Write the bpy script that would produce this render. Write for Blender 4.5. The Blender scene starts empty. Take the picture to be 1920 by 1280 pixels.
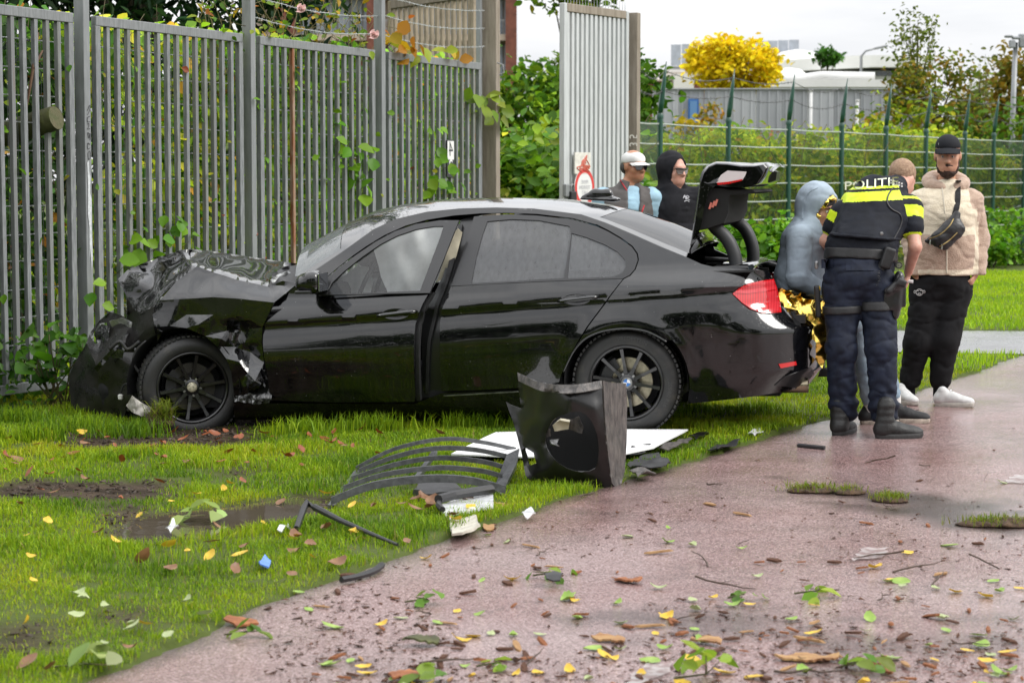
import bpy, bmesh, math, random
import numpy as np
from mathutils import Vector, Matrix, Euler
from mathutils.geometry import delaunay_2d_cdt
from mathutils.bvhtree import BVHTree

random.seed(7)
RNG = np.random.default_rng(7)
R = math.radians
SC = bpy.context.scene
COL = SC.collection

# ------------------------------------------------------------------ camera, sky, sun, exposure
CAM_H, PITCH, FPX = 1.53, R(4.289), 4000.0
cam_data = bpy.data.cameras.new('camera')
cam = bpy.data.objects.new('camera', cam_data)
COL.objects.link(cam)
cam.location = (0, 0, CAM_H)
cam.rotation_euler = (math.pi / 2 - PITCH, 0, 0)
cam_data.lens = 75.0
cam_data.sensor_width = 36.0
cam_data.clip_start, cam_data.clip_end = 0.1, 3000
cam_data.dof.use_dof = True
cam_data.dof.focus_distance = 13.2
cam_data.dof.aperture_fstop = 5.6
SC.camera = cam

world = bpy.data.worlds.new('World')
SC.world = world
world.use_nodes = True
wn, wl = world.node_tree.nodes, world.node_tree.links
wn.clear()
w_out = wn.new('ShaderNodeOutputWorld')
w_bg = wn.new('ShaderNodeBackground')
w_sky = wn.new('ShaderNodeTexSky')
w_sky.sky_type = 'NISHITA'
w_sky.sun_disc = False
w_sky.sun_elevation = R(42)
w_sky.sun_rotation = R(105)
w_sky.dust_density = 3.0
w_co = wn.new('ShaderNodeTexCoord')
w_map = wn.new('ShaderNodeMapping')
w_map.inputs['Scale'].default_value = (1.6, 1.6, 9.0)
w_noise = wn.new('ShaderNodeTexNoise')
w_noise.inputs['Scale'].default_value = 1.7
w_noise.inputs['Detail'].default_value = 6
w_noise.inputs['Roughness'].default_value = 0.55
w_ramp = wn.new('ShaderNodeValToRGB')
w_ramp.color_ramp.elements[0].position = 0.36
w_ramp.color_ramp.elements[0].color = (9.4, 9.6, 10.0, 1)
w_ramp.color_ramp.elements[1].position = 0.60
w_ramp.color_ramp.elements[1].color = (12.6, 12.6, 12.7, 1)
w_mix = wn.new('ShaderNodeMix')
w_mix.data_type = 'RGBA'
w_mix.inputs[0].default_value = 0.94          # closed cloud cover over the clear sky
wl.new(w_co.outputs['Generated'], w_map.inputs['Vector'])
wl.new(w_map.outputs['Vector'], w_noise.inputs['Vector'])
wl.new(w_noise.outputs['Fac'], w_ramp.inputs['Fac'])
wl.new(w_sky.outputs['Color'], w_mix.inputs[6])
wl.new(w_ramp.outputs['Color'], w_mix.inputs[7])
# standard overcast luminance: brighter overhead than at the horizon
w_sep = wn.new('ShaderNodeSeparateXYZ')
wl.new(w_co.outputs['Generated'], w_sep.inputs[0])
w_el = wn.new('ShaderNodeMapRange')
w_el.inputs[1].default_value, w_el.inputs[2].default_value = 0.0, 1.0
w_el.inputs[3].default_value, w_el.inputs[4].default_value = 1.0, 2.6
wl.new(w_sep.outputs['Z'], w_el.inputs[0])
w_vm = wn.new('ShaderNodeVectorMath')
w_vm.operation = 'SCALE'
wl.new(w_mix.outputs[2], w_vm.inputs[0])
wl.new(w_el.outputs[0], w_vm.inputs['Scale'])
wl.new(w_vm.outputs[0], w_bg.inputs['Color'])
w_bg.inputs['Strength'].default_value = 0.053
wl.new(w_bg.outputs[0], w_out.inputs['Surface'])

sun_data = bpy.data.lights.new('sun', 'SUN')
sun = bpy.data.objects.new('sun', sun_data)
COL.objects.link(sun)
sun_data.energy = 1.5
sun_data.angle = R(25)
sun_data.color = (1.0, 0.97, 0.92)
sun.rotation_euler = Vector((.83, -.22, .72)).to_track_quat('Z', 'Y').to_euler()        # high, from the right
sun.location = (5, -5, 20)

vs = SC.view_settings
vs.view_transform = 'Standard'
vs.look = 'None'
vs.exposure = 0.70
vs.gamma = 1.0
vs.use_curve_mapping = False
SC.cycles.max_bounces = 8
SC.cycles.transparent_max_bounces = 12
SC.cycles.caustics_reflective = False
SC.cycles.caustics_refractive = False
SC.cycles.use_denoising = True

# ------------------------------------------------------------------ projection helpers
FWD = np.array([0, math.cos(PITCH), -math.sin(PITCH)])
UPV = np.array([0, math.sin(PITCH), math.cos(PITCH)])
CAMP = np.array([0, 0, CAM_H])


def ray(px, py):
 return FWD + np.array([1, 0, 0]) * (px - 960) / FPX + UPV * (640 - py) / FPX


def at(px, py, Y):
 """world point seen at photo pixel (px, py) at distance Y"""
 d = ray(px, py)
 return CAMP + d * (Y / d[1])


def gnd(px, py, z=0.0):
 d = ray(px, py)
 return CAMP + d * ((z - CAM_H) / d[2])


# ------------------------------------------------------------------ noise
def _hash(ix, iy, iz, seed):
 n = (ix * 374761393 + iy * 668265263 + iz * 2147483647 + seed * 1274126177) & 0x7fffffff
 n = ((n ^ (n >> 13)) * 1274126177) & 0x7fffffff
 return ((n ^ (n >> 16)) & 0xffff) / 65535.0


def vnoise(P, freq, seed=0):
 """value noise in -1..1"""
 p = np.asarray(P, float) * freq
 i = np.floor(p).astype(np.int64)
 f = p - i
 f = f * f * (3 - 2 * f)
 r = 0
 for dx in (0, 1):
  for dy in (0, 1):
   for dz in (0, 1):
    w = (f[:, 0] if dx else 1 - f[:, 0]) * (f[:, 1] if dy else 1 - f[:, 1]) * (f[:, 2] if dz else 1 - f[:, 2])
    r = r + w * _hash(i[:, 0] + dx, i[:, 1] + dy, i[:, 2] + dz, seed)
 return r * 2 - 1


def fbm(P, freq, seed=0, o=3):
 r, a = 0, 1.0
 for k in range(o):
  r = r + a * vnoise(P, freq * 2 ** k, seed + k * 17)
  a *= 0.5
 return r


# ------------------------------------------------------------------ materials
MATS = {}


def mat(name, col=(0.5, 0.5, 0.5), rough=0.5, metal=0.0, spec=0.5, coat=0.0, coat_rough=0.03, var=0.0, vscale=8.0,
  col2=None, bump=0.0, bscale=60.0, rough2=None, attr=None, transl=0.0, sheen=0.0, emit=None, alpha=None, detail=5.0,
  stretch=(1, 1, 1), ramp=(0.35, 0.65)):
 if name in MATS:
  return MATS[name]
 m = bpy.data.materials.new(name)
 m.use_nodes = True
 N, L = m.node_tree.nodes, m.node_tree.links
 b = N['Principled BSDF']
 out = N['Material Output']
 b.inputs['Base Color'].default_value = (*col, 1)
 b.inputs['Roughness'].default_value = rough
 b.inputs['Metallic'].default_value = metal
 b.inputs['Specular IOR Level'].default_value = spec
 b.inputs['Coat Weight'].default_value = coat
 b.inputs['Coat Roughness'].default_value = coat_rough
 if sheen:
  b.inputs['Sheen Weight'].default_value = sheen
 if emit:
  b.inputs['Emission Color'].default_value = (*emit[:3], 1)
  b.inputs['Emission Strength'].default_value = emit[3]
 tc = N.new('ShaderNodeTexCoord')
 mp = N.new('ShaderNodeMapping')
 mp.inputs['Scale'].default_value = stretch
 L.new(tc.outputs['Object'], mp.inputs['Vector'])
 src = None
 if attr:
  a = N.new('ShaderNodeAttribute')
  a.attribute_name = attr
  src = a.outputs['Color']
 if var or col2 or rough2 is not None:
  nz = N.new('ShaderNodeTexNoise')
  nz.inputs['Scale'].default_value = vscale
  nz.inputs['Detail'].default_value = detail
  nz.inputs['Roughness'].default_value = 0.6
  L.new(mp.outputs[0], nz.inputs['Vector'])
  rp = N.new('ShaderNodeMapRange')
  rp.inputs[1].default_value = ramp[0]
  rp.inputs[2].default_value = ramp[1]
  L.new(nz.outputs['Fac'], rp.inputs[0])
  if rough2 is not None:
   rr = N.new('ShaderNodeMapRange')
   rr.inputs[3].default_value = rough
   rr.inputs[4].default_value = rough2
   L.new(rp.outputs[0], rr.inputs[0])
   L.new(rr.outputs[0], b.inputs['Roughness'])
  if var or col2:
   mx = N.new('ShaderNodeMix')
   mx.data_type = 'RGBA'
   L.new(rp.outputs[0], mx.inputs[0])
   if col2 is None:
    col2 = tuple(min(1, c * (1 + var)) for c in col)
    c1 = tuple(c * (1 - var) for c in col)
   else:
    c1 = col
   if src is not None:
    mx.blend_type = 'MULTIPLY'
    L.new(src, mx.inputs[6])
    mx.inputs[7].default_value = (1 - var, 1 - var, 1 - var, 1)
   else:
    mx.inputs[6].default_value = (*c1, 1)
    mx.inputs[7].default_value = (*col2, 1)
   src = mx.outputs[2]
 if src is not None:
  L.new(src, b.inputs['Base Color'])
 if bump:
  nb = N.new('ShaderNodeTexNoise')
  nb.inputs['Scale'].default_value = bscale
  nb.inputs['Detail'].default_value = 4
  L.new(mp.outputs[0], nb.inputs['Vector'])
  bp = N.new('ShaderNodeBump')
  bp.inputs['Strength'].default_value = min(1.0, bump)
  bp.inputs['Distance'].default_value = 0.01 * max(1.0, bump)
  L.new(nb.outputs['Fac'], bp.inputs['Height'])
  L.new(bp.outputs[0], b.inputs['Normal'])
 last = b.outputs[0]
 if transl:
  t = N.new('ShaderNodeBsdfTranslucent')
  if src is not None:
   L.new(src, t.inputs['Color'])
  else:
   t.inputs['Color'].default_value = (*col, 1)
  ms = N.new('ShaderNodeMixShader')
  ms.inputs[0].default_value = transl
  L.new(last, ms.inputs[1])
  L.new(t.outputs[0], ms.inputs[2])
  last = ms.outputs[0]
 if alpha is not None:
  t = N.new('ShaderNodeBsdfTransparent')
  ms = N.new('ShaderNodeMixShader')
  ms.inputs[0].default_value = alpha
  L.new(t.outputs[0], ms.inputs[1])
  L.new(last, ms.inputs[2])
  last = ms.outputs[0]
 if last is not b.outputs[0]:
  L.new(last, out.inputs['Surface'])
 MATS[name] = m
 return m


# ------------------------------------------------------------------ objects
def tag(o, label=None, cat=None, group=None, kind=None):
 if label:
  o['label'] = label
 if cat:
  o['category'] = cat
 if group:
  o['group'] = group
 if kind:
  o['kind'] = kind
 return o


def thing(name, label, cat, loc=(0, 0, 0), group=None, rot=None):
 o = bpy.data.objects.new(name, None)
 o.empty_display_size = 0.1
 COL.objects.link(o)
 o.location = tuple(float(c) for c in loc)
 if rot is not None:
  o.rotation_euler = rot
 return tag(o, label, cat, group)


def link(name, me, parent=None):
 o = bpy.data.objects.new(name, me)
 COL.objects.link(o)
 if parent is not None:
  o.parent = parent
 return o


def npmesh(name, V, F, mats, smooth=False, mi=None, attrs=None, fn=None):
 """V (n,3) array; F (m,k) int array of one polygon size, or list of lists"""
 me = bpy.data.meshes.new(name)
 V = np.asarray(V, dtype=np.float32)
 if isinstance(F, np.ndarray):
  k = F.shape[1]
  me.vertices.add(len(V))
  me.vertices.foreach_set('co', V.ravel())
  me.loops.add(F.size)
  me.loops.foreach_set('vertex_index', F.astype(np.int32).ravel())
  me.polygons.add(len(F))
  me.polygons.foreach_set('loop_start', np.arange(0, F.size, k, dtype=np.int32))
  me.update(calc_edges=True)
 else:
  me.from_pydata([tuple(map(float, v)) for v in V], [], [list(map(int, f)) for f in F])
  me.update()
 if not isinstance(mats, (list, tuple)):
  mats = [mats]
 for m in mats:
  me.materials.append(m)
 if mi is not None:
  me.polygons.foreach_set('material_index', np.asarray(mi, dtype=np.int32))
 if smooth:
  me.polygons.foreach_set('use_smooth', np.ones(len(me.polygons), dtype=bool))
 if attrs:
  for an, (dom, typ, data) in attrs.items():
   a = me.attributes.new(an, typ, dom)
   if typ == 'FLOAT_COLOR':
    a.data.foreach_set('color', np.asarray(data, dtype=np.float32).ravel())
   else:
    a.data.foreach_set('value', np.asarray(data, dtype=np.float32).ravel())
 me.update()
 return me


class MB:
 """collects simple shapes into one mesh"""

 def __init__(self):
  self.v, self.f, self.m = [], [], []
  self.mi = 0

 def add(self, V, F):
  n = len(self.v)
  self.v.extend([tuple(map(float, p)) for p in V])
  for f in F:
   self.f.append([i + n for i in f])
   self.m.append(self.mi)
  return self

 def box(self, c, s, rot=None, ch=0.0):
  """box of full size s centred at c; rot a 3x3 matrix"""
  sx, sy, sz = s[0] / 2, s[1] / 2, s[2] / 2
  if ch > 0:
   bm = bmesh.new()
   bmesh.ops.create_cube(bm, size=1)
   bmesh.ops.scale(bm, vec=s, verts=bm.verts)
   bmesh.ops.bevel(bm, geom=bm.edges[:], offset=ch, segments=2, profile=0.5, affect='EDGES')
   V = [v.co.copy() for v in bm.verts]
   bm.verts.index_update()
   F = [[v.index for v in f.verts] for f in bm.faces]
   bm.free()
  else:
   V = [Vector((x * sx, y * sy, z * sz)) for x in (-1, 1) for y in (-1, 1) for z in (-1, 1)]
   F = [(0, 1, 3, 2), (4, 6, 7, 5), (0, 4, 5, 1), (2, 3, 7, 6), (0, 2, 6, 4), (1, 5, 7, 3)]
  if rot is not None:
   V = [rot @ v for v in V]
  c = Vector(c)
  return self.add([v + c for v in V], F)

 def bar(self, a, b, w, t, up=(0, 0, 1)):
  """box from a to b with cross-section w (sideways) x t (along up)"""
  a, b = Vector(a), Vector(b)
  d = (b - a)
  L = d.length
  d.normalize()
  u = Vector(up)
  s = d.cross(u)
  if s.length < 1e-5:
   s = d.cross(Vector((1, 0, 0)))
  s.normalize()
  u = s.cross(d).normalized()
  rot = Matrix((d, s, u)).transposed()
  return self.box((a + b) / 2, (L, w, t), rot)

 def tube(self, pts, rad, n=8, cap=True):
  pts = [Vector(p) for p in pts]
  if not hasattr(rad, '__len__'):
   rad = [rad] * len(pts)
  V, F = [], []
  ref = Vector((0.123, 0.456, 0.881)).normalized()
  prev = None
  for i, p in enumerate(pts):
   d = (pts[min(i + 1, len(pts) - 1)] - pts[max(i - 1, 0)])
   if d.length < 1e-9:
    d = Vector((0, 0, 1))
   d.normalize()
   if prev is None:
    s = d.cross(ref)
   else:
    s = prev - d * prev.dot(d)
   if s.length < 1e-6:
    s = d.orthogonal()
   s.normalize()
   prev = s
   u = d.cross(s)
   for k in range(n):
    a = 2 * math.pi * k / n
    V.append(p + (s * math.cos(a) + u * math.sin(a)) * rad[i])
  for i in range(len(pts) - 1):
   for k in range(n):
    k2 = (k + 1) % n
    F.append((i * n + k, i * n + k2, (i + 1) * n + k2, (i + 1) * n + k))
  if cap:
   F.append(tuple(range(n - 1, -1, -1)))
   F.append(tuple((len(pts) - 1) * n + k for k in range(n)))
  return self.add(V, F)

 def lathe(self, prof, axis='y', n=32, c=(0, 0, 0), a0=0, a1=2 * math.pi, close=False):
  """prof list of (r, h) ; revolve round the axis"""
  V, F = [], []
  full = abs(a1 - a0 - 2 * math.pi) < 1e-6
  m = n if full else n + 1
  for k in range(m):
   a = a0 + (a1 - a0) * k / n
   ca, sa = math.cos(a), math.sin(a)
   for r, h in prof:
    if axis == 'y':
     V.append((c[0] + r * ca, c[1] + h, c[2] + r * sa))
    elif axis == 'z':
     V.append((c[0] + r * ca, c[1] + r * sa, c[2] + h))
    else:
     V.append((c[0] + h, c[1] + r * ca, c[2] + r * sa))
  q = len(prof)
  for k in range(n):
   k2 = (k + 1) % m
   for j in range(q - 1 if not close else q):
    j2 = (j + 1) % q
    F.append((k * q + j, k2 * q + j, k2 * q + j2, k * q + j2))
  return self.add(V, F)

 def prism(self, poly, z0, z1, M=None):
  """poly list of (x, y), extruded z0..z1; M maps to world"""
  n = len(poly)
  V = [Vector((x, y, z0)) for x, y in poly] + [Vector((x, y, z1)) for x, y in poly]
  F = [tuple(range(n - 1, -1, -1)), tuple(range(n, 2 * n))]
  for k in range(n):
   k2 = (k + 1) % n
   F.append((k, k2, n + k2, n + k))
  if M is not None:
   V = [M @ v for v in V]
  return self.add(V, F)

 def build(self, name, mats, parent=None, smooth=False, off=None, autosmooth=None, bevel=0):
  V = np.array(self.v, float)
  if off is not None:
   V = V - np.asarray(off, float)
  me = npmesh(name, V, self.f, mats, smooth=smooth, mi=self.m)
  fix_normals(me)
  if bevel:
   bm = bmesh.new()
   bm.from_mesh(me)
   bmesh.ops.bevel(bm, geom=[e for e in bm.edges if len(e.link_faces) == 2 and e.calc_face_angle(0) > 0.6],
       offset=bevel, segments=2, profile=0.5, affect='EDGES')
   bm.to_mesh(me)
   bm.free()
  if autosmooth:
   me.polygons.foreach_set('use_smooth', np.ones(len(me.polygons), dtype=bool))
   me.set_sharp_from_angle(angle=autosmooth)
  return link(name, me, parent)


def fix_normals(me):
 bm = bmesh.new()
 bm.from_mesh(me)
 bmesh.ops.recalc_face_normals(bm, faces=bm.faces)
 bm.to_mesh(me)
 bm.free()


def text_mesh(body, size=1.0, extrude=0.0):
 cu = bpy.data.curves.new('lettering', 'FONT')
 cu.body = body
 cu.size = size
 cu.extrude = extrude
 cu.align_x = 'CENTER'
 cu.align_y = 'CENTER'
 cu.resolution_u = 3
 o = bpy.data.objects.new('lettering', cu)
 COL.objects.link(o)
 bpy.context.view_layer.update()
 dg = bpy.context.evaluated_depsgraph_get()
 me = bpy.data.meshes.new_from_object(o.evaluated_get(dg))
 bpy.data.objects.remove(o)
 V = np.array([v.co for v in me.vertices])
 F = [list(p.vertices) for p in me.polygons]
 bpy.data.meshes.remove(me)
 return V, F


def inpoly(x, y, poly):
 """vectorised point-in-polygon"""
 x, y = np.asarray(x), np.asarray(y)
 r = np.zeros(x.shape, bool)
 n = len(poly)
 j = n - 1
 for i in range(n):
  xi, yi = poly[i]
  xj, yj = poly[j]
  c = ((yi > y) != (yj > y)) & (x < (xj - xi) * (y - yi) / (yj - yi + 1e-12) + xi)
  r ^= c
  j = i
 return r


def dist_poly(x, y, line):
 """distance to a polyline"""
 d = np.full(np.shape(x), 1e9)
 for (ax, ay), (bx, by) in zip(line[:-1], line[1:]):
  vx, vy = bx - ax, by - ay
  t = np.clip(((x - ax) * vx + (y - ay) * vy) / (vx * vx + vy * vy + 1e-12), 0, 1)
  d = np.minimum(d, np.hypot(x - ax - t * vx, y - ay - t * vy))
 return d


def densify(poly, step, closed=True):
 out = []
 n = len(poly)
 for i in range(n if closed else n - 1):
  a, b = np.array(poly[i], float), np.array(poly[(i + 1) % n], float)
  k = max(1, int(math.ceil(np.linalg.norm(b - a) / step)))
  for j in range(k):
   out.append(tuple(a + (b - a) * j / k))
 if not closed:
  out.append(tuple(poly[-1]))
 return out


def smooth_poly(pts, n=6, closed=False):
 """Catmull-Rom through the points"""
 P = [np.array(p, float) for p in pts]
 out = []
 m = len(P)
 rng = range(m) if closed else range(m - 1)
 for i in rng:
  p0 = P[i - 1] if (closed or i > 0) else P[0]
  p1, p2 = P[i], P[(i + 1) % m]
  p3 = P[(i + 2) % m] if (closed or i + 2 < m) else P[-1]
  for k in range(n):
   t = k / n
   out.append(tuple(0.5 * ((2 * p1) + (-p0 + p2) * t + (2 * p0 - 5 * p1 + 4 * p2 - p3) * t * t
         + (-p0 + 3 * p1 - 3 * p2 + p3) * t ** 3)))
 if not closed:
  out.append(tuple(P[-1]))
 return out


def fill(poly, step, holes=(), lines=()):
 """triangulate a polygon (2-D) with inner grid points; returns V2, tris"""
 B = densify(poly, step)
 pts, edges = list(B), [(i, (i + 1) % len(B)) for i in range(len(B))]
 for h in holes:
  o = len(pts)
  H = densify(h, step)
  pts += H
  edges += [(o + i, o + (i + 1) % len(H)) for i in range(len(H))]
 xs = [p[0] for p in B]
 ys = [p[1] for p in B]
 gx, gy = np.meshgrid(np.arange(min(xs), max(xs), step), np.arange(min(ys), max(ys), step))
 gx = gx + (np.arange(gx.shape[0]) % 2)[:, None] * step * 0.5
 gx, gy = gx.ravel(), gy.ravel()
 ok = inpoly(gx, gy, poly) & (dist_poly(gx, gy, list(poly) + [poly[0]]) > step * 0.45)
 for h in holes:
  ok &= ~inpoly(gx, gy, h) & (dist_poly(gx, gy, list(h) + [h[0]]) > step * 0.45)
 for a, b in lines:
  o = len(pts)
  ln = densify([tuple(a), tuple(b)], step, False)
  pts += ln
  edges += [(o + i, o + i + 1) for i in range(len(ln) - 1)]
  ok &= dist_poly(gx, gy, [tuple(a), tuple(b)]) > step * .45
 pts += list(zip(gx[ok], gy[ok]))
 r = delaunay_2d_cdt([Vector(p) for p in pts], edges, [], 0, 1e-5 * step)
 V2 = np.array([tuple(v) for v in r[0]])
 T = np.array([f for f in r[2] if len(f) == 3])
 c = V2[T].mean(axis=1)
 ok = inpoly(c[:, 0], c[:, 1], poly)
 for h in holes:
  ok &= ~inpoly(c[:, 0], c[:, 1], h)
 used, inv = np.unique(T[ok], return_inverse=True)
 return V2[used], inv.reshape(-1, 3)


# ------------------------------------------------------------------ signed-distance modelling for bodies and cloth
class SDF:
 """smooth union of primitives on a grid, polygonised by surface nets"""

 def __init__(self, h=0.01):
  self.ops = []
  self.h = h

 def cone(self, a, b, ra, rb, k=0.02, flat=None, op='u'):
  a, b = np.array(a, float), np.array(b, float)
  r = max(ra, rb)
  ba = b - a
  L2 = ba @ ba + 1e-12
  fl = None
  if flat is not None:
   n = np.array(flat[0], float)
   fl = (n / np.linalg.norm(n), 1.0 / flat[1])
   r = r * max(1.0, flat[1])

  def f(P):
   q = P - a
   t = np.clip(q @ ba / L2, 0, 1)
   q = q - t[:, None] * ba
   if fl is not None:
    c = q @ fl[0]
    q = q + (c * (fl[1] - 1))[:, None] * fl[0]
   return np.sqrt((q * q).sum(1)) - (ra + (rb - ra) * t)
  self.ops.append((op, f, np.minimum(a, b) - r, np.maximum(a, b) + r, k))
  return self

 def chain(self, pts, rad, k=0.02, flat=None, op='u'):
  for i in range(len(pts) - 1):
   self.cone(pts[i], pts[i + 1], rad[i], rad[i + 1], k, flat, op)
  return self

 def ell(self, c, r, rot=None, k=0.02, op='u'):
  c, r = np.array(c, float), np.array(r, float)
  M = np.array(rot.to_matrix().to_3x3().transposed() if isinstance(rot, Euler) else rot.to_3x3().transposed()) if rot is not None else np.eye(3)

  def f(P):
   q = (P - c) @ M.T
   k0 = np.sqrt(((q / r) ** 2).sum(1))
   k1 = np.sqrt(((q / (r * r)) ** 2).sum(1)) + 1e-9
   return k0 * (k0 - 1) / k1
  m = r.max()
  self.ops.append((op, f, c - m, c + m, k))
  return self

 def rbox(self, c, half, rad=0.01, rot=None, k=0.01, op='u'):
  c, half = np.array(c, float), np.array(half, float) - rad
  M = np.array(rot.to_matrix().to_3x3().transposed() if isinstance(rot, Euler) else rot.to_3x3().transposed()) if rot is not None else np.eye(3)

  def f(P):
   q = np.abs((P - c) @ M.T) - half
   return np.sqrt((np.maximum(q, 0) ** 2).sum(1)) + np.minimum(q.max(1), 0) - rad
  m = np.linalg.norm(half) + rad
  self.ops.append((op, f, c - m, c + m, k))
  return self

 def plane(self, p, n, k=0.005):
  """cut away everything on the side n points to"""
  p, n = np.array(p, float), np.array(n, float)
  n = n / np.linalg.norm(n)
  self.ops.append(('p', lambda P: (P - p) @ n, None, None, k))
  return self

 def noise(self, amp, freq, seed=0, stretch=(1, 1, 1)):
  s = np.array(stretch, float)
  self.ops.append(('n', lambda P: amp * fbm(P * s, freq, seed, 2), None, None, 0))
  return self

 def fn(self, g):
  """arbitrary displacement g(P) added to the distance near the surface"""
  self.ops.append(('n', g, None, None, 0))
  return self

 def mesh(self, smooth=2):
  h = self.h
  lo = np.min([o[2] for o in self.ops if o[0] == 'u'], axis=0) - 3 * h - 0.02
  hi = np.max([o[3] for o in self.ops if o[0] == 'u'], axis=0) + 3 * h + 0.02
  n = np.ceil((hi - lo) / h).astype(int) + 1
  ax = [lo[i] + h * np.arange(n[i]) for i in range(3)]
  D = np.full(n, 10.0, dtype=np.float64)
  for op, f, a, b, k in self.ops:
   if op in 'us':
    m = k + 4 * h + (0.03 if op == 'u' else 0.0)
    i0 = np.clip(((a - m - lo) / h).astype(int), 0, n - 1)
    i1 = np.clip(((b + m - lo) / h).astype(int) + 2, 1, n)
    if np.any(i1 <= i0):
     continue
    sl = tuple(slice(i0[i], i1[i]) for i in range(3))
    G = np.stack(np.meshgrid(*[ax[i][sl[i]] for i in range(3)], indexing='ij'), -1)
    d = f(G.reshape(-1, 3)).reshape(G.shape[:3])
    e = D[sl]
    if op == 's':
     e, d = e, -d
     hh = np.clip(0.5 - 0.5 * (e - d) / max(k, 1e-6), 0, 1)
     D[sl] = e * (1 - hh) + d * hh + k * hh * (1 - hh)
    else:
     hh = np.clip(0.5 + 0.5 * (e - d) / max(k, 1e-6), 0, 1)
     D[sl] = np.where(e > 5, d, e * (1 - hh) + d * hh - k * hh * (1 - hh))
   else:
    if op == 'n':
     w = np.argwhere(np.abs(D) < 5 * h)
    else:
     w = np.argwhere(D < 5 * h)
    if not len(w):
     continue
    P = lo + h * w
    v = f(P)
    ix = (w[:, 0], w[:, 1], w[:, 2])
    if op == 'n':
     D[ix] += v
    else:
     D[ix] = np.maximum(D[ix], v)
  s = D < 0
  c = np.zeros(np.array(D.shape) - 1, np.int8)
  for dx in (0, 1):
   for dy in (0, 1):
    for dz in (0, 1):
     c += s[dx:n[0] - 1 + dx, dy:n[1] - 1 + dy, dz:n[2] - 1 + dz]
  cells = np.argwhere((c > 0) & (c < 8))
  idx = np.full(c.shape, -1, np.int64)
  idx[tuple(cells.T)] = np.arange(len(cells))
  acc = np.zeros((len(cells), 3))
  cnt = np.zeros(len(cells))
  offs = [np.array(o) for o in ((0, 0, 0), (1, 0, 0), (0, 1, 0), (1, 1, 0), (0, 0, 1), (1, 0, 1), (0, 1, 1), (1, 1, 1))]
  vals = [D[tuple((cells + o).T)] for o in offs]
  for i, j in ((0, 1), (2, 3), (4, 5), (6, 7), (0, 2), (1, 3), (4, 6), (5, 7), (0, 4), (1, 5), (2, 6), (3, 7)):
   a, b = vals[i], vals[j]
   x = (a < 0) != (b < 0)
   t = np.where(x, a / (a - b + 1e-15), 0)
   p = offs[i] + t[:, None] * (offs[j] - offs[i])
   acc += np.where(x[:, None], p, 0)
   cnt += x
  V = lo + h * (cells + acc / np.maximum(cnt, 1)[:, None])
  Q = []
  for axis in range(3):
   u, v = (axis + 1) % 3, (axis + 2) % 3
   sa = [slice(None)] * 3
   sb = [slice(None)] * 3
   sa[axis], sb[axis] = slice(0, n[axis] - 1), slice(1, n[axis])
   ch = s[tuple(sa)] != s[tuple(sb)]
   e = np.argwhere(ch)
   e = e[(e[:, u] > 0) & (e[:, v] > 0) & (e[:, u] < n[u] - 1) & (e[:, v] < n[v] - 1)]
   du, dv = np.eye(3, dtype=int)[u], np.eye(3, dtype=int)[v]
   q = np.stack([idx[tuple((e - du - dv).T)], idx[tuple((e - dv).T)], idx[tuple(e.T)], idx[tuple((e - du).T)]], 1)
   fl = s[tuple(e.T)]
   q[~fl] = q[~fl][:, ::-1]
   Q.append(q)
  Q = np.concatenate(Q)
  Q = Q[(Q >= 0).all(1)]
  for _ in range(smooth):
   A = np.zeros_like(V)
   C = np.zeros(len(V))
   for i in range(4):
    j = (i + 1) % 4
    np.add.at(A, Q[:, i], V[Q[:, j]])
    np.add.at(C, Q[:, i], 1)
    np.add.at(A, Q[:, j], V[Q[:, i]])
    np.add.at(C, Q[:, j], 1)
   V = V * 0.4 + 0.6 * A / np.maximum(C, 1)[:, None]
  return V, Q

 def build(self, name, mats, parent=None, off=None, smooth=2, mi=None, attrs=None):
  V, Q = self.mesh(smooth)
  m = mi(V[Q].mean(1)) if mi is not None else None
  at_ = {k: ('POINT', 'FLOAT', g(V)) for k, g in attrs.items()} if attrs else None
  if off is not None:
   V = V - np.asarray(off, float)
  me = npmesh(name, V, Q, mats, smooth=True, mi=m, attrs=at_)
  return link(name, me, parent)
# ================================================================== ground, paths, water
def g2(px, py):
 p = gnd(px, py)
 return (p[0], p[1])


EDGE_PX = [(20, 1345), (170, 1280), (300, 1222), (420, 1165), (560, 1108), (640, 1078), (720, 1052), (770, 1034), (830, 1012), (905, 988),
           (985, 962), (1080, 930), (1190, 897), (1300, 865), (1400, 834), (1500, 800), (1590, 778), (1690, 747), (1775, 717), (1850, 690),
           (1920, 667), (1990, 647)]
EDGE = [g2(*p) for p in EDGE_PX]                       # left edge of the red cycle path
EDGE_S = smooth_poly(EDGE, 6)
EDGE_S = densify(EDGE_S, .09, False)
EDGE_S = [(x + .022 * float(vnoise(np.array([[x, y, 0]]), 9, 2)[0]) + .03 * float(vnoise(np.array([[x, y, 0]]), 2.5, 3)[0]), y + .03 * float(vnoise(np.array([[x, y, 1]]), 7, 4)[0])) for x, y in EDGE_S]
PATH_POLY = EDGE_S + [(12, 17.6), (14, 12), (8, 4.0), (-1.0, 4.0)]
GREY_POLY = [(-1.5, 22.4), (2, 22.0), (6, 21.7), (30, 21.0), (30, 17.3), (12, 17.6), (8, 17.75), (5.9, 18.5), (4.6, 18.85), (2.5, 19.3), (-1.0, 20.4)]
PUDDLES = [[(215, 1003), (250, 975), (330, 958), (430, 950), (500, 938), (560, 930), (606, 936), (600, 958), (540, 972), (480, 985), (430, 1000),
   (340, 1012), (260, 1016)]]
PUDDLES = [[g2(*p) for p in q] for q in PUDDLES]
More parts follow.
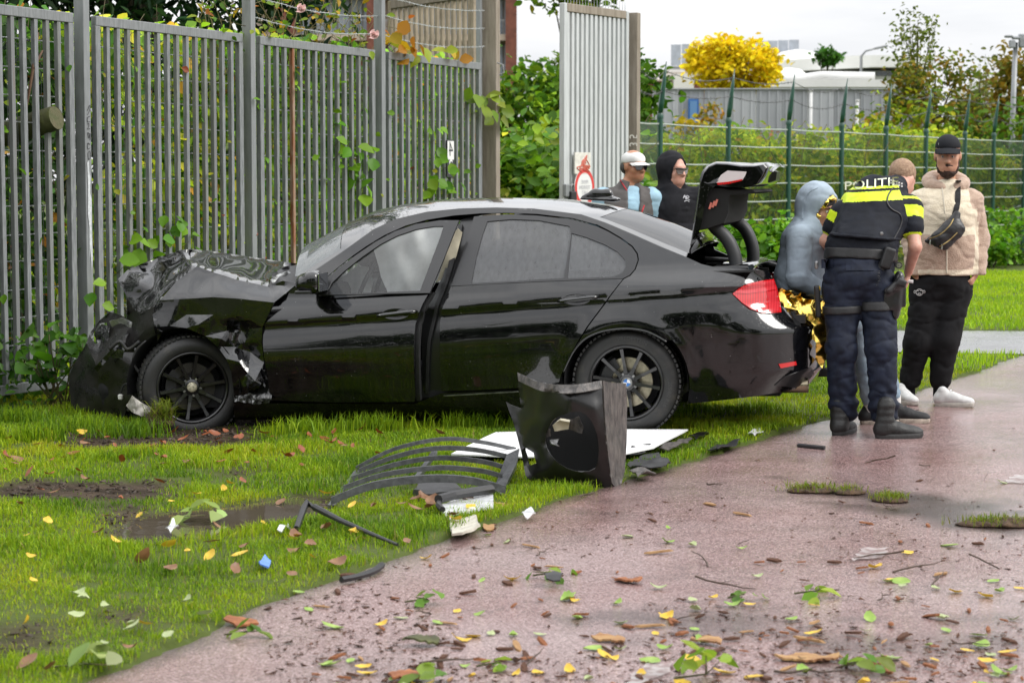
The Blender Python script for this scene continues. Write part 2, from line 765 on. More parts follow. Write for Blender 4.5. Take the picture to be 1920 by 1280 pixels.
MUD_PX = [[(-40, 925), (60, 905), (200, 912), (330, 905), (330, 935), (200, 948), (60, 945), (-40, 950)],
          [(190, 955), (290, 950), (290, 980), (190, 985)],
          [(200, 1150), (270, 1140), (270, 1172), (200, 1170)],
          [(-20, 1180), (90, 1170), (110, 1215), (-20, 1240)],
          [(110, 800), (480, 790), (480, 838), (110, 850)],
          [(430, 880), (470, 880), (470, 892), (430, 892)]]
MUD = [[g2(*p) for p in q] for q in MUD_PX]
WHEEL_F = gnd(345, 800)


def path_mask(x, y):
 return inpoly(x, y, PATH_POLY) | inpoly(x, y, GREY_POLY)


def mud_amount(x, y):
 r = np.zeros(np.shape(x))
 for q in MUD:
  cl = q + [q[0]]
  d = dist_poly(x, y, cl) * np.where(inpoly(x, y, q), 1, -1)
  r = np.maximum(r, np.clip(0.5 + d / 0.25, 0, 1))
 for q in PUDDLES:
  cl = q + [q[0]]
  d = dist_poly(x, y, cl) * np.where(inpoly(x, y, q), 1, -1)
  r = np.maximum(r, np.clip(1.0 + d / 0.10, 0, 1))
 return r


def ground_h(x, y):
 x, y = np.asarray(x, float), np.asarray(y, float)
 P = np.stack([x, y, np.zeros_like(x)], -1).reshape(-1, 3)
 n = (fbm(P, 1.3, 3, 3)).reshape(x.shape)
 z = 0.012 + 0.014 * n
 far = np.clip((y - 24) / 20, 0, 1)
 z = z * (1 - far)
 for q in PUDDLES:
  d = dist_poly(x, y, q + [q[0]]) * np.where(inpoly(x, y, q), 1, -1)
  z = np.where(d > -0.05, np.minimum(z, -0.004 - 0.10 * np.clip(d + 0.02, -0.02, 0.2) + 0.012 * n), z)
 dw = np.hypot((x - WHEEL_F[0]) / 0.55, (y - WHEEL_F[1]) / 0.4)
 z = z - 0.05 * np.exp(-dw * dw)
 pm = path_mask(x, y)
 z = np.where(pm, -0.03, z)
 return z


xs = np.concatenate([[-900, -300, -120, -60, -30, -18, -12, -8, -6], np.arange(-5.0, 6.6, 0.06), [7, 7.6, 8.4, 9.5, 11, 13, 16, 20, 26, 34, 60, 120, 300, 900]])
ys = np.concatenate([[-300, -60, -20, -5, 2], np.arange(5.2, 19.0, 0.06), np.arange(19.2, 26, 0.35), [27, 29, 32, 36, 42, 50, 65, 90, 140, 250, 500, 1200]])
GX, GY = np.meshgrid(xs, ys, indexing='ij')
GZ = ground_h(GX, GY)
nx, ny = GX.shape
ii = np.arange(nx * ny).reshape(nx, ny)
GF = np.stack([ii[:-1, :-1], ii[1:, :-1], ii[1:, 1:], ii[:-1, 1:]], -1).reshape(-1, 4)
mudv = mud_amount(GX.ravel(), GY.ravel())

m_soil = mat('soil', (0.040, 0.028, 0.018), 0.75, var=0.5, vscale=7, bump=1.0, bscale=35, rough2=0.6)
# green cast of short turf over the soil away from the bare patches
m_soil.node_tree.nodes['Principled BSDF'].inputs['Specular IOR Level'].default_value = 0.08
_n, _l = m_soil.node_tree.nodes, m_soil.node_tree.links
_a = _n.new('ShaderNodeAttribute')
_a.attribute_name = 'mud'
_mx = _n.new('ShaderNodeMix')
_mx.data_type = 'RGBA'
_src = _n['Principled BSDF'].inputs['Base Color'].links[0].from_socket
_l.new(_a.outputs['Fac'], _mx.inputs[0])
_mx.inputs[6].default_value = (0.062, 0.082, 0.018, 1)
_l.new(_src, _mx.inputs[7])
_l.new(_mx.outputs[2], _n['Principled BSDF'].inputs['Base Color'])
ground = link('ground', npmesh('ground', np.stack([GX, GY, GZ], -1).reshape(-1, 3), GF, m_soil, smooth=True,
                               attrs={'mud': ('POINT', 'FLOAT', mudv)}))
tag(ground, 'flat grassy earth all round the crashed car', None, kind='structure')


PATH_DIRT = [([g2(*p) for p in q], a) for q, a in (([(1480, 905), (1700, 922), (1925, 950), (1925, 1015), (1750, 985), (1560, 945)], .95), ([(1120, 1140), (1500, 1130), (1560, 1175), (1300, 1205), (1100, 1190)], .7), ([(1500, 1190), (1925, 1130), (1925, 1230), (1500, 1250)], .55), ([(1080, 940), (1180, 905), (1250, 930), (1120, 965)], .3))]


def sheet(name, poly, z, m, step, kind='structure', label=None, wob=0.0):
 V2, T = fill(poly, step)
 V = np.column_stack([V2, np.full(len(V2), z)])
 if wob:
  V[:, 2] += wob * fbm(np.column_stack([V2, np.zeros(len(V2))]), 0.9, 5, 2)
 mud = np.zeros(len(V))
 if name == 'cycle_path':
  for q, a in PATH_DIRT:
   d = dist_poly(V[:, 0], V[:, 1], q + [q[0]]) * np.where(inpoly(V[:, 0], V[:, 1], q), 1, -1)
   mud = np.maximum(mud, a * np.clip(.4 + d / .3 + .7 * fbm(V, 5, 8, 3), 0, 1))
  de = dist_poly(V[:, 0], V[:, 1], EDGE_S)
  mud = np.maximum(mud, np.clip(.75 - de / .12, 0, 1))
 me = npmesh(name, V, T, m, smooth=True, attrs={'mud': ('POINT', 'FLOAT', mud)})
 fix_normals(me)
 if me.polygons[0].normal.z < 0:
  me.flip_normals()
 o = link(name, me)
 return tag(o, label, None, kind=kind)


def asphalt(name, c1, c2, dirt, wet=(0.16, 0.42), grain=1.0):
 m = mat(name, c1, 0.4)
 N, L = m.node_tree.nodes, m.node_tree.links
 b = N['Principled BSDF']
 tc = N.new('ShaderNodeTexCoord')

 def noise(s, d=6, r=0.6):
  n = N.new('ShaderNodeTexNoise')
  n.inputs['Scale'].default_value = s
  n.inputs['Detail'].default_value = d
  n.inputs['Roughness'].default_value = r
  L.new(tc.outputs['Object'], n.inputs['Vector'])
  return n.outputs['Fac']

 def rng(src, a, z, lo=0.0, hi=1.0):
  r = N.new('ShaderNodeMapRange')
  r.inputs[1].default_value, r.inputs[2].default_value = a, z
  r.inputs[3].default_value, r.inputs[4].default_value = lo, hi
  L.new(src, r.inputs[0])
  return r.outputs[0]

 def mix(f, a, z, t='MIX'):
  x = N.new('ShaderNodeMix')
  x.data_type = 'RGBA'
  x.blend_type = t
  L.new(f, x.inputs[0])
  for s, v in ((6, a), (7, z)):
   if isinstance(v, tuple):
    x.inputs[s].default_value = (*v, 1)
   else:
    L.new(v, x.inputs[s])
  return x.outputs[2]
 big = noise(0.55, 5)
 c = mix(rng(big, 0.35, 0.65), c1, c2)
 vor = N.new('ShaderNodeTexVoronoi')
 vor.inputs['Scale'].default_value = 170 * grain
 L.new(tc.outputs['Object'], vor.inputs['Vector'])
 stone = N.new('ShaderNodeSeparateColor')
 L.new(vor.outputs['Color'], stone.inputs[0])
 c = mix(rng(stone.outputs[0], 0.55, 0.95, 0, 0.55), c, tuple(min(1, v * 2.1 + 0.05) for v in c2))
 c = mix(rng(stone.outputs[1], 0.6, 0.95, 0, 0.6), c, tuple(v * 0.35 for v in c1))
 c = mix(rng(noise(1.4, 8, 0.7), 0.54, 0.78, 0, 0.75), c, dirt)
 c = mix(rng(noise(14, 6, 0.7), 0.58, 0.72, 0, 0.5), c, dirt)
 mu = N.new('ShaderNodeAttribute')
 mu.attribute_name = 'mud'
 c = mix(mu.outputs['Fac'], c, tuple(v * .55 for v in dirt))
 L.new(c, b.inputs['Base Color'])
 r = N.new('ShaderNodeMix')
 L.new(rng(noise(0.9, 6, 0.65), 0.38, 0.62), r.inputs[0])
 r.inputs[2].default_value, r.inputs[3].default_value = wet
 L.new(r.outputs[0], b.inputs['Roughness'])
 b.inputs['Specular IOR Level'].default_value = 0.5
 bp = N.new('ShaderNodeBump')
 bp.inputs['Strength'].default_value = 0.3
 bp.inputs['Distance'].default_value = 0.003
 L.new(vor.outputs['Distance'], bp.inputs['Height'])
 bp2 = N.new('ShaderNodeBump')
 bp2.inputs['Strength'].default_value = 0.25
 bp2.inputs['Distance'].default_value = 0.02
 L.new(noise(2.5, 4), bp2.inputs['Height'])
 L.new(bp.outputs[0], bp2.inputs['Normal'])
 L.new(bp2.outputs[0], b.inputs['Normal'])
 return m


m_red = asphalt('red_asphalt', (0.205, 0.112, 0.104), (0.255, 0.188, 0.182), (0.065, 0.046, 0.040), wet=(0.09, 0.27))
m_grey = asphalt('grey_asphalt', (0.15, 0.15, 0.155), (0.20, 0.20, 0.205), (0.06, 0.055, 0.05), wet=(0.2, 0.4))
sheet('cycle_path', PATH_POLY, 0.0, m_red, 0.10, label='wet red asphalt cycle path curving past the car', wob=0.003)
sheet('footpath', GREY_POLY, 0.004, m_grey, 0.8, label='grey asphalt footpath crossing behind the men')

# worn dashes of the centre line
m_paint = mat('road_paint', (0.50, 0.47, 0.46), 0.4, col2=(0.25, 0.17, 0.16), vscale=26, ramp=(0.42, 0.6), detail=8, alpha=.6)
for dash in ([(1165, 1285), (1215, 1249), (1262, 1246), (1215, 1285)], [(1598, 1052), (1615, 1031), (1672, 1026), (1650, 1050)],
             [(1880, 908), (1905, 893), (1960, 889), (1945, 906)]):
 q = [g2(*p) for p in dash]
 q = densify(q, 0.05)
 q = [(x + random.uniform(-.015, .015), y + random.uniform(-.03, .03)) for x, y in q]
 sheet('path_marking', q, 0.0075, m_paint, 0.2, label='worn white dash of the centre line')

m_water = mat('muddy_water', (0.075, 0.060, 0.042), 0.04, spec=0.6, bump=0.12, bscale=9)
for q in PUDDLES:
 c = np.mean(q, axis=0)
 q2 = [tuple(c + (np.array(p) - c) * 1.05) for p in q]
 o = sheet('puddle', smooth_poly(q2, 4, True), -0.006, m_water, 0.1, label='muddy rain puddle in the grass verge')


# ================================================================== grass blades
def grass_mesh(name, x, y, z, hgt, wid, col, lean=0.5, seed=1, m=None):
 r = np.random.default_rng(seed)
 n = len(x)
 a = r.uniform(0, 2 * np.pi, n)
 la = r.uniform(0, 2 * np.pi, n)
 le = np.abs(r.normal(0, lean, n)) * hgt
 sx, sy = np.cos(a) * wid / 2, np.sin(a) * wid / 2
 lx, ly = np.cos(la) * le, np.sin(la) * le
 B = np.stack([x, y, z], 1)
 V = np.zeros((n, 5, 3))
 S = np.stack([sx, sy, np.zeros(n)], 1)
 V[:, 0], V[:, 1] = B - S, B + S
 mid = B + np.stack([lx * .35, ly * .35, hgt * .6], 1)
 V[:, 2], V[:, 3] = mid - S * .8, mid + S * .8
 drop = np.clip(le / np.maximum(hgt, 1e-4), 0, 1.2) * .45
 V[:, 4] = B + np.stack([lx, ly, hgt * (1 - drop * .6)], 1)
 i = np.arange(n)[:, None] * 5
 F = np.concatenate([i + [0, 1, 3], i + [0, 3, 2], i + [2, 3, 4]], 0)
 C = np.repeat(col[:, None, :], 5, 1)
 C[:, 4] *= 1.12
 C4 = np.concatenate([C, np.ones((n, 5, 1))], 2).reshape(-1, 4)
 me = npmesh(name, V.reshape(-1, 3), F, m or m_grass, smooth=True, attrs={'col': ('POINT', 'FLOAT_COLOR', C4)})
 return link(name, me)


m_grass = mat('grass_blade', rough=0.5, spec=0.25, attr='col', transl=0.35)


def grass_cols(P, r, pal, patch=2.0, seed=4):
 pal = np.array(pal)
 k = (fbm(P, patch, seed, 2) * .5 + .5) * (len(pal) - 1) + r.normal(0, .8, len(P))
 k = np.clip(np.round(k), 0, len(pal) - 1).astype(int)
 return pal[k] * r.uniform(.75, 1.25, (len(P), 1))


PAL = [(0.08, 0.165, 0.008), (0.15, 0.265, 0.008), (0.225, 0.345, 0.009), (0.29, 0.39, 0.010), (0.34, 0.37, 0.014)]


def near_lawn():
 r = np.random.default_rng(11)
 out = []
 # density falls with distance, as fewer blades are needed to cover the soil
 for (y0, y1, dens) in ((5.9, 8, 9500), (8, 10.5, 8500), (10.5, 13.6, 7000), (13.6, 17.2, 3600)):
  x0, x1 = -5.2, 5.2
  n = int((x1 - x0) * (y1 - y0) * dens)
  x, y = r.uniform(x0, x1, n), r.uniform(y0, y1, n)
  ok = ((np.abs(x) < y * 0.258) | (r.uniform(0, 1, n) < .30)) & ~path_mask(x, y)
  x, y = x[ok], y[ok]
  P = np.stack([x, y, np.zeros_like(x)], 1)
  mud = mud_amount(x, y)
  d = 0.90 + 0.45 * fbm(P, 1.6, 21, 3)
  d = np.where(fbm(P, 5.0, 9, 2) < -0.55, d * 0.25, d)
  # worn along the path edge
  de = dist_poly(x, y, EDGE_S)
  d = d * np.clip(0.35 + de / 0.12, 0, 1)
  keep = r.uniform(0, 1, len(x)) < np.clip(d, 0.04, 1) * (1 - .93 * mud) ** 1.5
  out.append(np.stack([x[keep], y[keep]], 1))
 p = np.concatenate(out)
 x, y = p[:, 0], p[:, 1]
 P = np.stack([x, y, np.zeros_like(x)], 1)
 z = ground_h(x, y)
 # tufts: taller where a second noise is high
 tuft = np.clip(fbm(P, 2.4, 33, 3), -1, 1.2)
 hgt = (0.031 + 0.026 * np.clip(tuft, -.22, 1.2)) * r.uniform(.6, 1.4, len(x))
 hgt = hgt * np.clip((y - 4) / 14 + .62, .8, 1.1)
 hgt = np.where(inpoly(x, y, [g2(*p) for p in ((606, 965), (668, 885), (830, 868), (985, 850), (960, 945), (800, 935))]), hgt * .8, hgt)
 hgt = np.where(inpoly(x, y, [g2(*p) for p in ((840, 876), (925, 826), (1295, 824), (1230, 866), (1160, 880))]), hgt * .4, hgt)
 hgt = hgt * (1 - .5 * mud_amount(x, y))
 wid = r.uniform(.0028, .0052, len(x)) * np.clip(y / 9, .8, 1.6)
 col = grass_cols(P, r, PAL, 1.5, 8)
 dry = r.uniform(0, 1, len(x)) < 0.035
 col[dry] = np.array([0.30, 0.24, 0.07]) * r.uniform(.6, 1.1, (dry.sum(), 1))
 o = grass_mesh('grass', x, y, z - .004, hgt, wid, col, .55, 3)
 tag(o, 'short wet grass of the verge around the wrecked car', 'grass', kind='stuff')
 return len(x)


def far_lawn():
 r = np.random.default_rng(12)
 n = 150000
 x, y = r.uniform(1.0, 12, n), r.uniform(14.5, 36, n)
 ok = ((np.abs(x) < y * 0.252 + .2) | (r.uniform(0, 1, n) < .4)) & ~path_mask(x, y) & (x > (y - 15) * .02 + .9) & ~((x < 4.6) & (y < 17.2))
 x, y = x[ok], y[ok]
 P = np.stack([x, y, np.zeros_like(x)], 1)
 z = ground_h(x, y)
 hgt = .05 * r.uniform(.6, 1.5, len(x)) * (1 + .3 * fbm(P, 1.5, 2, 2))
 wid = r.uniform(.006, .012, len(x))
 col = grass_cols(P, r, PAL[1:4], .8, 18) * 1.45
 o = grass_mesh('grass', x, y, z - .004, hgt, wid, col, .4, 5)
 tag(o, 'bright even lawn beyond the grey footpath', 'grass', kind='stuff')


near_lawn()
far_lawn()
# clods of churned soil on the bare patches
_r = np.random.default_rng(44)
_x, _y = _r.uniform(-4.5, 1, 60000), _r.uniform(6, 14, 60000)
_k = mud_amount(_x, _y) > _r.uniform(.3, 1.4, 60000)
_k &= ~np.any([inpoly(_x, _y, q) for q in PUDDLES], axis=0) & ~path_mask(_x, _y)
_P = np.column_stack([_x[_k], _y[_k], ground_h(_x[_k], _y[_k])])
_n = len(_P)
_V = _P[:, None, :] + _r.normal(0, 1, (_n, 4, 3)) * (_r.uniform(.004, .016, (_n, 1, 1)) * np.array([1, 1, .7]))
_i = np.arange(_n)[:, None] * 4
tag(link('clods', npmesh('clods', _V.reshape(-1, 3), np.concatenate([_i + q for q in ([0, 1, 2], [0, 2, 3], [0, 3, 1], [1, 3, 2])]), mat('clod_dark', (.05, .034, .022), .8, var=.4, vscale=9))), 'crumbled wet soil on the bare patches of the verge', 'soil', kind='stuff')
# ================================================================== the crashed black saloon car
car = thing('car', 'black saloon car with crushed front and open boot against the fence', 'car', (0.875, 13.61, 0.0), rot=(0, R(-1.7), R(-12)))
CM = Matrix.Translation((0.875, 13.61, 0.0)) @ Euler((0, R(-1.7), R(-12))).to_matrix().to_4x4()
CI = np.array(CM.inverted())


def paint(name, col, coat=1.0, rough=0.12, spots=0.35):
 """glossy car lacquer with rain drops and dried specks"""
 m = mat(name, col, rough, coat=coat, coat_rough=0.02, spec=0.32)
 N, L = m.node_tree.nodes, m.node_tree.links
 b = N['Principled BSDF']
 tc = N.new('ShaderNodeTexCoord')
 v = N.new('ShaderNodeTexVoronoi')
 v.inputs['Scale'].default_value = 75
 v.inputs['Randomness'].default_value = 1.0
 L.new(tc.outputs['Object'], v.inputs['Vector'])
 rp = N.new('ShaderNodeMapRange')
 rp.inputs[1].default_value, rp.inputs[2].default_value = 0.10, 0.22
 rp.inputs[3].default_value, rp.inputs[4].default_value = 1.0, 0.0
 L.new(v.outputs['Distance'], rp.inputs[0])
 n = N.new('ShaderNodeTexNoise')
 n.inputs['Scale'].default_value = 3.0
 n.inputs['Detail'].default_value = 8
 L.new(tc.outputs['Object'], n.inputs['Vector'])
 r2 = N.new('ShaderNodeMapRange')
 r2.inputs[1].default_value, r2.inputs[2].default_value = 0.42, 0.62
 L.new(n.outputs['Fac'], r2.inputs[0])
 mu = N.new('ShaderNodeMath')
 mu.operation = 'MULTIPLY'
 L.new(rp.outputs[0], mu.inputs[0])
 L.new(r2.outputs[0], mu.inputs[1])
 bp = N.new('ShaderNodeBump')
 bp.inputs['Strength'].default_value = spots
 bp.inputs['Distance'].default_value = 0.002
 L.new(mu.outputs[0], bp.inputs['Height'])
 L.new(bp.outputs[0], b.inputs['Normal'])
 L.new(bp.outputs[0], b.inputs['Coat Normal'])
 # dust film, streaked downwards
 mp = N.new('ShaderNodeMapping')
 mp.inputs['Scale'].default_value = (14, 14, 1.2)
 L.new(tc.outputs['Object'], mp.inputs['Vector'])
 ns = N.new('ShaderNodeTexNoise')
 ns.inputs['Scale'].default_value = 1.6
 ns.inputs['Detail'].default_value = 7
 L.new(mp.outputs[0], ns.inputs['Vector'])
 r3 = N.new('ShaderNodeMapRange')
 r3.inputs[1].default_value, r3.inputs[2].default_value = 0.45, 0.75
 r3.inputs[3].default_value, r3.inputs[4].default_value = 0.0, 0.22
 L.new(ns.outputs['Fac'], r3.inputs[0])
 mx = N.new('ShaderNodeMix')
 mx.data_type = 'RGBA'
 L.new(r3.outputs[0], mx.inputs[0])
 mx.inputs[6].default_value = (*col, 1)
 mx.inputs[7].default_value = (0.022, 0.022, 0.023, 1)
 # tiny pale specks of dirt
 v2 = N.new('ShaderNodeTexVoronoi')
 v2.inputs['Scale'].default_value = 38
 L.new(tc.outputs['Object'], v2.inputs['Vector'])
 r4 = N.new('ShaderNodeMapRange')
 r4.inputs[1].default_value, r4.inputs[2].default_value = 0.05, 0.09
 r4.inputs[3].default_value, r4.inputs[4].default_value = 1.0, 0.0
 L.new(v2.outputs['Distance'], r4.inputs[0])
 sp = N.new('ShaderNodeSeparateColor')
 L.new(v2.outputs['Color'], sp.inputs[0])
 r5 = N.new('ShaderNodeMath')
 r5.operation = 'GREATER_THAN'
 r5.inputs[1].default_value = 0.86
 L.new(sp.outputs[0], r5.inputs[0])
 m5 = N.new('ShaderNodeMath')
 m5.operation = 'MULTIPLY'
 L.new(r4.outputs[0], m5.inputs[0])
 L.new(r5.outputs[0], m5.inputs[1])
 mx2 = N.new('ShaderNodeMix')
 mx2.data_type = 'RGBA'
 L.new(m5.outputs[0], mx2.inputs[0])
 L.new(mx.outputs[2], mx2.inputs[6])
 mx2.inputs[7].default_value = (0.25, 0.25, 0.24, 1)
 L.new(mx2.outputs[2], b.inputs['Base Color'])
 return m


m_black = paint('black_lacquer', (0.0015, 0.0015, 0.002))
m_trim = mat('black_trim', (0.012, 0.012, 0.013), 0.32, spec=0.5, coat=0.3)
m_plastic = mat('black_plastic', (0.014, 0.014, 0.015), 0.5, var=0.3, vscale=30, bump=0.1, bscale=300)
m_rubber = mat('tyre_rubber', (0.018, 0.018, 0.018), 0.55, col2=(0.05, 0.045, 0.038), vscale=14, ramp=(0.5, 0.8), bump=0.2, bscale=150)
m_alloy = mat('black_alloy', (0.010, 0.010, 0.011), 0.28, coat=0.6, coat_rough=0.15)
m_disc = mat('brake_disc', (0.42, 0.38, 0.28), 0.4, metal=0.8, var=0.3, vscale=20, stretch=(1, 1, 1))
m_dark = mat('dark_interior', (0.008, 0.008, 0.009), 0.8)
m_felt = mat('boot_lining', (0.010, 0.010, 0.010), 0.95, bump=0.3, bscale=400)
m_chrome = mat('bright_metal', (0.55, 0.55, 0.54), 0.22, metal=1.0, var=0.2, vscale=25)
m_steel = mat('bare_steel', (0.30, 0.30, 0.30), 0.4, metal=0.9, var=0.4, vscale=18)


def glass_mat(name, tint, haze_col, haze, spec=0.5, rough=0.03):
 """car glass: part clear, part misted film, glossy on top"""
 m = mat(name, haze_col, 0.7)
 N, L = m.node_tree.nodes, m.node_tree.links
 out = N['Material Output']
 b = N['Principled BSDF']
 b.inputs['Coat Weight'].default_value = 1.0
 b.inputs['Coat Roughness'].default_value = rough
 t = N.new('ShaderNodeBsdfTransparent')
 t.inputs['Color'].default_value = (*tint, 1)
 g = N.new('ShaderNodeBsdfGlossy')
 g.inputs['Roughness'].default_value = rough
 fr = N.new('ShaderNodeFresnel')
 fr.inputs['IOR'].default_value = 1.55
 ms1 = N.new('ShaderNodeMixShader')
 L.new(fr.outputs[0], ms1.inputs[0])
 L.new(t.outputs[0], ms1.inputs[1])
 L.new(g.outputs[0], ms1.inputs[2])
 ms2 = N.new('ShaderNodeMixShader')
 tc = N.new('ShaderNodeTexCoord')
 mp = N.new('ShaderNodeMapping')
 mp.inputs['Scale'].default_value = (26, 26, 2.0)
 L.new(tc.outputs['Object'], mp.inputs['Vector'])
 n = N.new('ShaderNodeTexNoise')
 n.inputs['Scale'].default_value = 1.5
 n.inputs['Detail'].default_value = 8
 L.new(mp.outputs[0], n.inputs['Vector'])
 r = N.new('ShaderNodeMapRange')
 r.inputs[1].default_value, r.inputs[2].default_value = 0.3, 0.7
 r.inputs[3].default_value, r.inputs[4].default_value = haze * 1.15, haze * 0.82
 L.new(n.outputs['Fac'], r.inputs[0])
 L.new(r.outputs[0], ms2.inputs[0])
 L.new(ms1.outputs[0], ms2.inputs[1])
 L.new(b.outputs[0], ms2.inputs[2])
 L.new(ms2.outputs[0], out.inputs['Surface'])
 return m


m_glass_mist = glass_mat('misted_glass', (0.25, 0.26, 0.27), (0.20, 0.205, 0.215), 0.36)
m_glass_dark = glass_mat('door_glass', (0.72, 0.74, 0.74), (0.30, 0.30, 0.30), 0.06)
m_glass_rear = glass_mat('rear_glass', (0.08, 0.08, 0.085), (0.02, 0.02, 0.022), 0.2, rough=0.02)
m_glass_front = glass_mat('windscreen_glass', (0.35, 0.38, 0.38), (0.20, 0.22, 0.22), 0.5)

# ---- body surface: half-width of the side at length x and height z (rear axle at x = 0, nose towards -x)
PX_ = [-3.7, -3.4, -3.2, -2.81, -2.3, -1.4, -0.6, 0.0, 0.4]
PW_ = [0.70, 0.80, 0.845, 0.885, 0.896, 0.905, 0.906, 0.910, 0.902]
ZV = [0.10, 0.16, 0.20, 0.28, 0.40, 0.52, 0.62, 0.69, 0.745, 0.785, 0.808, 0.822, 0.836, 0.86, 0.90, 0.95, 1.0, 1.06]
OV = [-0.20, -0.105, -0.075, -0.045, -0.022, -0.006, 0.0, -0.004, -0.013, -0.023, -0.028, -0.022, -0.012, -0.018, -0.034, -0.060, -0.090, -0.14]


def W(x, z):
 x, z = np.asarray(x, float), np.asarray(z, float)
 zc = 0.82 + 0.06 * (x + 0.3)
 w = np.clip((z - 0.35) / 0.25, 0, 1) * np.clip((0.98 - z) / 0.10, 0, 1)
 zz = z + (0.822 - zc) * w
 # the flare of the rear arch
 fl = 0.012 * np.exp(-((np.hypot(x, z - 0.32) - 0.37) / 0.06) ** 2)
 v = np.interp(x, PX_, PW_) + np.interp(zz, ZV, OV) + fl
 xr = np.interp(z, [0.2, 0.36, 0.62, 0.70, 0.78, 0.95, 1.05], [1.06, 1.15, 1.15, 1.06, 0.99, 0.955, 0.93])
 u = np.clip((x - 0.30) / (xr - 0.30), 0, 1)
 return np.where(u >= 1, -1.0, v * np.maximum(1 - u ** 3.0, 0) ** (1 / 2.7))


def G(x, z):
 """half-width of the glasshouse"""
 x, z = np.asarray(x, float), np.asarray(z, float)
 q = np.clip(z - 0.92, -0.2, 1)
 base = 0.852 - 0.50 * q - 0.20 * q * q
 k = 1 - 0.050 * np.clip((-1.3 - x) / 1.2, 0, 1.5) ** 2 - 0.05 * np.clip((x + 0.6) / 1.2, 0, 1.4) ** 2
 return base * k


def S(x, z):
 """side of the body where the C-pillar flows into the quarter panel"""
 x, z = np.asarray(x, float), np.asarray(z, float)
 t = np.clip((z - 0.90) / 0.14, 0, 1)
 t = t * t * (3 - 2 * t)
 return np.minimum(W(x, np.minimum(z, 1.06)) * (1 - t) + G(x, z) * t, W(x, np.minimum(z, 0.9)) + 0.0)


XH, DOORA = -2.28, math.tan(R(7.5))


def opened(f):
 return lambda x, z: f(x, z) + DOORA * (np.asarray(x, float) - XH)


def car_ray(px, py):
 o = CI @ np.array([*CAMP, 1])
 d = CI[:3, :3] @ ray(px, py)
 return o[:3], d


def cpl(px, py, yl):
 """car-local point at photo pixel on the plane y = yl"""
 o, d = car_ray(px, py)
 return o + d * ((yl - o[1]) / d[1])


def cs(px, py, f=W, y0=-1.25, y1=0.7):
 """car-local point where the view line meets the body side f"""
 o, d = car_ray(px, py)
 yl = np.linspace(y0, y1, 400)
 P = o + d * ((yl - o[1]) / d[1])[:, None]
 g = f(P[:, 0], P[:, 2]) + yl           # > 0 once inside
 k = np.argmax(g > 0) if np.any(g > 0) else len(yl) - 1
 if k == 0:
  return P[0]
 t = g[k - 1] / (g[k - 1] - g[k] + 1e-12)
 t = min(max(t, 0), 1)
 return P[k - 1] + (P[k] - P[k - 1]) * t


def xz(pts, f=W):
 return [(q[0], q[2]) for q in (cs(p[0], p[1], f) for p in pts)]


def shell(V, T, thick):
 """give an open triangle sheet thickness, inwards"""
 nv = np.zeros_like(V)
 fn = np.cross(V[T[:, 1]] - V[T[:, 0]], V[T[:, 2]] - V[T[:, 0]])
 for k in range(3):
  np.add.at(nv, T[:, k], fn)
 nv /= np.linalg.norm(nv, axis=1, keepdims=True) + 1e-12
 n = len(V)
 V2 = np.concatenate([V, V - nv * thick])
 E = {}
 for t in T:
  for a, b in ((t[0], t[1]), (t[1], t[2]), (t[2], t[0])):
   E[(a, b)] = 1
 rim = []
 for a, b in E:
  if (b, a) not in E:
   rim += [(b, a, a + n), (b, a + n, b + n)]
 return V2, np.concatenate([T, T[:, ::-1] + n, np.array(rim, dtype=T.dtype).reshape(-1, 3)])


def sheet3(name, V, T, m, parent, thick=0.006, angle=40, out=(0, -1, 0)):
 fn = np.cross(V[T[:, 1]] - V[T[:, 0]], V[T[:, 2]] - V[T[:, 0]]).sum(0)
 if fn @ np.array(out) < 0:
  T = T[:, ::-1]
 if thick:
  V, T = shell(V, T, thick)
 me = npmesh(name, V, T, m, smooth=True)
 me.set_sharp_from_angle(angle=R(angle))
 return link(name, me, parent)


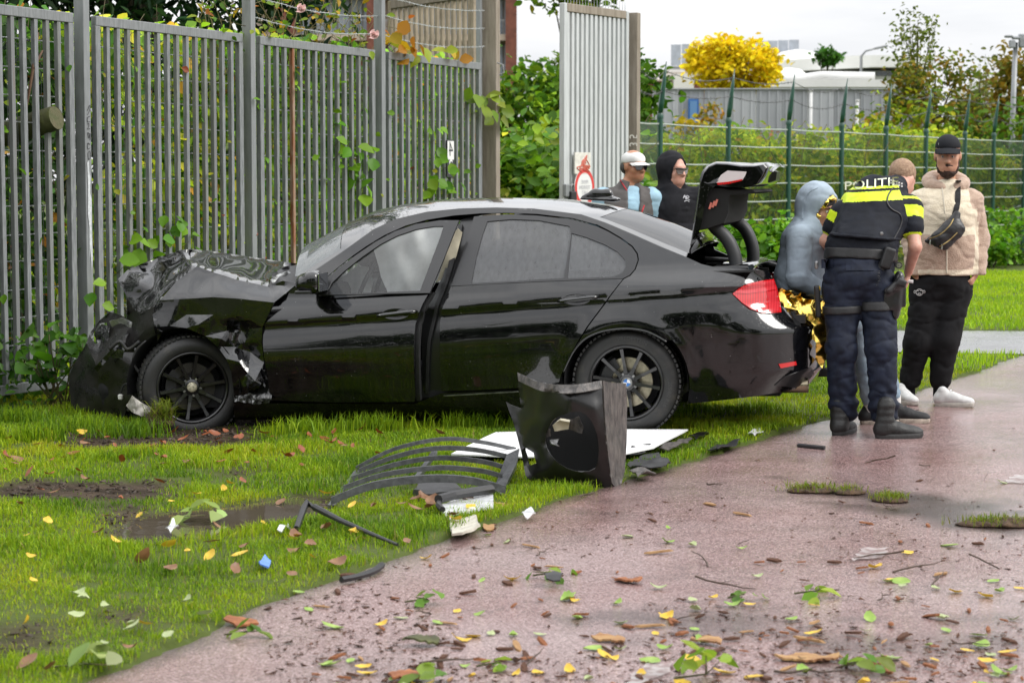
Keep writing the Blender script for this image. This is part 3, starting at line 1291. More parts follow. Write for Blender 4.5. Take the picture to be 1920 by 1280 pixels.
def crumple(name, pts, outline, m, parent=car, noise=.006, freq=14, seed=1, step=6.0, thick=.004, blur=1, angle=28, holes=(), crease=False):
 """buckled sheet metal: control points (px, py, depth) joined by flat facets, then fine dents"""
 C = np.array([(p[0], p[1]) for p in pts], float)
 D = np.array([p[2] for p in pts], float)
 r = delaunay_2d_cdt([Vector(p) for p in C], [], [], 0, 1e-6)
 cv = np.array([tuple(v) for v in r[0]])
 cd = np.array([D[o[0]] for o in r[3]])
 tr = [f for f in r[2]]
 ed = {tuple(sorted((f[i], f[(i + 1) % 3]))) for f in tr for i in range(3)}
 V2, T = fill(outline, step, holes, [(cv[i], cv[j]) for i, j in ed if dist_poly(np.array([cv[i] / 2 + cv[j] / 2]).T[0], np.array([cv[i] / 2 + cv[j] / 2]).T[1], list(outline) + [outline[0]])[0] > 2.5] if crease else ())
 y = np.full(len(V2), np.nan)
 for f in tr:
  a, b_, c = cv[f[0]], cv[f[1]], cv[f[2]]
  den = (b_[1] - c[1]) * (a[0] - c[0]) + (c[0] - b_[0]) * (a[1] - c[1])
  if abs(den) < 1e-9:
   continue
  l0 = ((b_[1] - c[1]) * (V2[:, 0] - c[0]) + (c[0] - b_[0]) * (V2[:, 1] - c[1])) / den
  l1 = ((c[1] - a[1]) * (V2[:, 0] - c[0]) + (a[0] - c[0]) * (V2[:, 1] - c[1])) / den
  l2 = 1 - l0 - l1
  ok = (l0 > -1e-3) & (l1 > -1e-3) & (l2 > -1e-3) & np.isnan(y)
  y[ok] = (l0 * cd[f[0]] + l1 * cd[f[1]] + l2 * cd[f[2]])[ok]
 bad = np.isnan(y)
 for i in np.where(bad)[0]:
  y[i] = cd[np.argmin(((cv - V2[i]) ** 2).sum(1))]
 for _ in range(blur):
  A, Cn = np.zeros(len(V2)), np.zeros(len(V2))
  for i, j in ((0, 1), (1, 2), (2, 0)):
   np.add.at(A, T[:, i], y[T[:, j]])
   np.add.at(Cn, T[:, i], 1)
   np.add.at(A, T[:, j], y[T[:, i]])
   np.add.at(Cn, T[:, j], 1)
  y = .5 * y + .5 * A / np.maximum(Cn, 1)
 P = np.array([cpl(a, c, q) for (a, c), q in zip(V2, y)])
 P[:, 1] += noise * fbm(P, freq, seed, 3)
 P[:, 2] += noise * .4 * fbm(P, freq, seed + 5, 2)
 return sheet3(name, P, T, m, parent, thick, angle=angle)




def panel(name, poly, f=W, m=None, step=0.022, thick=0.007, off=0.0, holes=(), parent=car, mirror=False, px=True, disp=None):
 """a body panel: outline in the side view, laid on the surface f"""
 q = xz(poly, f) if px else poly
 hs = [xz(h, f) if px else h for h in holes]
 V2, T = fill(q, step, hs)
 y = -(f(V2[:, 0], V2[:, 1]) + off)
 if disp is not None:
  y = y + disp(V2[:, 0], V2[:, 1])
 V = np.column_stack([V2[:, 0], y, V2[:, 1]])
 o = sheet3(name, V, T, m or m_black, parent, thick)
 if mirror:
  Vm = V * np.array([1, -1, 1])
  o2 = sheet3(name, Vm, T, m or m_black, parent, thick, out=(0, 1, 0))
  return o, o2
 return o


# ---- outlines read in the side view
ARCH_R = [(1051, 714), (1056, 698), (1065, 678), (1078, 655), (1095, 637), (1115, 626), (1140, 619), (1175, 616), (1208, 620), (1232, 630), (1250, 641)]
BELT_R = [(846, 536), (960, 531), (1080, 526), (1168, 522)]
REAR_DOOR = [(846, 536), (838, 556), (828, 585), (825, 603), (825, 660), (828, 733), (900, 731), (972, 727), (1030, 720), (1048, 716), (1053, 700), (1064, 676),
             (1080, 645), (1101, 611), (1131, 571), (1168, 523), (1080, 526), (960, 531)]
panel('door', REAR_DOOR, W, mirror=True)
QUARTER = [(1170, 523), (1134, 571), (1104, 611), (1083, 645)] + [(1098, 635), (1117, 626), (1142, 619), (1175, 616), (1208, 620), (1230, 629), (1248, 640)] + \
          [(1306, 623), (1362, 607), (1395, 598), (1406, 590), (1408, 583), (1392, 570), (1372, 551), (1384, 540), (1400, 532), (1425, 526), (1449, 522),
           (1446, 514), (1438, 508), (1415, 505), (1380, 503), (1340, 501), (1315, 495), (1287, 482), (1240, 463), (1186, 439), (1150, 424), (1134, 417),
           (1118, 420), (1140, 431), (1164, 445), (1186, 461), (1196, 475), (1198, 487), (1192, 505), (1182, 517)]
panel('quarter_panel', QUARTER, S, step=0.018, mirror=True)
# cant rail and windscreen pillar
RAIL_TOP = [(552, 531), (600, 500), (640, 473), (700, 430), (740, 411), (800, 397), (860, 391), (930, 389), (1000, 391), (1090, 402), (1134, 417)]
RAIL_BOT = [(1118, 421), (1074, 409), (1006, 401), (950, 399), (900, 400), (850, 404), (800, 412), (760, 423), (720, 441), (690, 459), (660, 480), (630, 504), (600, 530), (585, 548), (560, 548)]
panel('side_frame', RAIL_TOP + RAIL_BOT, G, step=0.018, off=-0.004, mirror=True)
# rocker sill
SILL = [(440, 752), (506, 756), (777, 757), (828, 737), (972, 731), (1046, 720), (1052, 735), (1062, 765), (950, 783), (700, 792), (436, 800)]
panel('sill', SILL, W, off=-0.006, mirror=True)
# bright strip along the step of the sill
panel('step_strip', [(832, 741), (972, 733), (972, 735), (832, 743)], W, m=m_steel, off=0.002, thick=0.003, step=0.03)

# ---- front door, pushed ajar
FD = opened(W)
FRONT_DOOR = [(557, 534), (538, 550), (516, 568), (500, 598), (494, 613), (493, 642), (497, 680), (502, 708), (507, 750), (620, 754), (777, 753), (779, 740), (776, 690),
              (776, 650), (779, 607), (786, 585), (793, 568), (804, 549), (700, 552), (620, 554), (590, 552)]
door_f = panel('door', FRONT_DOOR, FD)
door_f['label'] = 'front door standing ajar'
# inner face and edge of the open door
V2, T = fill([(q[0], q[1]) for q in xz([(505, 600), (505, 740), (770, 744), (770, 650), (773, 607), (795, 560), (560, 556)], FD)], 0.06)
Vd = np.column_stack([V2[:, 0], -(FD(V2[:, 0], V2[:, 1]) - 0.07), V2[:, 1]])
sheet3('door_lining', Vd, T, m_plastic, door_f, 0.02)
panel('door_seal', [(779, 752), (776, 650), (779, 607), (793, 568), (806, 548), (811, 548), (799, 568), (786, 607), (783, 650), (786, 752)], FD, m=m_plastic, off=-0.03, thick=0.03, parent=door_f)

# ---- glass and window frames
GD = opened(G)
WIN_F = [(612, 551), (622, 531), (645, 509), (680, 481), (715, 457), (745, 442), (780, 430), (815, 424), (832, 424), (826, 444), (808, 492), (788, 545)]
FRAME_F = [(592, 553), (606, 530), (632, 505), (668, 478), (705, 453), (740, 434), (780, 420), (825, 413), (861, 413), (850, 440), (832, 486), (806, 549)]
V2f = panel('window_frame', FRAME_F, GD, m=m_trim, holes=[WIN_F], off=0.006, thick=0.012, parent=door_f)
wg = panel('window', WIN_F, GD, m=m_glass_dark, off=-0.006, thick=0.0, parent=door_f)
WIN_R1 = [(884, 531), (894, 480), (905, 440), (914, 415), (960, 411), (1010, 413), (1068, 424), (1071, 440), (1058, 521), (960, 527)]
WIN_R2 = [(1072, 437), (1100, 445), (1135, 459), (1158, 472), (1172, 487), (1174, 500), (1166, 512), (1150, 519), (1064, 522)]
FRAME_R = [(846, 536), (862, 490), (878, 442), (889, 406), (950, 402), (1006, 404), (1074, 412), (1118, 424), (1140, 434), (1164, 448), (1185, 463), (1194, 476), (1196, 487), (1190, 505),
           (1180, 516), (1168, 522), (1080, 525), (960, 530)]
panel('window_frame', FRAME_R, G, m=m_trim, holes=[WIN_R1, WIN_R2], off=0.004, thick=0.012, mirror=True)
panel('window', WIN_R1, G, m=m_glass_mist, off=-0.004, thick=0.0, mirror=True)
panel('window', WIN_R2, G, m=m_glass_mist, off=-0.004, thick=0.0, mirror=True)
# far front door closed
for nm, poly, f, mm, of in (('door', FRONT_DOOR, W, m_black, 0.0), ('window', WIN_F, G, m_glass_dark, -0.006)):
 q = [(p[0], p[2]) for p in (cs(a, b, f) for a, b in poly)]
 V2, T = fill(q, 0.03)
 sheet3(nm, np.column_stack([V2[:, 0], f(V2[:, 0], V2[:, 1]) + of, V2[:, 1]]), T, mm, car, 0.006 if nm == 'door' else 0, out=(0, 1, 0))
# B-pillar behind the open door, with jamb
panel('door_pillar', [(812, 548), (826, 520), (852, 440), (862, 412), (889, 404), (878, 442), (862, 490), (846, 536), (838, 556), (828, 585), (826, 735), (790, 745), (790, 600)], lambda x, z: np.where(z > .93, G(x, z), W(x, z)),
      m=m_trim, off=-0.05, thick=0.02, step=0.03)
panel('jamb_seal', [(858, 420), (866, 420), (856, 470), (838, 530), (822, 570), (806, 640), (802, 738), (796, 738), (800, 640), (815, 570), (832, 525)], lambda x, z: np.where(z > .93, G(x, z), W(x, z)),
      m=m_plastic, off=-0.02, thick=0.02, step=0.03)

# ---- roof, windscreen and rear window in one loft, cut into parts
rt = np.array([(q[0], q[2]) for q in (cs(p[0], p[1], G) for p in RAIL_TOP + [(1186, 439), (1240, 463), (1287, 482)])])
rt = rt[np.argsort(rt[:, 0])]
ZCX = [-2.75, -2.6, -2.4, -2.2, -2.0, -1.85, -1.72, -1.55, -1.3, -0.9, -0.5, -0.2, 0.0, 0.2, 0.4, 0.6]
ZCZ = [0.95, 1.01, 1.10, 1.19, 1.285, 1.355, 1.40, 1.43, 1.453, 1.455, 1.432, 1.385, 1.33, 1.255, 1.165, 1.085]


def loft_part(name, m, xfun, q0, q1, nx=40, nq=28, thick=0.005, dz=0.0):
 """xfun(q) gives (x0, x1); q -1..1 across"""
 V = []
 for i in range(nx):
  for j in range(nq):
   q = q0 + (q1 - q0) * j / (nq - 1)
   a, b = xfun(q)
   x = a + (b - a) * i / (nx - 1)
   ze = np.interp(x, rt[:, 0], rt[:, 1])
   y0 = float(G(x, ze)) - 0.004
   zc = max(np.interp(x, ZCX, ZCZ), ze + 0.012)
   yy = q * y0
   z = ze + (zc - ze) * (1 - abs(q) ** 2.1)
   V.append((x, yy, z + dz))
 V = np.array(V)
 k = np.arange(nx * nq).reshape(nx, nq)
 Qd = np.stack([k[:-1, :-1], k[1:, :-1], k[1:, 1:], k[:-1, 1:]], -1).reshape(-1, 4)
 T = np.concatenate([Qd[:, [0, 1, 2]], Qd[:, [0, 2, 3]]])
 return sheet3(name, V, T, m, car, thick, out=(0, 0, 1))


xe_f, xe_r = rt[0, 0], rt[-1, 0]
hdr = lambda q: -1.80 - 0.10 * (1 - q * q)
bkl = lambda q: -0.20 + 0.10 * (1 - q * q)
loft_part('roof', m_black, lambda q: (hdr(q) + 0.004, bkl(q) - 0.004), -1, 1, 46, 40)
loft_part('windscreen', m_glass_front, lambda q: (xe_f - 0.10 * (1 - q * q), hdr(q)), -0.93, 0.93, 30, 24, 0.003)
for s in (-1, 1):
 loft_part('pillar', m_black, lambda q: (xe_f, hdr(1) + .02), s * 0.93, s, 30, 5, 0.004)
 loft_part('pillar', m_black, lambda q: (bkl(1) - .02, xe_r), s * 0.90, s, 24, 6, 0.004)
loft_part('rear_window', m_glass_rear, lambda q: (bkl(q), xe_r + 0.10 * (1 - q * q)), -0.90, 0.90, 26, 24, 0.003, dz=-0.001)
# parcel shelf lip below the rear window
b = MB()
b.box((0.62, 0, 0.985), (0.22, 1.30, 0.05), ch=0.02)
b.build('deck', m_black, car, autosmooth=R(40))
# aerial fin
pf = cpl(1122, 381, 0.0)
fs = SDF(0.006)
fs.chain([(pf[0] - .10, 0, 1.44), (pf[0] - 0.02, 0, 1.46), (pf[0] + .06, 0, 1.457), (pf[0] + .085, 0, 1.43)], [0.012, 0.030, 0.030, 0.020], k=0.02, flat=((0, 1, 0), .8))
fs.cone((pf[0] - .11, 0, 1.43), (pf[0] + .10, 0, 1.42), 0.012, 0.045, k=.02, flat=((0, 0, 1), .35))
fs.build('aerial_fin', m_black, car)

# ---- rear bumper wrapped round the tail
def bumper_pt(phi, v):
 # phi 0 at the near arch, 1 at the middle of the tail
 zt = np.interp(phi, [0, .30, .45, .52, .60, .75, 1], [.645, .735, .762, .755, .735, .70, .695])
 zb = np.interp(phi, [0, .35, .6, 1], [.19, .225, .25, .28])
 z = zb + (zt - zb) * v
 if phi < .45:
  x = 0.29 + (0.84 - 0.29) * (phi / .45)
  # the arch eats into the front edge
  xa = math.sqrt(max(0.0, .385 ** 2 - (z - .33) ** 2)) if abs(z - .33) < .385 else 0
  x = max(x, xa + (x - .29) * (1 - max(0, xa - .29) / .6)) if phi > 0 else max(xa, .24)
  y = float(W(x, z))
 else:
  t = (phi - .45) / .55
  y0 = float(W(0.84, z))
  y = y0 * (1 - t)
  xr = np.linspace(.84, 1.17, 200)
  ws = W(xr, z)
  ok = ws > 0
  x = float(np.interp(-y, -ws[ok], xr[ok])) if y > ws[ok].min() else float(xr[ok].max())
 # step under the boot and tucked-in lower lip
 x -= 0.05 * max(0, (phi - .4)) * max(0, (.36 - z) / .16)
 return (x, -y, z)


nph, nv_ = 90, 26
Vb = []
for i in range(2 * nph - 1):
 phi = i / (nph - 1) if i < nph else (2 * nph - 2 - i) / (nph - 1)
 for j in range(nv_):
  p = bumper_pt(phi, j / (nv_ - 1))
  Vb.append(p if i < nph else (p[0], -p[1], p[2]))
Vb = np.array(Vb)
k = np.arange(len(Vb)).reshape(2 * nph - 1, nv_)
Qb = np.stack([k[:-1, :-1], k[1:, :-1], k[1:, 1:], k[:-1, 1:]], -1).reshape(-1, 4)
bumper = sheet3('bumper', Vb, np.concatenate([Qb[:, [0, 1, 2]], Qb[:, [0, 2, 3]]]), m_black, car, 0.006, out=(1, 0, 0))


def patch(name, poly, m, parent, off, f=W, step=0.015, thick=0.004):
 """small piece lying on the surface, meshed in the picture plane so it follows the tail's turn"""
 V2, T = fill(poly, max(2.5, step * 250))
 P = np.array([cs(a, b, f) for a, b in V2])
 d = np.array([-0.0, -1, 0.0])
 n = np.zeros_like(P)
 fn = np.cross(P[T[:, 1]] - P[T[:, 0]], P[T[:, 2]] - P[T[:, 0]])
 for q in range(3):
  np.add.at(n, T[:, q], fn)
 n /= np.linalg.norm(n, axis=1, keepdims=True) + 1e-12
 n[n @ d < 0] *= -1
 return sheet3(name, P + n * off, T, m, parent, thick, out=(0.3, -1, 0))


def lens_mat(name, col, col2):
 m = mat(name, col, 0.15, coat=1.0, coat_rough=0.02, spec=0.6)
 N, L = m.node_tree.nodes, m.node_tree.links
 tc = N.new('ShaderNodeTexCoord')
 wv = N.new('ShaderNodeTexWave')
 wv.inputs['Scale'].default_value = 22
 wv.bands_direction = 'X'
 L.new(tc.outputs['Object'], wv.inputs['Vector'])
 mx = N.new('ShaderNodeMix')
 mx.data_type = 'RGBA'
 mx.inputs[6].default_value = (*col, 1)
 mx.inputs[7].default_value = (*col2, 1)
 L.new(wv.outputs['Fac'], mx.inputs[0])
 L.new(mx.outputs[2], N['Principled BSDF'].inputs['Base Color'])
 return m


m_red1 = lens_mat('tail_lens_red', (0.62, 0.010, 0.014), (0.40, 0.005, 0.008))
m_red2 = lens_mat('tail_lens_sky_pale', (0.62, 0.04, 0.05), (0.50, 0.02, 0.03))  # paler red: mostly the sky's reflection, put into the lens colour
LIGHT = [(1373, 551), (1385, 541), (1400, 533), (1425, 527), (1449, 523), (1455, 540), (1460, 562), (1464, 586), (1445, 588), (1426, 587), (1408, 580), (1392, 569)]
tl = patch('tail_light', LIGHT, m_red1, car, 0.008, S, 0.012, 0.02)
tl['label'] = 'red rear light cluster'
patch('lens', [(1377, 550), (1388, 542), (1402, 535), (1426, 529), (1447, 526), (1452, 543), (1430, 547), (1400, 551)], m_red2, tl, 0.012, S, 0.012)
patch('lens', [(1436, 548), (1453, 545), (1460, 584), (1441, 585)], m_red2, tl, 0.011, S, 0.012)
# far light, mirrored
Vl = np.array([cs(a, c, S) for a, c in LIGHT])
V2, T = fill(LIGHT, 6)
Pl = np.array([cs(a, c, S) for a, c in V2]) * np.array([1, -1, 1]) + np.array([0, 0.008, 0])
sheet3('tail_light', Pl, T, m_red1, car, 0.01, out=(0.3, 1, 0))
patch('reflector', [(1459, 682), (1491, 677), (1493, 684), (1463, 690)], mat('reflector_red', (0.55, 0.008, 0.008), 0.2, coat=1.0, emit=None), car, 0.006, W)
for (a, c) in (((1440, 703), (1532, 668)),):
 patch('diffuser', [(1452, 722), (1470, 706), (1500, 695), (1520, 688), (1526, 700), (1512, 716), (1490, 726)], m_trim, bumper, 0.004, W)
pe = cs(1476, 731, W)
pe = np.array([0.90, -0.50, 0.265])
b = MB()
b.lathe([(0.0, 0.0), (0.036, 0.0), (0.042, 0.16), (0.046, 0.16), (0.046, -0.05), (0.0, -0.05)], axis='x', n=20, c=tuple(pe))
b.build('exhaust_tip', mat('exhaust_steel', (0.28, 0.24, 0.17), 0.25, metal=1.0, var=0.3), car, autosmooth=R(35))
# tow bar
b = MB()
b.tube([(0.86, 0.0, .31), (1.06, 0.0, .29), (1.20, 0.0, .31), (1.23, 0.0, .36)], [.022, .022, .02, .014], 10)
b.box((1.12, 0.0, .30), (.10, .12, .05), ch=.01)
b.lathe([(0, -.026), (.02, -.022), (.027, 0), (.02, .02), (0, .026)], 'z', 12, c=(1.23, 0, .39))
b.build('tow_bar', m_plastic, car, autosmooth=R(40))

# ---- boot: opening, lining, lid on goose-neck hinges
b = MB()
b.box((0.62, 0, 0.58), (0.72, 1.16, 0.03))
b.box((0.26, 0, 0.78), (0.03, 1.16, 0.40))
for s in (-1, 1):
 b.box((0.50, s * .66, 0.76), (0.46, 0.05, 0.36))
b.build('boot_lining', m_felt, car)
b = MB()
for s in (-1, 1):
 pts = [(0.30, s * .735, 1.005), (0.55, s * .72, .985), (0.74, s * .68, .965), (0.83, s * .60, .94)]
 b.tube(pts, [.018] * 4, 8)
 b.box((0.54, s * .755, .975), (0.46, .08, .012))
b.tube([(0.98, -.56, .705), (1.0, -.3, .70), (1.0, .3, .70), (0.98, .56, .705)], [.016] * 4, 8)
b.box((0.98, 0, .672), (0.15, 1.16, .05))
b.build('boot_seal', m_plastic, car)

LID_PX = [(1292, 462), (1299, 418), (1306, 372), (1310, 342), (1316, 322), (1327, 309), (1342, 303), (1365, 304), (1392, 308), (1420, 308), (1437, 305), (1444, 312),
          (1436, 330), (1426, 344), (1410, 350), (1385, 352), (1362, 350), (1340, 348), (1327, 362), (1318, 390), (1309, 436), (1301, 441)]
lidp = [(q[0], q[2]) for q in (cpl(a, c, -.60) for a, c in LID_PX)]


def extr(poly, ys, insets, name, m, parent, angle=35):
 """loft one side outline through lateral stations with small insets towards its middle"""
 P = np.array(poly)
 c = P.mean(0)
 n = len(P)
 V, F = [], []
 for y, s in zip(ys, insets):
  for p in P:
   q = c + (p - c) * s
   V.append((q[0], y, q[1]))
 for i in range(len(ys) - 1):
  for j in range(n):
   j2 = (j + 1) % n
   F.append((i * n + j, i * n + j2, (i + 1) * n + j2, (i + 1) * n + j))
 F.append(tuple(range(n)))
 F.append(tuple((len(ys) - 1) * n + j for j in range(n)))
 me = npmesh(name, V, F, m, smooth=True)
 fix_normals(me)
 bm = bmesh.new()
 bm.from_mesh(me)
 bmesh.ops.triangulate(bm, faces=[f for f in bm.faces if len(f.verts) > 4])
 bm.to_mesh(me)
 bm.free()
 me.polygons.foreach_set('use_smooth', np.ones(len(me.polygons), dtype=bool))
 me.set_sharp_from_angle(angle=R(angle))
 return link(name, me, parent)


lid = extr(lidp, [-.615, -.61, -.595, -.57, -.53, -.3, .3, .53, .57, .595, .61, .615], [.90, .93, .965, .985, 1, 1, 1, 1, .985, .965, .93, .90], 'boot_lid', m_black, car)
lid['label'] = 'boot lid standing open'
SK = [(1311, 338, -.615), (1316, 322, -.60), (1326, 310, -.50), (1342, 303, -.30), (1378, 304, -.15), (1410, 306, -.10), (1440, 304, -.10), (1462, 311, -.20), (1450, 322, -.52), (1400, 322, -.615), (1363, 320, -.618), (1343, 343, -.622), (1326, 345, -.62)]
crumple('lid_skin', SK + [(1350, 312, -.48), (1400, 313, -.42), (1335, 325, -.60)], [p[:2] for p in SK], m_black, parent=lid, noise=0, step=5, blur=3)
TRIM_PX = [(1303, 434), (1311, 392), (1318, 366), (1330, 353), (1350, 352), (1368, 356), (1412, 355), (1418, 360), (1400, 364), (1368, 365), (1366, 380), (1366, 398), (1357, 419), (1330, 428)]
extr([(q[0], q[2]) for q in (cpl(a, c, -.585) for a, c in TRIM_PX)], [-.585, -.57, -.3, .3, .56, .575], [.97, 1, 1, 1, 1, .97], 'lid_lining', m_felt, lid)
LAMP_PX = [(1342, 343), (1352, 328), (1364, 320), (1400, 322), (1397, 330), (1392, 338), (1365, 342)]
V2, T = fill(LAMP_PX, 5)
Pl = np.array([cpl(a, c, -.618) for a, c in V2])
sheet3('lid_lamp', Pl, T, mat('lid_lamp_lens_reflection', (0.66, 0.60, 0.60), 0.15, coat=1.0), lid, 0.012)  # whitish colour paints in the bright reflection on the lamp lens
V2, T = fill([(1344, 343), (1365, 341), (1392, 336), (1391, 339), (1366, 345), (1346, 347)], 4)
sheet3('lamp_edge', np.array([cpl(a, c, -.622) for a, c in V2]), T, m_red1, lid, 0.006)
b = MB()
pc = [cpl(a, c, -.30) for a, c in ((1428, 318), (1452, 322), (1450, 338), (1436, 343))]
b.add([(p[0], -.12, p[2]) for p in pc] + [(p[0], .12, p[2]) for p in pc], [(0, 1, 2, 3), (4, 5, 6, 7), (0, 1, 5, 4), (1, 2, 6, 5), (2, 3, 7, 6), (3, 0, 4, 7)])
b.build('lid_lock', m_trim, lid)
# red warning triangle clips under the lid
b = MB()
for i, (x0, y0, x1, y1) in enumerate(((1330, 392, 1334, 380), (1336, 389, 1340, 377), (1341, 386, 1345, 374))):
 a1, a2 = cpl(x0, y0, -.592), cpl(x1, y1, -.592)
 b.bar(a1, a2, .012, .012, up=(0, 1, 0))
b.bar(cpl(1331, 389, -.59), cpl(1343, 382, -.59), .01, .01, up=(0, 1, 0))
b.build('warning_strip', mat('warning_red', (0.55, 0.16, 0.12), 0.4), lid)
for s, pts in ((-.47, [(1326, 404), (1336, 423), (1354, 438), (1368, 456), (1377, 478), (1380, 498), (1379, 520)]),
               (.47, [(1362, 392), (1372, 410), (1391, 423), (1403, 440), (1411, 464), (1412, 486), (1409, 512)])):
 P = [cpl(a, c, s) for a, c in smooth_poly(pts, 4)]
 b = MB()
 b.tube(P, np.interp(np.arange(len(P)), [0, 3, 6, len(P) - 1], [.03, .033, .041, .042]), 12)
 b.build('hinge_arm', mat('hinge_grey', (0.035, 0.036, 0.038), 0.5, bump=.05), lid, smooth=True)


# ---- wheels
def tyre_text(body, r, a_mid, h, size, wheel, m):
 V, F = text_mesh(body, size)
 ang = a_mid + V[:, 0] / r
 rr = r + V[:, 1]
 me = npmesh('lettering', np.column_stack([-rr * np.cos(ang), np.full(len(V), h), rr * np.sin(ang)]), F, m)
 link('lettering', me, wheel)


def make_wheel(name, loc, rot, roundel, label=None):
 w = bpy.data.objects.new(name, None)
 COL.objects.link(w)
 w.parent = car
 w.location = loc
 w.rotation_euler = rot
 if label:
  w['label'] = label
 Rt, Rr, hw = .326, .223, .103
 b = MB()
 prof = [(Rr - .008, -hw + .020), (Rr + .004, -hw + .006), (Rr + .02, -hw - .001), (.262, -hw - .007), (.288, -hw - .002), (.306, -hw + .012), (.319, -hw + .03), (.325, -hw + .05),
   (.326, 0), (.325, hw - .05), (.312, hw - .015), (.27, hw), (Rr, hw - .01)]
 b.lathe(prof, 'y', 72)
 ty = b.build('tyre', m_rubber, w, smooth=True)
 # tread blocks on the shoulder
 b = MB()
 for i in range(64):
  a = 2 * math.pi * i / 64
  for s in (-1, 1):
   rot_ = Matrix.Rotation(-a, 3, 'Y')
   b.box((math.cos(a) * .324, s * .062, math.sin(a) * .324), (.012, .050, .022), rot_)
 b.build('tread', m_rubber, ty)['kind'] = 'stuff'
 if roundel:
  tyre_text('VREDESTEIN', .268, math.pi / 2, -hw - .0085, .034, ty, m_tl)
  tyre_text('205/60 R16', .268, math.pi * 1.03, -hw - .0085, .034, ty, m_tl)
 b = MB()
 b.lathe([(Rr + .003, -hw + .008), (Rr + .003, -hw + .002), (Rr - .006, -hw + .001), (Rr - .014, -hw + .012), (Rr - .018, -hw + .05), (Rr - .022, hw - .03), (Rr + .002, hw - .012)], 'y', 64)
 rim = b.build('rim', m_alloy, w, smooth=True)
 b = MB()
 b.lathe([(.0, -hw + .033), (.034, -hw + .033), (.044, -hw + .037), (.068, -hw + .047), (.074, -hw + .075), (.05, -hw + .1), (0, -hw + .1)], 'y', 32)
 b.build('hub', m_alloy, w, smooth=True)
 for i in range(5):
  a0 = 2 * math.pi * i / 5 + .31
  b = MB()
  bolt = (math.cos(a0 + .63) * .055, -hw + .042, math.sin(a0 + .63) * .055)
  b.lathe([(0, -.006), (.009, -.006), (.009, .01), (0, .01)], 'y', 6, c=bolt)
  b.build('wheel_bolt', m_steel, w)
  for da in (-.16, .16):
   a = a0 + da * 1.9
   ca, sa = math.cos(a), math.sin(a)
   t = Vector((-sa, 0, ca))
   rd = Vector((ca, 0, sa))
   V = []
   for (r, hwid, yo, th) in ((.052, .017, -hw + .036, .022), (.10, .0125, -hw + .032, .024), (.16, .0115, -hw + .020, .026), (.205, .014, -hw + .010, .02)):
    for (q, y) in ((-1, yo + th), (-.75, yo), (.75, yo), (1, yo + th)):
     p = rd * r + t * (q * hwid)
     V.append((p.x, y, p.z))
   F = []
   for j in range(3):
    for q in range(3):
     F.append((j * 4 + q, j * 4 + q + 1, j * 4 + 5 + q, j * 4 + 4 + q))
   F.append((0, 1, 2, 3))
   F.append((12, 13, 14, 15))
   b = MB()
   b.add(V, F)
   b.build('spoke', m_alloy, w)
 b = MB()
 b.lathe([(.055, -.02), (.085, -.026), (.088, -.028), (.150, -.028), (.152, -.026), (.152, -.008), (.05, -.005)], 'y', 48)
 b.build('brake_disc', m_disc if roundel else mat('disc_dark', (.06, .055, .05), .5, metal=.6), w, smooth=False)
 b = MB()
 b.lathe([(.10, -.05), (.165, -.05), (.165, .02), (.10, .02)], 'y', 10, a0=2.2, a1=3.3, close=True)
 b.build('caliper', m_plastic, w)
 b = MB()
 b.lathe([(.19, .0), (.19, .05), (0, .05)], 'y', 32)
 b.build('backing_plate', m_dark, w)
 b = MB()
 if roundel:
  b.lathe([(0, 0), (.033, 0), (.034, .006)], 'y', 24, c=(0, -hw + .030, 0))
  cap = b.build('hub_cap', m_steel, w)
  for i in range(4):
   b = MB()
   b.lathe([(0.0005, 0), (.022, 0)], 'y', 6, c=(0, -hw + .0285, 0), a0=i * math.pi / 2, a1=(i + 1) * math.pi / 2)
   b.build('quadrant', m_blue if i % 2 else m_white, cap)
 else:
  b.lathe([(0, -.004), (.026, -.002), (.032, .004), (.032, .02)], 'y', 24, c=(0, -hw + .026, 0))
  b.build('hub_cap', mat('worn_cap', (0.50, 0.46, 0.33), 0.45, var=.5, vscale=60), w, smooth=True)
 return w


m_tl = mat('raised_rubber', (0.055, 0.055, 0.055), 0.6)
m_blue = mat('badge_blue', (0.05, 0.18, 0.50), 0.3)
m_white = mat('badge_white', (0.75, 0.76, 0.78), 0.3)
make_wheel('wheel', (0, -.765, .322), (0, R(10), 0), True)
make_wheel('wheel', (-2.81, -.745, .322), (R(3), R(-8), R(27)), False, 'front wheel turned and dug into the grass')
make_wheel('wheel', (0, .765, .322), (0, 0, math.pi), False)
make_wheel('wheel', (-2.81, .745, .322), (0, 0, math.pi + R(20)), False)
# arch liners
for x0, a1 in ((0, math.pi * 1.05), (-2.81, math.pi)):
 for s in (-1, 1):
  b = MB()
  b.lathe([(.375, s * .885), (.372, s * .52), (.0, s * .52)], 'y', 24, c=(x0, 0, .325), a0=-.12, a1=math.pi + .12)
  b.build('arch_liner', m_dark, car)
# arch lip of the rear wing
al = smooth_poly([cs(a, c, S) for a, c in ARCH_R[1:]], 4)
b = MB()
b.tube([np.array(p) + np.array([0, .003, 0]) for p in al], .006, 6)
b.build('arch_lip', m_black, car, smooth=True)

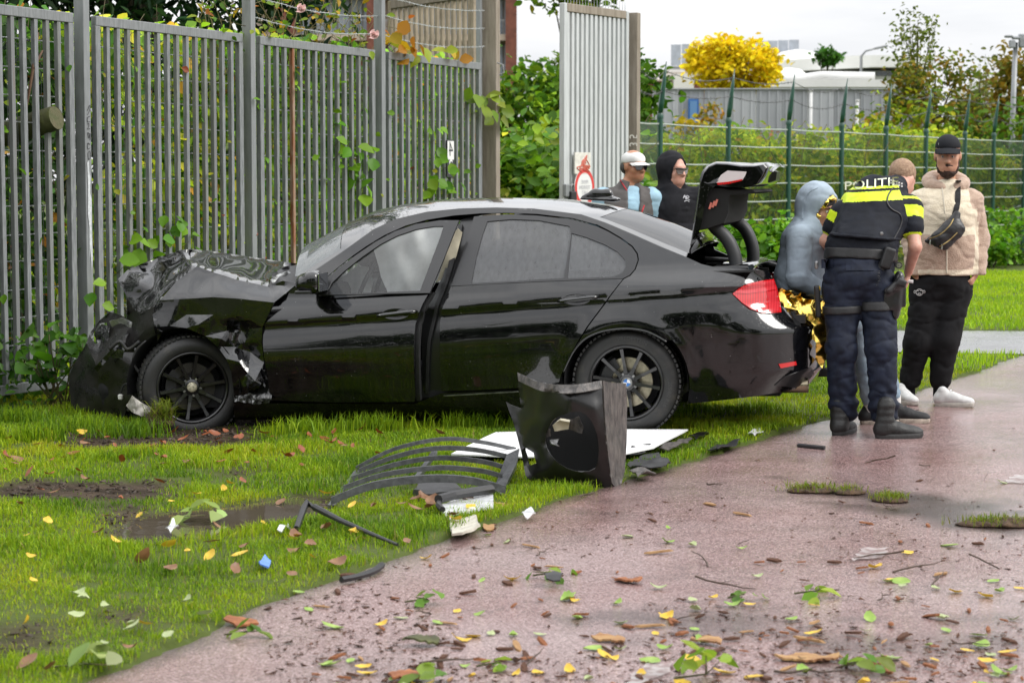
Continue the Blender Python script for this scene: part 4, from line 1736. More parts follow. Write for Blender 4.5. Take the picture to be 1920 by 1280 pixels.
# ---- underbody and cabin
b = MB()
b.box((-1.35, 0, .25), (4.2 - 1.0, 1.40, .14))
b.box((0.62, 0, .36), (0.55, 1.2, .30))
b.box((-1.4, 0, .30), (2.0, 1.62, .12))
b.build('underbody', m_dark, car)
b = MB()
for s in (-1, 1):
 b.box((-1.32, s * .38, .62), (.50, .48, .16), ch=.05)
 b.box((-1.02, s * .38, .90), (.14, .46, .58), Matrix.Rotation(R(14), 3, 'Y'), ch=.05)
 b.box((-.96, s * .38, 1.26), (.09, .24, .16), ch=.04)
b.box((-.30, 0, .62), (.48, 1.30, .18), ch=.05)
b.box((-.05, 0, .88), (.14, 1.28, .56), Matrix.Rotation(R(18), 3, 'Y'), ch=.05)
b.build('seats', m_felt, car, autosmooth=R(40))
b = MB()
b.box((-2.05, 0, .86), (.46, 1.38, .20), ch=.06)
b.box((-1.9, 0, .70), (.3, 1.34, .3), ch=.05)
b.box((-1.6, 0, .52), (.9, .2, .22), ch=.03)
b.build('dashboard', m_plastic, car, autosmooth=R(40))
b = MB()
th = np.linspace(0, 2 * math.pi, 25)
ctr = Vector((-1.72, -.38, .90))
Mx = Matrix.Rotation(R(-66), 3, 'Y')
b.tube([ctr + Mx @ Vector((math.cos(t) * .185, math.sin(t) * .185, 0)) for t in th], .015, 8, cap=False)
b.lathe([(0, -.02), (.06, -.02), (.06, .02), (0, .02)], 'x', 12, c=tuple(ctr))
b.build('steering_wheel', m_plastic, car, smooth=True)


def cloth(name, poly, yl, m, amp=.02, freq=9, seed=1, step=6, depth=None, thick=0.003, parent=car):
 V2, T = fill(poly, step)
 P = np.array([cpl(a, c, yl) for a, c in V2])
 d = amp * fbm(P * np.array([1, 1, .35]), freq, seed, 2)
 P[:, 1] += d
 return sheet3(name, P, T, m, parent, thick)


m_bag = mat('airbag_cloth', (0.62, 0.63, 0.62), 0.8, var=.15, vscale=6, bump=.15, bscale=120)
m_bag2 = mat('airbag_cream', (0.55, 0.50, 0.38), 0.8, var=.15, vscale=8)
bag = cloth('curtain_airbag', [(700, 462), (730, 448), (765, 436), (800, 428), (832, 420), (858, 416), (852, 452), (832, 500), (806, 548), (770, 552), (725, 548), (712, 520), (706, 490)], -.66, m_bag, .06, 9, 4)
cloth('curtain_airbag', [(858, 428), (866, 436), (856, 480), (838, 522), (818, 528), (836, 480), (848, 440)], -.735, m_bag2, .02, 16, 8, 4)
cloth('deployed_airbag', [(632, 552), (642, 520), (668, 498), (690, 500), (700, 525), (696, 552)], -.45, m_bag, .05, 8, 5, 6)

# ---- door mirror and handles
mc = cpl(588, 529, -1.0)
ms = SDF(.008)
ms.rbox((mc[0], -1.0, mc[2]), (.055, .115, .072), .05, Euler((0, 0, R(8))), k=.02)
ms.ell((mc[0] - .05, -1.0, mc[2] - .005), (.06, .11, .062), k=.03)
mir = ms.build('door_mirror', m_black, door_f)
b = MB()
b.box((mc[0] + .062, -1.0, mc[2]), (.006, .19, .11), ch=.002)
b.build('mirror_glass', mat('mirror_glass', (0.55, 0.57, 0.6), 0.03, metal=1.0), mir)
b = MB()
b.tube([(mc[0] - .01, -.87, mc[2] - .05), (mc[0], -.95, mc[2] - .04)], .028, 8)
b.build('mirror_foot', m_trim, mir, smooth=True)
pm = cpl(577, 545, -1.06)
b = MB()
b.box((mc[0] - .03, -1.09, mc[2] - .055), (.10, .10, .02), ch=.006)
b.build('mirror_base', m_chrome if False else m_trim, mir)
for (cx, cy, f, par) in ((745, 589, FD, door_f), (1084, 562, W, car)):
 c = cs(cx, cy, f)
 y = c[1]
 b = MB()
 pts = []
 for t in np.linspace(-1, 1, 11):
  pts.append((c[0] + t * .125, y - .030 * (1 - t ** 6) - .004, c[2] + .012 * t + .004))
 b.tube(pts, [.008, .012, .014, .015, .015, .015, .015, .015, .015, .014, .010], 10)
 h = b.build('door_handle', m_black, par, smooth=True)
 V, F = [], []
 b = MB()
 b.lathe([(0, .006), (.9, .004), (1.0, -.004)], 'y', 24)
 me_v = np.array(b.v) * np.array([.085, 1, .034]) + np.array([c[0] - .01, y - .001, c[2] + .001])
 b.v = [tuple(p) for p in me_v]
 b.build('handle_cup', m_trim, h, smooth=True)
# ---- the crushed front end
m_crush = paint('black_lacquer_crushed', (0.002, 0.002, 0.0025), spots=0.3)
m_grime = mat('grimy_black', (.006, .006, .006), .2, col2=(.016, .014, .012), vscale=10, rough2=.45, bump=.1, bscale=60)
# bonnet folded up into a ridge; its rear half still lies flat
hood_pts = [(221, 523, -.50), (239, 506, -.40), (300, 483, -.30), (342, 468, -.42), (400, 471, .25), (438, 477, .45), (500, 486, .55), (562, 495, .50), (545, 520, -.25),
   (503, 537, -.74), (470, 532, -.74), (438, 523, -.73), (400, 511, -.73), (369, 499, -.72), (330, 528, -.76), (300, 557, -.80), (288, 578, -.82), (262, 590, -.70), (250, 578, -.62),
   (238, 556, -.56), (226, 536, -.54), (285, 512, -.46), (262, 530, -.58), (300, 520, -.52), (355, 485, -.55), (318, 505, -.50), (290, 545, -.60), (270, 560, -.58),
   (385, 485, -.25), (420, 495, -.35), (460, 505, -.30), (500, 512, -.30)]
hood = crumple('bonnet', hood_pts, [(221, 523), (239, 506), (268, 494), (300, 483), (342, 468), (372, 468), (400, 471), (438, 477), (500, 486), (562, 495), (540, 500), (515, 510), (505, 522), (503, 537), (470, 532),
         (438, 523), (400, 511), (369, 499), (330, 528), (300, 557), (288, 578), (262, 590), (250, 578), (238, 556), (226, 536)],
               m_crush, noise=.003, freq=5, step=5, blur=3, angle=28)
hood['label'] = 'buckled bonnet'
# far half of the bonnet, lying behind the ridge
Vh, Fh = [], []
nx_, ny_ = 22, 16
for i in range(nx_):
 for j in range(ny_):
  x = -2.45 - 1.0 * i / (nx_ - 1)
  y = -.15 + .87 * j / (ny_ - 1)
  z = .985 - .03 * (i / nx_) + .06 * math.sin(i * .45) * (i / nx_) - .10 * (j / ny_) ** 3 - .25 * max(0, i / nx_ - .8) * 2
  Vh.append((x, y, z + .012 * math.sin(i * 1.1 + j * .7)))
kk = np.arange(nx_ * ny_).reshape(nx_, ny_)
Qh = np.stack([kk[:-1, :-1], kk[1:, :-1], kk[1:, 1:], kk[:-1, 1:]], -1).reshape(-1, 4)
sheet3('bonnet_sheet', np.array(Vh), np.concatenate([Qh[:, [0, 1, 2]], Qh[:, [0, 2, 3]]]), m_crush, hood, .004, out=(0, 0, 1))
# upper wing between bonnet edge and crease
crumple('wing_top', [(369, 499, -.72), (400, 511, -.74), (438, 523, -.74), (503, 537, -.75), (560, 531, -.80), (540, 548, -.86), (514, 567, -.885), (450, 560, -.885), (400, 557, -.89), (350, 560, -.88),
                     (300, 563, -.86), (330, 528, -.78), (420, 540, -.83), (480, 549, -.83)],
  [(369, 499), (400, 511), (438, 523), (503, 537), (530, 526), (558, 531), (536, 549), (514, 567), (450, 560), (400, 557), (350, 560), (300, 563), (330, 528)], m_crush, noise=.003, freq=5, seed=3)
# wing: dented, torn at its foot
wing_pts = [(300, 563, -.86), (350, 560, -.885), (400, 557, -.90), (450, 560, -.90), (514, 567, -.905), (499, 598, -.90), (492, 614, -.895), (491, 642, -.88), (495, 680, -.86), (500, 708, -.85), (505, 745, -.86),
   (470, 752, -.84), (440, 750, -.83), (437, 720, -.86), (433, 695, -.89), (424, 672, -.90), (408, 650, -.90), (385, 630, -.90), (350, 615, -.90), (318, 611, -.89), (290, 613, -.88), (288, 585, -.86),
   (335, 578, -.88), (372, 608, -.93), (350, 590, -.86), (437, 611, -.80), (425, 620, -.88), (415, 635, -.92), (452, 618, -.82), (462, 640, -.84), (470, 660, -.82), (440, 650, -.84),
   (448, 678, -.92), (465, 700, -.90), (478, 714, -.95), (455, 728, -.88), (482, 735, -.83), (492, 722, -.90), (425, 600, -.90), (470, 600, -.895), (400, 590, -.90)]
crumple('wing', wing_pts, [(300, 563), (350, 560), (400, 557), (450, 560), (514, 567), (499, 598), (492, 614), (491, 642), (495, 680), (500, 708), (497, 726), (490, 718), (482, 736), (472, 730), (462, 742), (440, 750),
                           (437, 720), (433, 695), (424, 672), (408, 650), (385, 630), (350, 615), (318, 611), (290, 613), (286, 590)], m_crush, noise=.0015, freq=6, seed=9, blur=1, angle=18, crease=True)
# bare torn metal at the foot of the wing
crumple('torn_flange', [(436, 742, -.84), (470, 738, -.88), (505, 735, -.86), (508, 722, -.84), (512, 745, -.85), (504, 758, -.86), (470, 756, -.87), (440, 752, -.85), (490, 748, -.90)],
  [(436, 743), (470, 739), (500, 740), (506, 722), (511, 735), (510, 748), (503, 755), (485, 758), (460, 754), (440, 751)], mat('torn_metal', (0.20, 0.20, 0.20), 0.4, metal=.6, col2=(0.02, 0.02, 0.02), vscale=30, ramp=(.4, .6)),
  noise=.02, freq=40, seed=4, step=4, angle=15)
# wrinkled front below the bonnet tip
crumple('slam_panel', [(238, 556, -.56), (262, 590, -.66), (288, 578, -.80), (288, 612, -.84), (296, 640, -.80), (285, 680, -.74), (258, 690, -.66), (245, 650, -.60), (240, 610, -.50), (262, 560, -.62), (270, 620, -.74), (265, 650, -.66)],
  [(238, 556), (262, 585), (288, 576), (288, 612), (305, 622), (290, 650), (285, 690), (262, 705), (245, 650), (238, 610)], m_grime, noise=.006, freq=6, seed=14, step=5, blur=1, angle=18, crease=True)
# bumper skin torn off towards the fence
crumple('front_bumper', [(118, 690, -.30), (138, 668, -.35), (160, 640, -.42), (170, 622, -.30), (188, 600, -.28), (206, 588, -.35), (224, 590, -.45), (246, 600, -.52), (256, 640, -.60), (256, 662, -.66),
                         (230, 640, -.70), (205, 660, -.66), (182, 686, -.60), (165, 690, -.48), (215, 625, -.48), (195, 640, -.40), (250, 690, -.72), (245, 740, -.70), (232, 775, -.66), (200, 795, -.56), (150, 795, -.46), (118, 770, -.34), (190, 740, -.58), (150, 730, -.46)],
  [(128, 704), (146, 670), (162, 642), (170, 622), (188, 600), (206, 586), (226, 590), (246, 600), (254, 640), (262, 665), (258, 690), (256, 720), (245, 750), (232, 785), (200, 796), (160, 794), (134, 780)],
  m_grime, noise=.015, freq=4, seed=22, step=6, blur=1, angle=18, crease=True, holes=[[(170, 632), (186, 606), (200, 606), (203, 625), (190, 640), (180, 645)]])
crumple('headlamp_housing', [(176, 628, -.38), (190, 604, -.40), (206, 612, -.45), (205, 640, -.46), (190, 655, -.42)], [(176, 628), (190, 606), (206, 612), (206, 640), (190, 654)],
  mat('lamp_glass', (0.02, 0.02, 0.022), .06, coat=1.0), noise=.02, freq=20, step=5)
crumple('undertray', [(250, 700, -.62), (270, 690, -.70), (262, 740, -.72), (255, 790, -.66), (232, 796, -.60), (238, 740, -.6)], [(248, 700), (268, 690), (264, 740), (262, 800), (232, 802), (238, 745)],
  m_plastic, noise=.04, freq=18, seed=31, step=5)
# engine bay mass behind it all
es = SDF(.02)
es.rbox((-2.75, .0, .58), (.42, .62, .26), .06, k=.05)
es.rbox((-3.15, .05, .50), (.25, .55, .24), .05, k=.05)
es.rbox((-3.32, -.2, .34), (.2, .38, .2), .05, k=.05)
es.noise(.03, 7, 3)
es.build('engine_block', m_dark, car)
b = MB()
b.tube([cpl(a, c, -.76) for a, c in smooth_poly([(225, 742), (232, 722), (246, 716), (252, 700), (258, 690)], 4)], .006, 6)
b.build('loose_wire', m_plastic, car)
b = MB()
pz = cpl(226, 744, -.78)
b.box(tuple(pz), (.03, .03, .035), ch=.008)
b.build('plug', mat('plug_white', (.6, .6, .55), .5), car)
# broken bright bracket and torn turf in front of the tyre
crumple('bracket', [(236, 762, -1.0), (246, 742, -1.02), (283, 764, -1.03), (272, 782, -1.02), (262, 776, -1.06)], [(236, 760), (247, 742), (283, 764), (276, 784), (262, 778), (250, 774)],
  mat('dull_metal', (0.36, 0.34, 0.30), .45, metal=.4, var=.3, vscale=30), noise=.01, freq=20, step=4)
for pts in ([(262, 700), (250, 680), (258, 655), (275, 640)], [(240, 770), (262, 748), (258, 720), (270, 700)], [(205, 655), (225, 640), (240, 655), (262, 640)]):
 b = MB()
 b.tube([cpl(a, c, -.80) for a, c in smooth_poly(pts, 4)], .012, 7)
 b.build('hose', m_rubber, car, smooth=True)
crumple('radiator_strip', [(208, 600, -.60), (228, 596, -.62), (248, 604, -.66), (246, 614, -.66), (226, 606, -.62), (210, 612, -.60)], [(206, 602), (228, 596), (248, 604), (246, 613), (226, 606), (210, 612)], m_steel, noise=.01, freq=20, step=4)
crumple('fog_lamp', [(205, 655, -.74), (222, 640, -.74), (236, 650, -.76), (228, 672, -.74), (212, 672, -.72)], [(205, 655), (222, 641), (236, 650), (229, 672), (212, 672)], mat('lamp_glass'), noise=.01, freq=20, step=4)
crumple('torn_strip', [(176, 690, -.72), (196, 668, -.74), (214, 650, -.76), (219, 655, -.76), (200, 676, -.74), (182, 696, -.72)], [(176, 690), (196, 668), (214, 650), (219, 655), (200, 676), (182, 697)], m_crush, noise=.01, freq=10, step=4)
# scuttle below the windscreen
crumple('scuttle', [(503, 537, -.72), (520, 505, -.5), (560, 495, -.3), (600, 500, -.66), (560, 531, -.80), (530, 530, -.76)], [(503, 537), (512, 512), (535, 500), (562, 495), (600, 500), (558, 531)], m_plastic, noise=.01, step=5)
crumple('wiper_arm', [(505, 525, -.70), (530, 512, -.6), (545, 508, -.5), (540, 516, -.55), (515, 530, -.70)], [(506, 525), (520, 515), (540, 508), (546, 511), (528, 520), (512, 531)],
  mat('wiper_grey', (.35, .36, .36), .4), noise=.004, step=4)
# ================================================================== tall steel bar fence on the left
m_galv = mat('galvanised_steel', (0.15, 0.158, 0.162), 0.38, metal=0.12, col2=(0.24, 0.25, 0.255), vscale=9, bump=.05, bscale=40, stretch=(6, 6, 1), rough2=.6)
m_galv3 = mat('galvanised_grimy', (0.13, 0.135, 0.125), .55, metal=.1, col2=(.22, .23, .22), vscale=6, stretch=(7, 7, .8), bump=.08, bscale=40)
m_galv4 = mat('galvanised_stained', (0.17, 0.175, 0.175), .5, metal=.1, col2=(.17, .10, .055), vscale=3, stretch=(5, 5, .6), ramp=(.6, .85))
m_galv2 = mat('galvanised_post', (0.24, 0.25, 0.255), 0.45, metal=0.3, var=.12, vscale=5, stretch=(5, 5, 1))
m_rust = mat('rusty_steel', (0.20, 0.07, 0.025), 0.8, col2=(0.30, 0.24, 0.18), vscale=5, stretch=(4, 4, .8))
m_wire = mat('wire_steel', (0.42, 0.44, 0.44), 0.45, metal=.5)
FA, FB = np.array([-3.055, 15.27]), np.array([-0.275, 21.62])       # first post to gate post
FD_ = (FB - FA) / 3.0                                               # one bay
FU = FD_ / np.linalg.norm(FD_)                                      # along the fence
FN = np.array([FU[1], -FU[0]])                                      # towards the road
BAY = float(np.linalg.norm(FD_))
FTOP = 2.71


def fp(t, z, n=0.0):
 """point on the fence, t bays from the first post, n metres in front"""
 q = FA + FD_ * t + FN * n
 return Vector((q[0], q[1], z))


Urot = Matrix(((FU[0], FN[0], 0), (FU[1], FN[1], 0), (0, 0, 1)))
BAYS = [(-1, 'bar fence panel nearest the camera, beside the mossy trunk', .0), (0, 'bar fence panel behind the crushed bonnet', .0),
  (1, 'bar fence panel with one rusty bar, behind the windscreen', .0), (2, 'bar fence panel next to the gate opening, carrying a number plate', .0)]
bar_me = None
for t0, lab, _ in BAYS:
 base = fp(t0, 0)
 root = thing('bar_fence', lab, 'fence', base, 'grey steel bar fence panels')
 wv = .07
 a, z_ = t0 + .062, t0 + .945
 def rel(v):
  return Vector(v) - Vector(base)
 for (q0, q1, nm) in ((a, z_, 'top_rail'), (a, z_, 'bottom_rail')):
  b = MB()
  zz = FTOP - .035 if nm == 'top_rail' else .12
  b.box(rel(fp((q0 + q1) / 2, zz)), ((q1 - q0) * BAY, .045, .07), Urot, ch=.005)
  b.build(nm, m_galv, root)
 for q in (a + .012, z_ - .012):
  b = MB()
  b.box(rel(fp(q, (FTOP - .07 + .155) / 2 + .0)), (.06, .042, FTOP - .07 - .155), Urot, ch=.004)
  b.build('stile', m_galv, root)
 nb = 14
 for i in range(nb):
  q = a + .012 + (z_ - a - .024) * (i + 1) / (nb + 1)
  rusty = (t0 == 1 and i == 3)
  b = MB()
  hb = FTOP - .07 - .155
  lean = random.uniform(-.004, .004)
  if t0 == -1:
   lean -= .012
  c = fp(q, .155 + hb / 2)
  rr = Urot @ Matrix.Rotation(lean / 2.0, 3, 'Y')
  b.box(rel(c), (.040, .034, hb - .001), rr, ch=.0035)
  b.build('bar', m_rust if rusty else random.choice((m_galv, m_galv, m_galv3, m_galv3, m_galv4)), root)
 for i in range(13):
  zz = .22 + i * .19
  b = MB()
  b.tube([rel(fp(a + .02, zz + random.uniform(-.004, .004), -.05)), rel(fp((a + z_) / 2, zz + random.uniform(-.012, .012), -.05)), rel(fp(z_ - .02, zz, -.05))], .0045, 5)
  b.build('mesh_wire', m_wire, root)
 b = MB()
 for i in range(36):
  q = a + .03 + (z_ - a - .06) * i / 35
  p0, p1 = rel(fp(q, .13, -.055)), rel(fp(q + random.uniform(-.002, .002), FTOP - .05, -.055))
  b.tube([p0, p1], .0018, 3, cap=False)
 b.build('mesh_rods', mat('rod_grey', (.12, .13, .13), .5), root)['kind'] = 'stuff'
for i, (t, h, lab) in enumerate(((0.0, 3.15, 'tall steel fence post with scrawled tag and white paint smear'), (1.0, 3.3, 'tall steel fence post behind the rose shoots, right of the bonnet ridge'),
                                 (2.0, 3.6, 'tall steel fence post beside the pink rose near the gate'))):
 base = fp(t, 0)
 root = thing('fence_post', lab, 'post', base, 'steel fence posts')
 b = MB()
 b.box((0, 0, h / 2 - .1), (.075, .085, h + .2), Urot, ch=.006)
 pst = b.build('upright', m_galv2, root)
 b = MB()
 b.box((0, 0, h + .006), (.08, .09, .01), Urot)
 b.build('cap', m_galv2, root)
 if i == 0:
  # the scrawled tag, drawn in thin strokes
  sy = lambda u, z: Urot @ Vector((u, .0465, 0)) + Vector((0, 0, z))
  strokes = [[(-.012, 2.03), (.018, 2.07), (.02, 2.035), (-.01, 2.0)], [(.018, 1.99), (-.012, 1.98), (-.012, 1.95), (.016, 1.955)], [(-.012, 1.935), (.004, 1.94), (.002, 1.915), (-.014, 1.90), (.018, 1.905)],
                   [(.018, 1.86), (-.012, 1.875), (.002, 1.835), (.018, 1.87), (.016, 1.82)], [(.014, 1.79), (-.014, 1.80), (-.014, 1.76), (.012, 1.765)], [(-.012, 1.73), (.012, 1.745), (.016, 1.70), (-.006, 1.685), (-.012, 1.73)]]
  b = MB()
  for s in strokes:
   b.tube([sy(u, z) for u, z in smooth_poly(s, 4)], .0022, 5)
  b.build('scrawl', mat('marker_black', (.03, .03, .035), .5), root)['kind'] = 'stuff'
  b = MB()
  poly = [(-.024, 1.66), (-.005, 1.68), (.0, 1.60), (.014, 1.56), (.006, 1.45), (.024, 1.40), (.018, 1.2), (.028, 1.0), (.012, .88), (.004, 1.05), (-.012, .98), (-.008, 1.2), (-.024, 1.3), (-.016, 1.5)]
  V2, T = fill(poly, .03)
  b.add([sy(u, z) for u, z in V2], [tuple(t_) for t_ in T])
  b.build('paint_smear', mat('smear_white', (.62, .64, .65), .6, col2=(.42, .44, .45), vscale=40), root)
# barbed wire strands above the panels
for k, (h0, h1, t0, t1) in enumerate(((2.90, 3.02, 0, 1), (2.86, 2.86, 1, 2), (3.03, 3.02, 1, 2), (3.20, 3.19, 1, 2), (2.86, 2.88, 2, 3), (3.04, 3.06, 2, 3), (3.22, 3.24, 2, 3))):
 base = fp(t0, 0)
 labs = ['single barbed strand above the panel behind the bonnet', 'lowest barbed strand through the rose shoots', 'middle barbed strand through the rose shoots', 'top barbed strand above the rose shoots',
   'lowest barbed strand beside the gate leaf', 'middle barbed strand beside the gate leaf', 'top barbed strand beside the gate leaf']
 root = thing('barbed_wire', labs[k], 'wire', base, 'barbed strands on the bar fence')
 b = MB()
 pts = []
 for i in range(13):
  u = i / 12
  pts.append(fp(t0 + (t1 - t0) * u, h0 + (h1 - h0) * u - .05 * math.sin(u * math.pi) + random.uniform(-.004, .004), .0) - base)
 b.tube(pts, .0035, 5)
 for i in range(28):
  u = (i + .5) / 28
  c = fp(t0 + (t1 - t0) * u, h0 + (h1 - h0) * u - .05 * math.sin(u * math.pi), 0) - base
  for s in (-1, 1):
   d = Vector((random.uniform(-1, 1), random.uniform(-1, 1), s)).normalized() * .016
   b.tube([c - d, c + d], [.0018, .001], 4)
 b.build('strand', m_wire, root)

# number plate 24 on the last panel
base = fp(2.68, 0)
pl = thing('number_plate', 'small black and white plate numbered 24 on the fence bars', 'sign', fp(2.62, 1.75, .03))
wd, ht = .16, .36
c0 = (0, 0, 0)
b = MB()
b.box((0, 0, 0), (wd, .006, ht), Urot, ch=.002)
b.build('backing', mat('plate_black', (.02, .02, .024), .4), pl)
b = MB()
b.box(Urot @ Vector((0, .0045, ht * .22)), (wd * .9, .003, ht * .5), Urot)
b.build('face', mat('plate_white', (.7, .7, .68), .5), pl)
for ch, zz, mm, s in (('4', .085, mat('plate_ink', (.02, .02, .024), .5), .2), ('2', -.085, mat('plate_white'), .2)):
 V, F = text_mesh(ch, s)
 me = npmesh('digit', [Urot @ Vector((-v[0], .0072 if ch == '4' else .0045, v[1] + zz)) for v in V], F, mm)
 link('digit', me, pl)

# ================================================================== gate
m_weather = mat('weathered_gatepost', (0.20, 0.165, 0.125), 0.8, col2=(0.30, 0.26, 0.21), vscale=4, stretch=(5, 5, .7), bump=.2, bscale=30)
m_gate = mat('gate_steel', (0.52, 0.54, 0.54), 0.5, metal=.2, var=.1, vscale=6, stretch=(4, 4, .5))
gp1 = at(921, 340, 21.75)
root = thing('gate_post', 'weathered brown gate post at the end of the bar fence', 'post', (gp1[0], gp1[1], 0), 'gate posts')
b = MB()
b.box((0, 0, 1.95), (.10, .16, 4.1), Urot, ch=.008)
b.build('upright', m_weather, root)
b = MB()
b.tube([(.06, -.09, 2.72), (.12, -.10, 2.70), (.13, -.10, 2.62), (.08, -.09, 2.60)], .006, 6)
b.build('hasp', m_steel, root)
base = Vector((gp1[0] - .09, gp1[1] - .05, 0))
root = thing('end_post', 'slim steel end post in front of the brown gate post', 'post', base)
b = MB()
b.box((-.03, -.02, 1.9), (.05, .05, 3.8), Urot, ch=.005)
b.build('upright', m_galv2, root)
gp2 = at(1182, 340, 24.9)
root = thing('gate_post', 'weathered brown gate post carrying the tall open gate leaf', 'post', (gp2[0], gp2[1], 0), 'gate posts')
b = MB()
b.box((0, 0, 1.72), (.11, .2, 3.5), Urot, ch=.008)
b.build('upright', m_weather, root)
V, F = text_mesh('3 5', .13)
link('chalk_mark', npmesh('chalk_mark', [(v[1] * 1 + .02, -.115, v[0] * .9 + 2.0) for v in V], F, mat('chalk_white', (.6, .58, .52), .8)), root)['kind'] = 'stuff'


def gate_leaf(name, lab, A, B, h, m_b, m_t, nbars, bw, spikes=False, z0=.08):
 """leaf of vertical bars from A to B (plan points)"""
 A, B = np.array(A), np.array(B)
 u = (B - A) / np.linalg.norm(B - A)
 n = np.array([u[1], -u[0]])
 Lg = float(np.linalg.norm(B - A))
 rot = Matrix(((u[0], n[0], 0), (u[1], n[1], 0), (0, 0, 1)))
 root = thing(name, lab, 'gate', (A[0], A[1], 0))
 P = lambda s, z, o=0: rot @ Vector((s, o, 0)) + Vector((0, 0, z))
 for nm, z in (('top_rail', h - .045), ('bottom_rail', z0 + .05)):
  b = MB()
  b.box(P(Lg / 2, z), (Lg - .122, .06, .09), rot, ch=.006)
  b.build(nm, m_t, root)
 for s in (.03, Lg - .03):
  b = MB()
  b.box(P(s, (h + z0) / 2), (.06, .066, h - z0), rot, ch=.006)
  b.build('stile', m_b, root)
 for i in range(nbars):
  s = .06 + (Lg - .12) * (i + .5) / nbars
  b = MB()
  b.box(P(s, (h + z0) / 2), (bw, .035, h - z0 - .185), rot, ch=.003)
  b.build('bar', m_b, root)
 if spikes:
  for i in range(22):
   s = .06 + (Lg - .1) * i / 21
   b = MB()
   b.tube([P(s, h - .003), P(s + random.uniform(-.008, .008), h + .11)], [.004, .0015], 5)
   b.build('spike', m_wire, root)
 return root, P, rot


A = at(1053, 340, 23.6)
B = at(1174, 340, 24.8)
leaf, P, rot = gate_leaf('gate_leaf', 'tall pale grey bar gate leaf carrying a round red-ringed sign', A[:2], B[:2], 3.48, m_gate, m_weather, 13, .055, True)
b = MB()
b.box(P(.02, 1.43, .05), (.09, .05, .14), rot, ch=.01)
b.build('lock_case', m_galv2, leaf)
b = MB()
b.box(P(.10, 1.36, .08), (.12, .05, .12), rot, ch=.012)
b.build('padlock', m_plastic, leaf)
b = MB()
b.tube([P(.06, 1.42, .08), P(.065, 1.48, .08), P(.10, 1.50, .08), P(.135, 1.48, .08), P(.14, 1.42, .08)], .008, 6)
b.build('shackle', m_steel, leaf)
# signs on the leaf
sg = thing('board_sign', 'small white board covered in red scribble above the round sign', 'sign', P(.34, 1.73, .06) + Vector((A[0], A[1], 0)))
b = MB()
b.box((0, 0, 0), (.34, .02, .24), rot, ch=.003)
b.build('board', mat('board_white', (.62, .60, .54), .6, var=.15, vscale=20), sg)
b = MB()
for k in range(7):
 pts = [(random.uniform(-.15, .15), random.uniform(-.10, .10)) for _ in range(4)]
 b.tube([rot @ Vector((u, .012, 0)) + Vector((0, 0, z)) for u, z in smooth_poly(pts, 4)], .006, 5)
b.build('scribble', mat('spray_red', (.48, .10, .06), .6), sg)['kind'] = 'stuff'
sg = thing('round_sign', 'round white sign with red ring on the tall gate leaf', 'sign', P(.38, 1.46, .06) + Vector((A[0], A[1], 0)))
b = MB()
b.lathe([(0, 0), (.215, 0), (.215, .008), (0, .008)], 'y', 40)
b.v = [tuple(rot @ Vector(v)) for v in b.v]
b.build('disc', mat('sign_white', (.68, .68, .67), .5), sg)
b = MB()
b.lathe([(.165, .0105), (.21, .0105), (.21, .0085), (.165, .0085)], 'y', 40, close=True)
b.v = [tuple(rot @ Vector(v)) for v in b.v]
b.build('ring', mat('sign_red', (.58, .045, .04), .5), sg)
for i, s in enumerate(('PRIVE', 'TERREIN', 'NIET')):
 V, F = text_mesh(s, .062)
 link('lettering', npmesh('lettering', [rot @ Vector((-v[0], .0105, 0)) + Vector((0, 0, v[1] + .06 - i * .06)) for v in V], F, mat('faint_ink', (.42, .42, .44), .6)), sg)
A2, B2 = at(893, 340, 22.4), at(733, 340, 24.0)
gate_leaf('gate_leaf', 'brownish open gate leaf standing behind the bar fence', A2[:2], B2[:2], 3.53, mat('gate_brown', (.30, .25, .18), .7, var=.2, vscale=5), m_weather, 15, .05)

# ================================================================== green mesh fence on the right
m_green = mat('green_coating', (0.008, 0.060, 0.038), 0.35, coat=.3, var=.2, vscale=4)
m_mesh = mat('green_mesh', (0.10, 0.15, 0.11), 0.5)
m_railw = mat('pale_rail_wire', (0.36, 0.40, 0.36), .5)
GP = [(1190, 31.9), (1237, 32.6), (1365, 34.8), (1478, 36.3), (1577, 38.0), (1660, 40.0), (1735, 42.2), (1808, 44.3), (1862, 45.6), (1919, 47.0)]
gpos = [np.array(at(px, 340, Y))[:2] for px, Y in GP]
GTOP = 2.42
glab = ['beside the gate post', 'directly behind the hooded man', 'just right of the hooded man', 'behind the raised boot lid tip', 'above the seated person', 'left of the bending officer\'s head', 'behind the officer\'s neck',
  'behind the man in the black cap', 'right of the man in the black cap', 'at the far right edge']
for i, p in enumerate(gpos):
 if i == 0:
  continue
 root = thing('mesh_fence_post', 'dark green fence post with leaning spike, ' + glab[i], 'post', (p[0], p[1], 0), 'green fence posts')
 b = MB()
 b.tube([(0, 0, -.1), (0, 0, GTOP + .06)], .045, 10)
 b.build('upright', m_green, root, autosmooth=R(40))
 b = MB()
 b.tube([(0, 0, GTOP + .06), (0, 0, GTOP + .10), (0, 0, GTOP + .14)], [.052, .055, .04], 10)
 b.build('collar', m_green, root, autosmooth=R(40))
 b = MB()
 b.tube([(0, 0, GTOP + .12), (.02, 0, GTOP + .3), (.06, -.02, GTOP + .65), (.09, -.03, GTOP + .92)], [.035, .045, .028, .006], 8)
 b.build('spike', m_green, root, smooth=True)
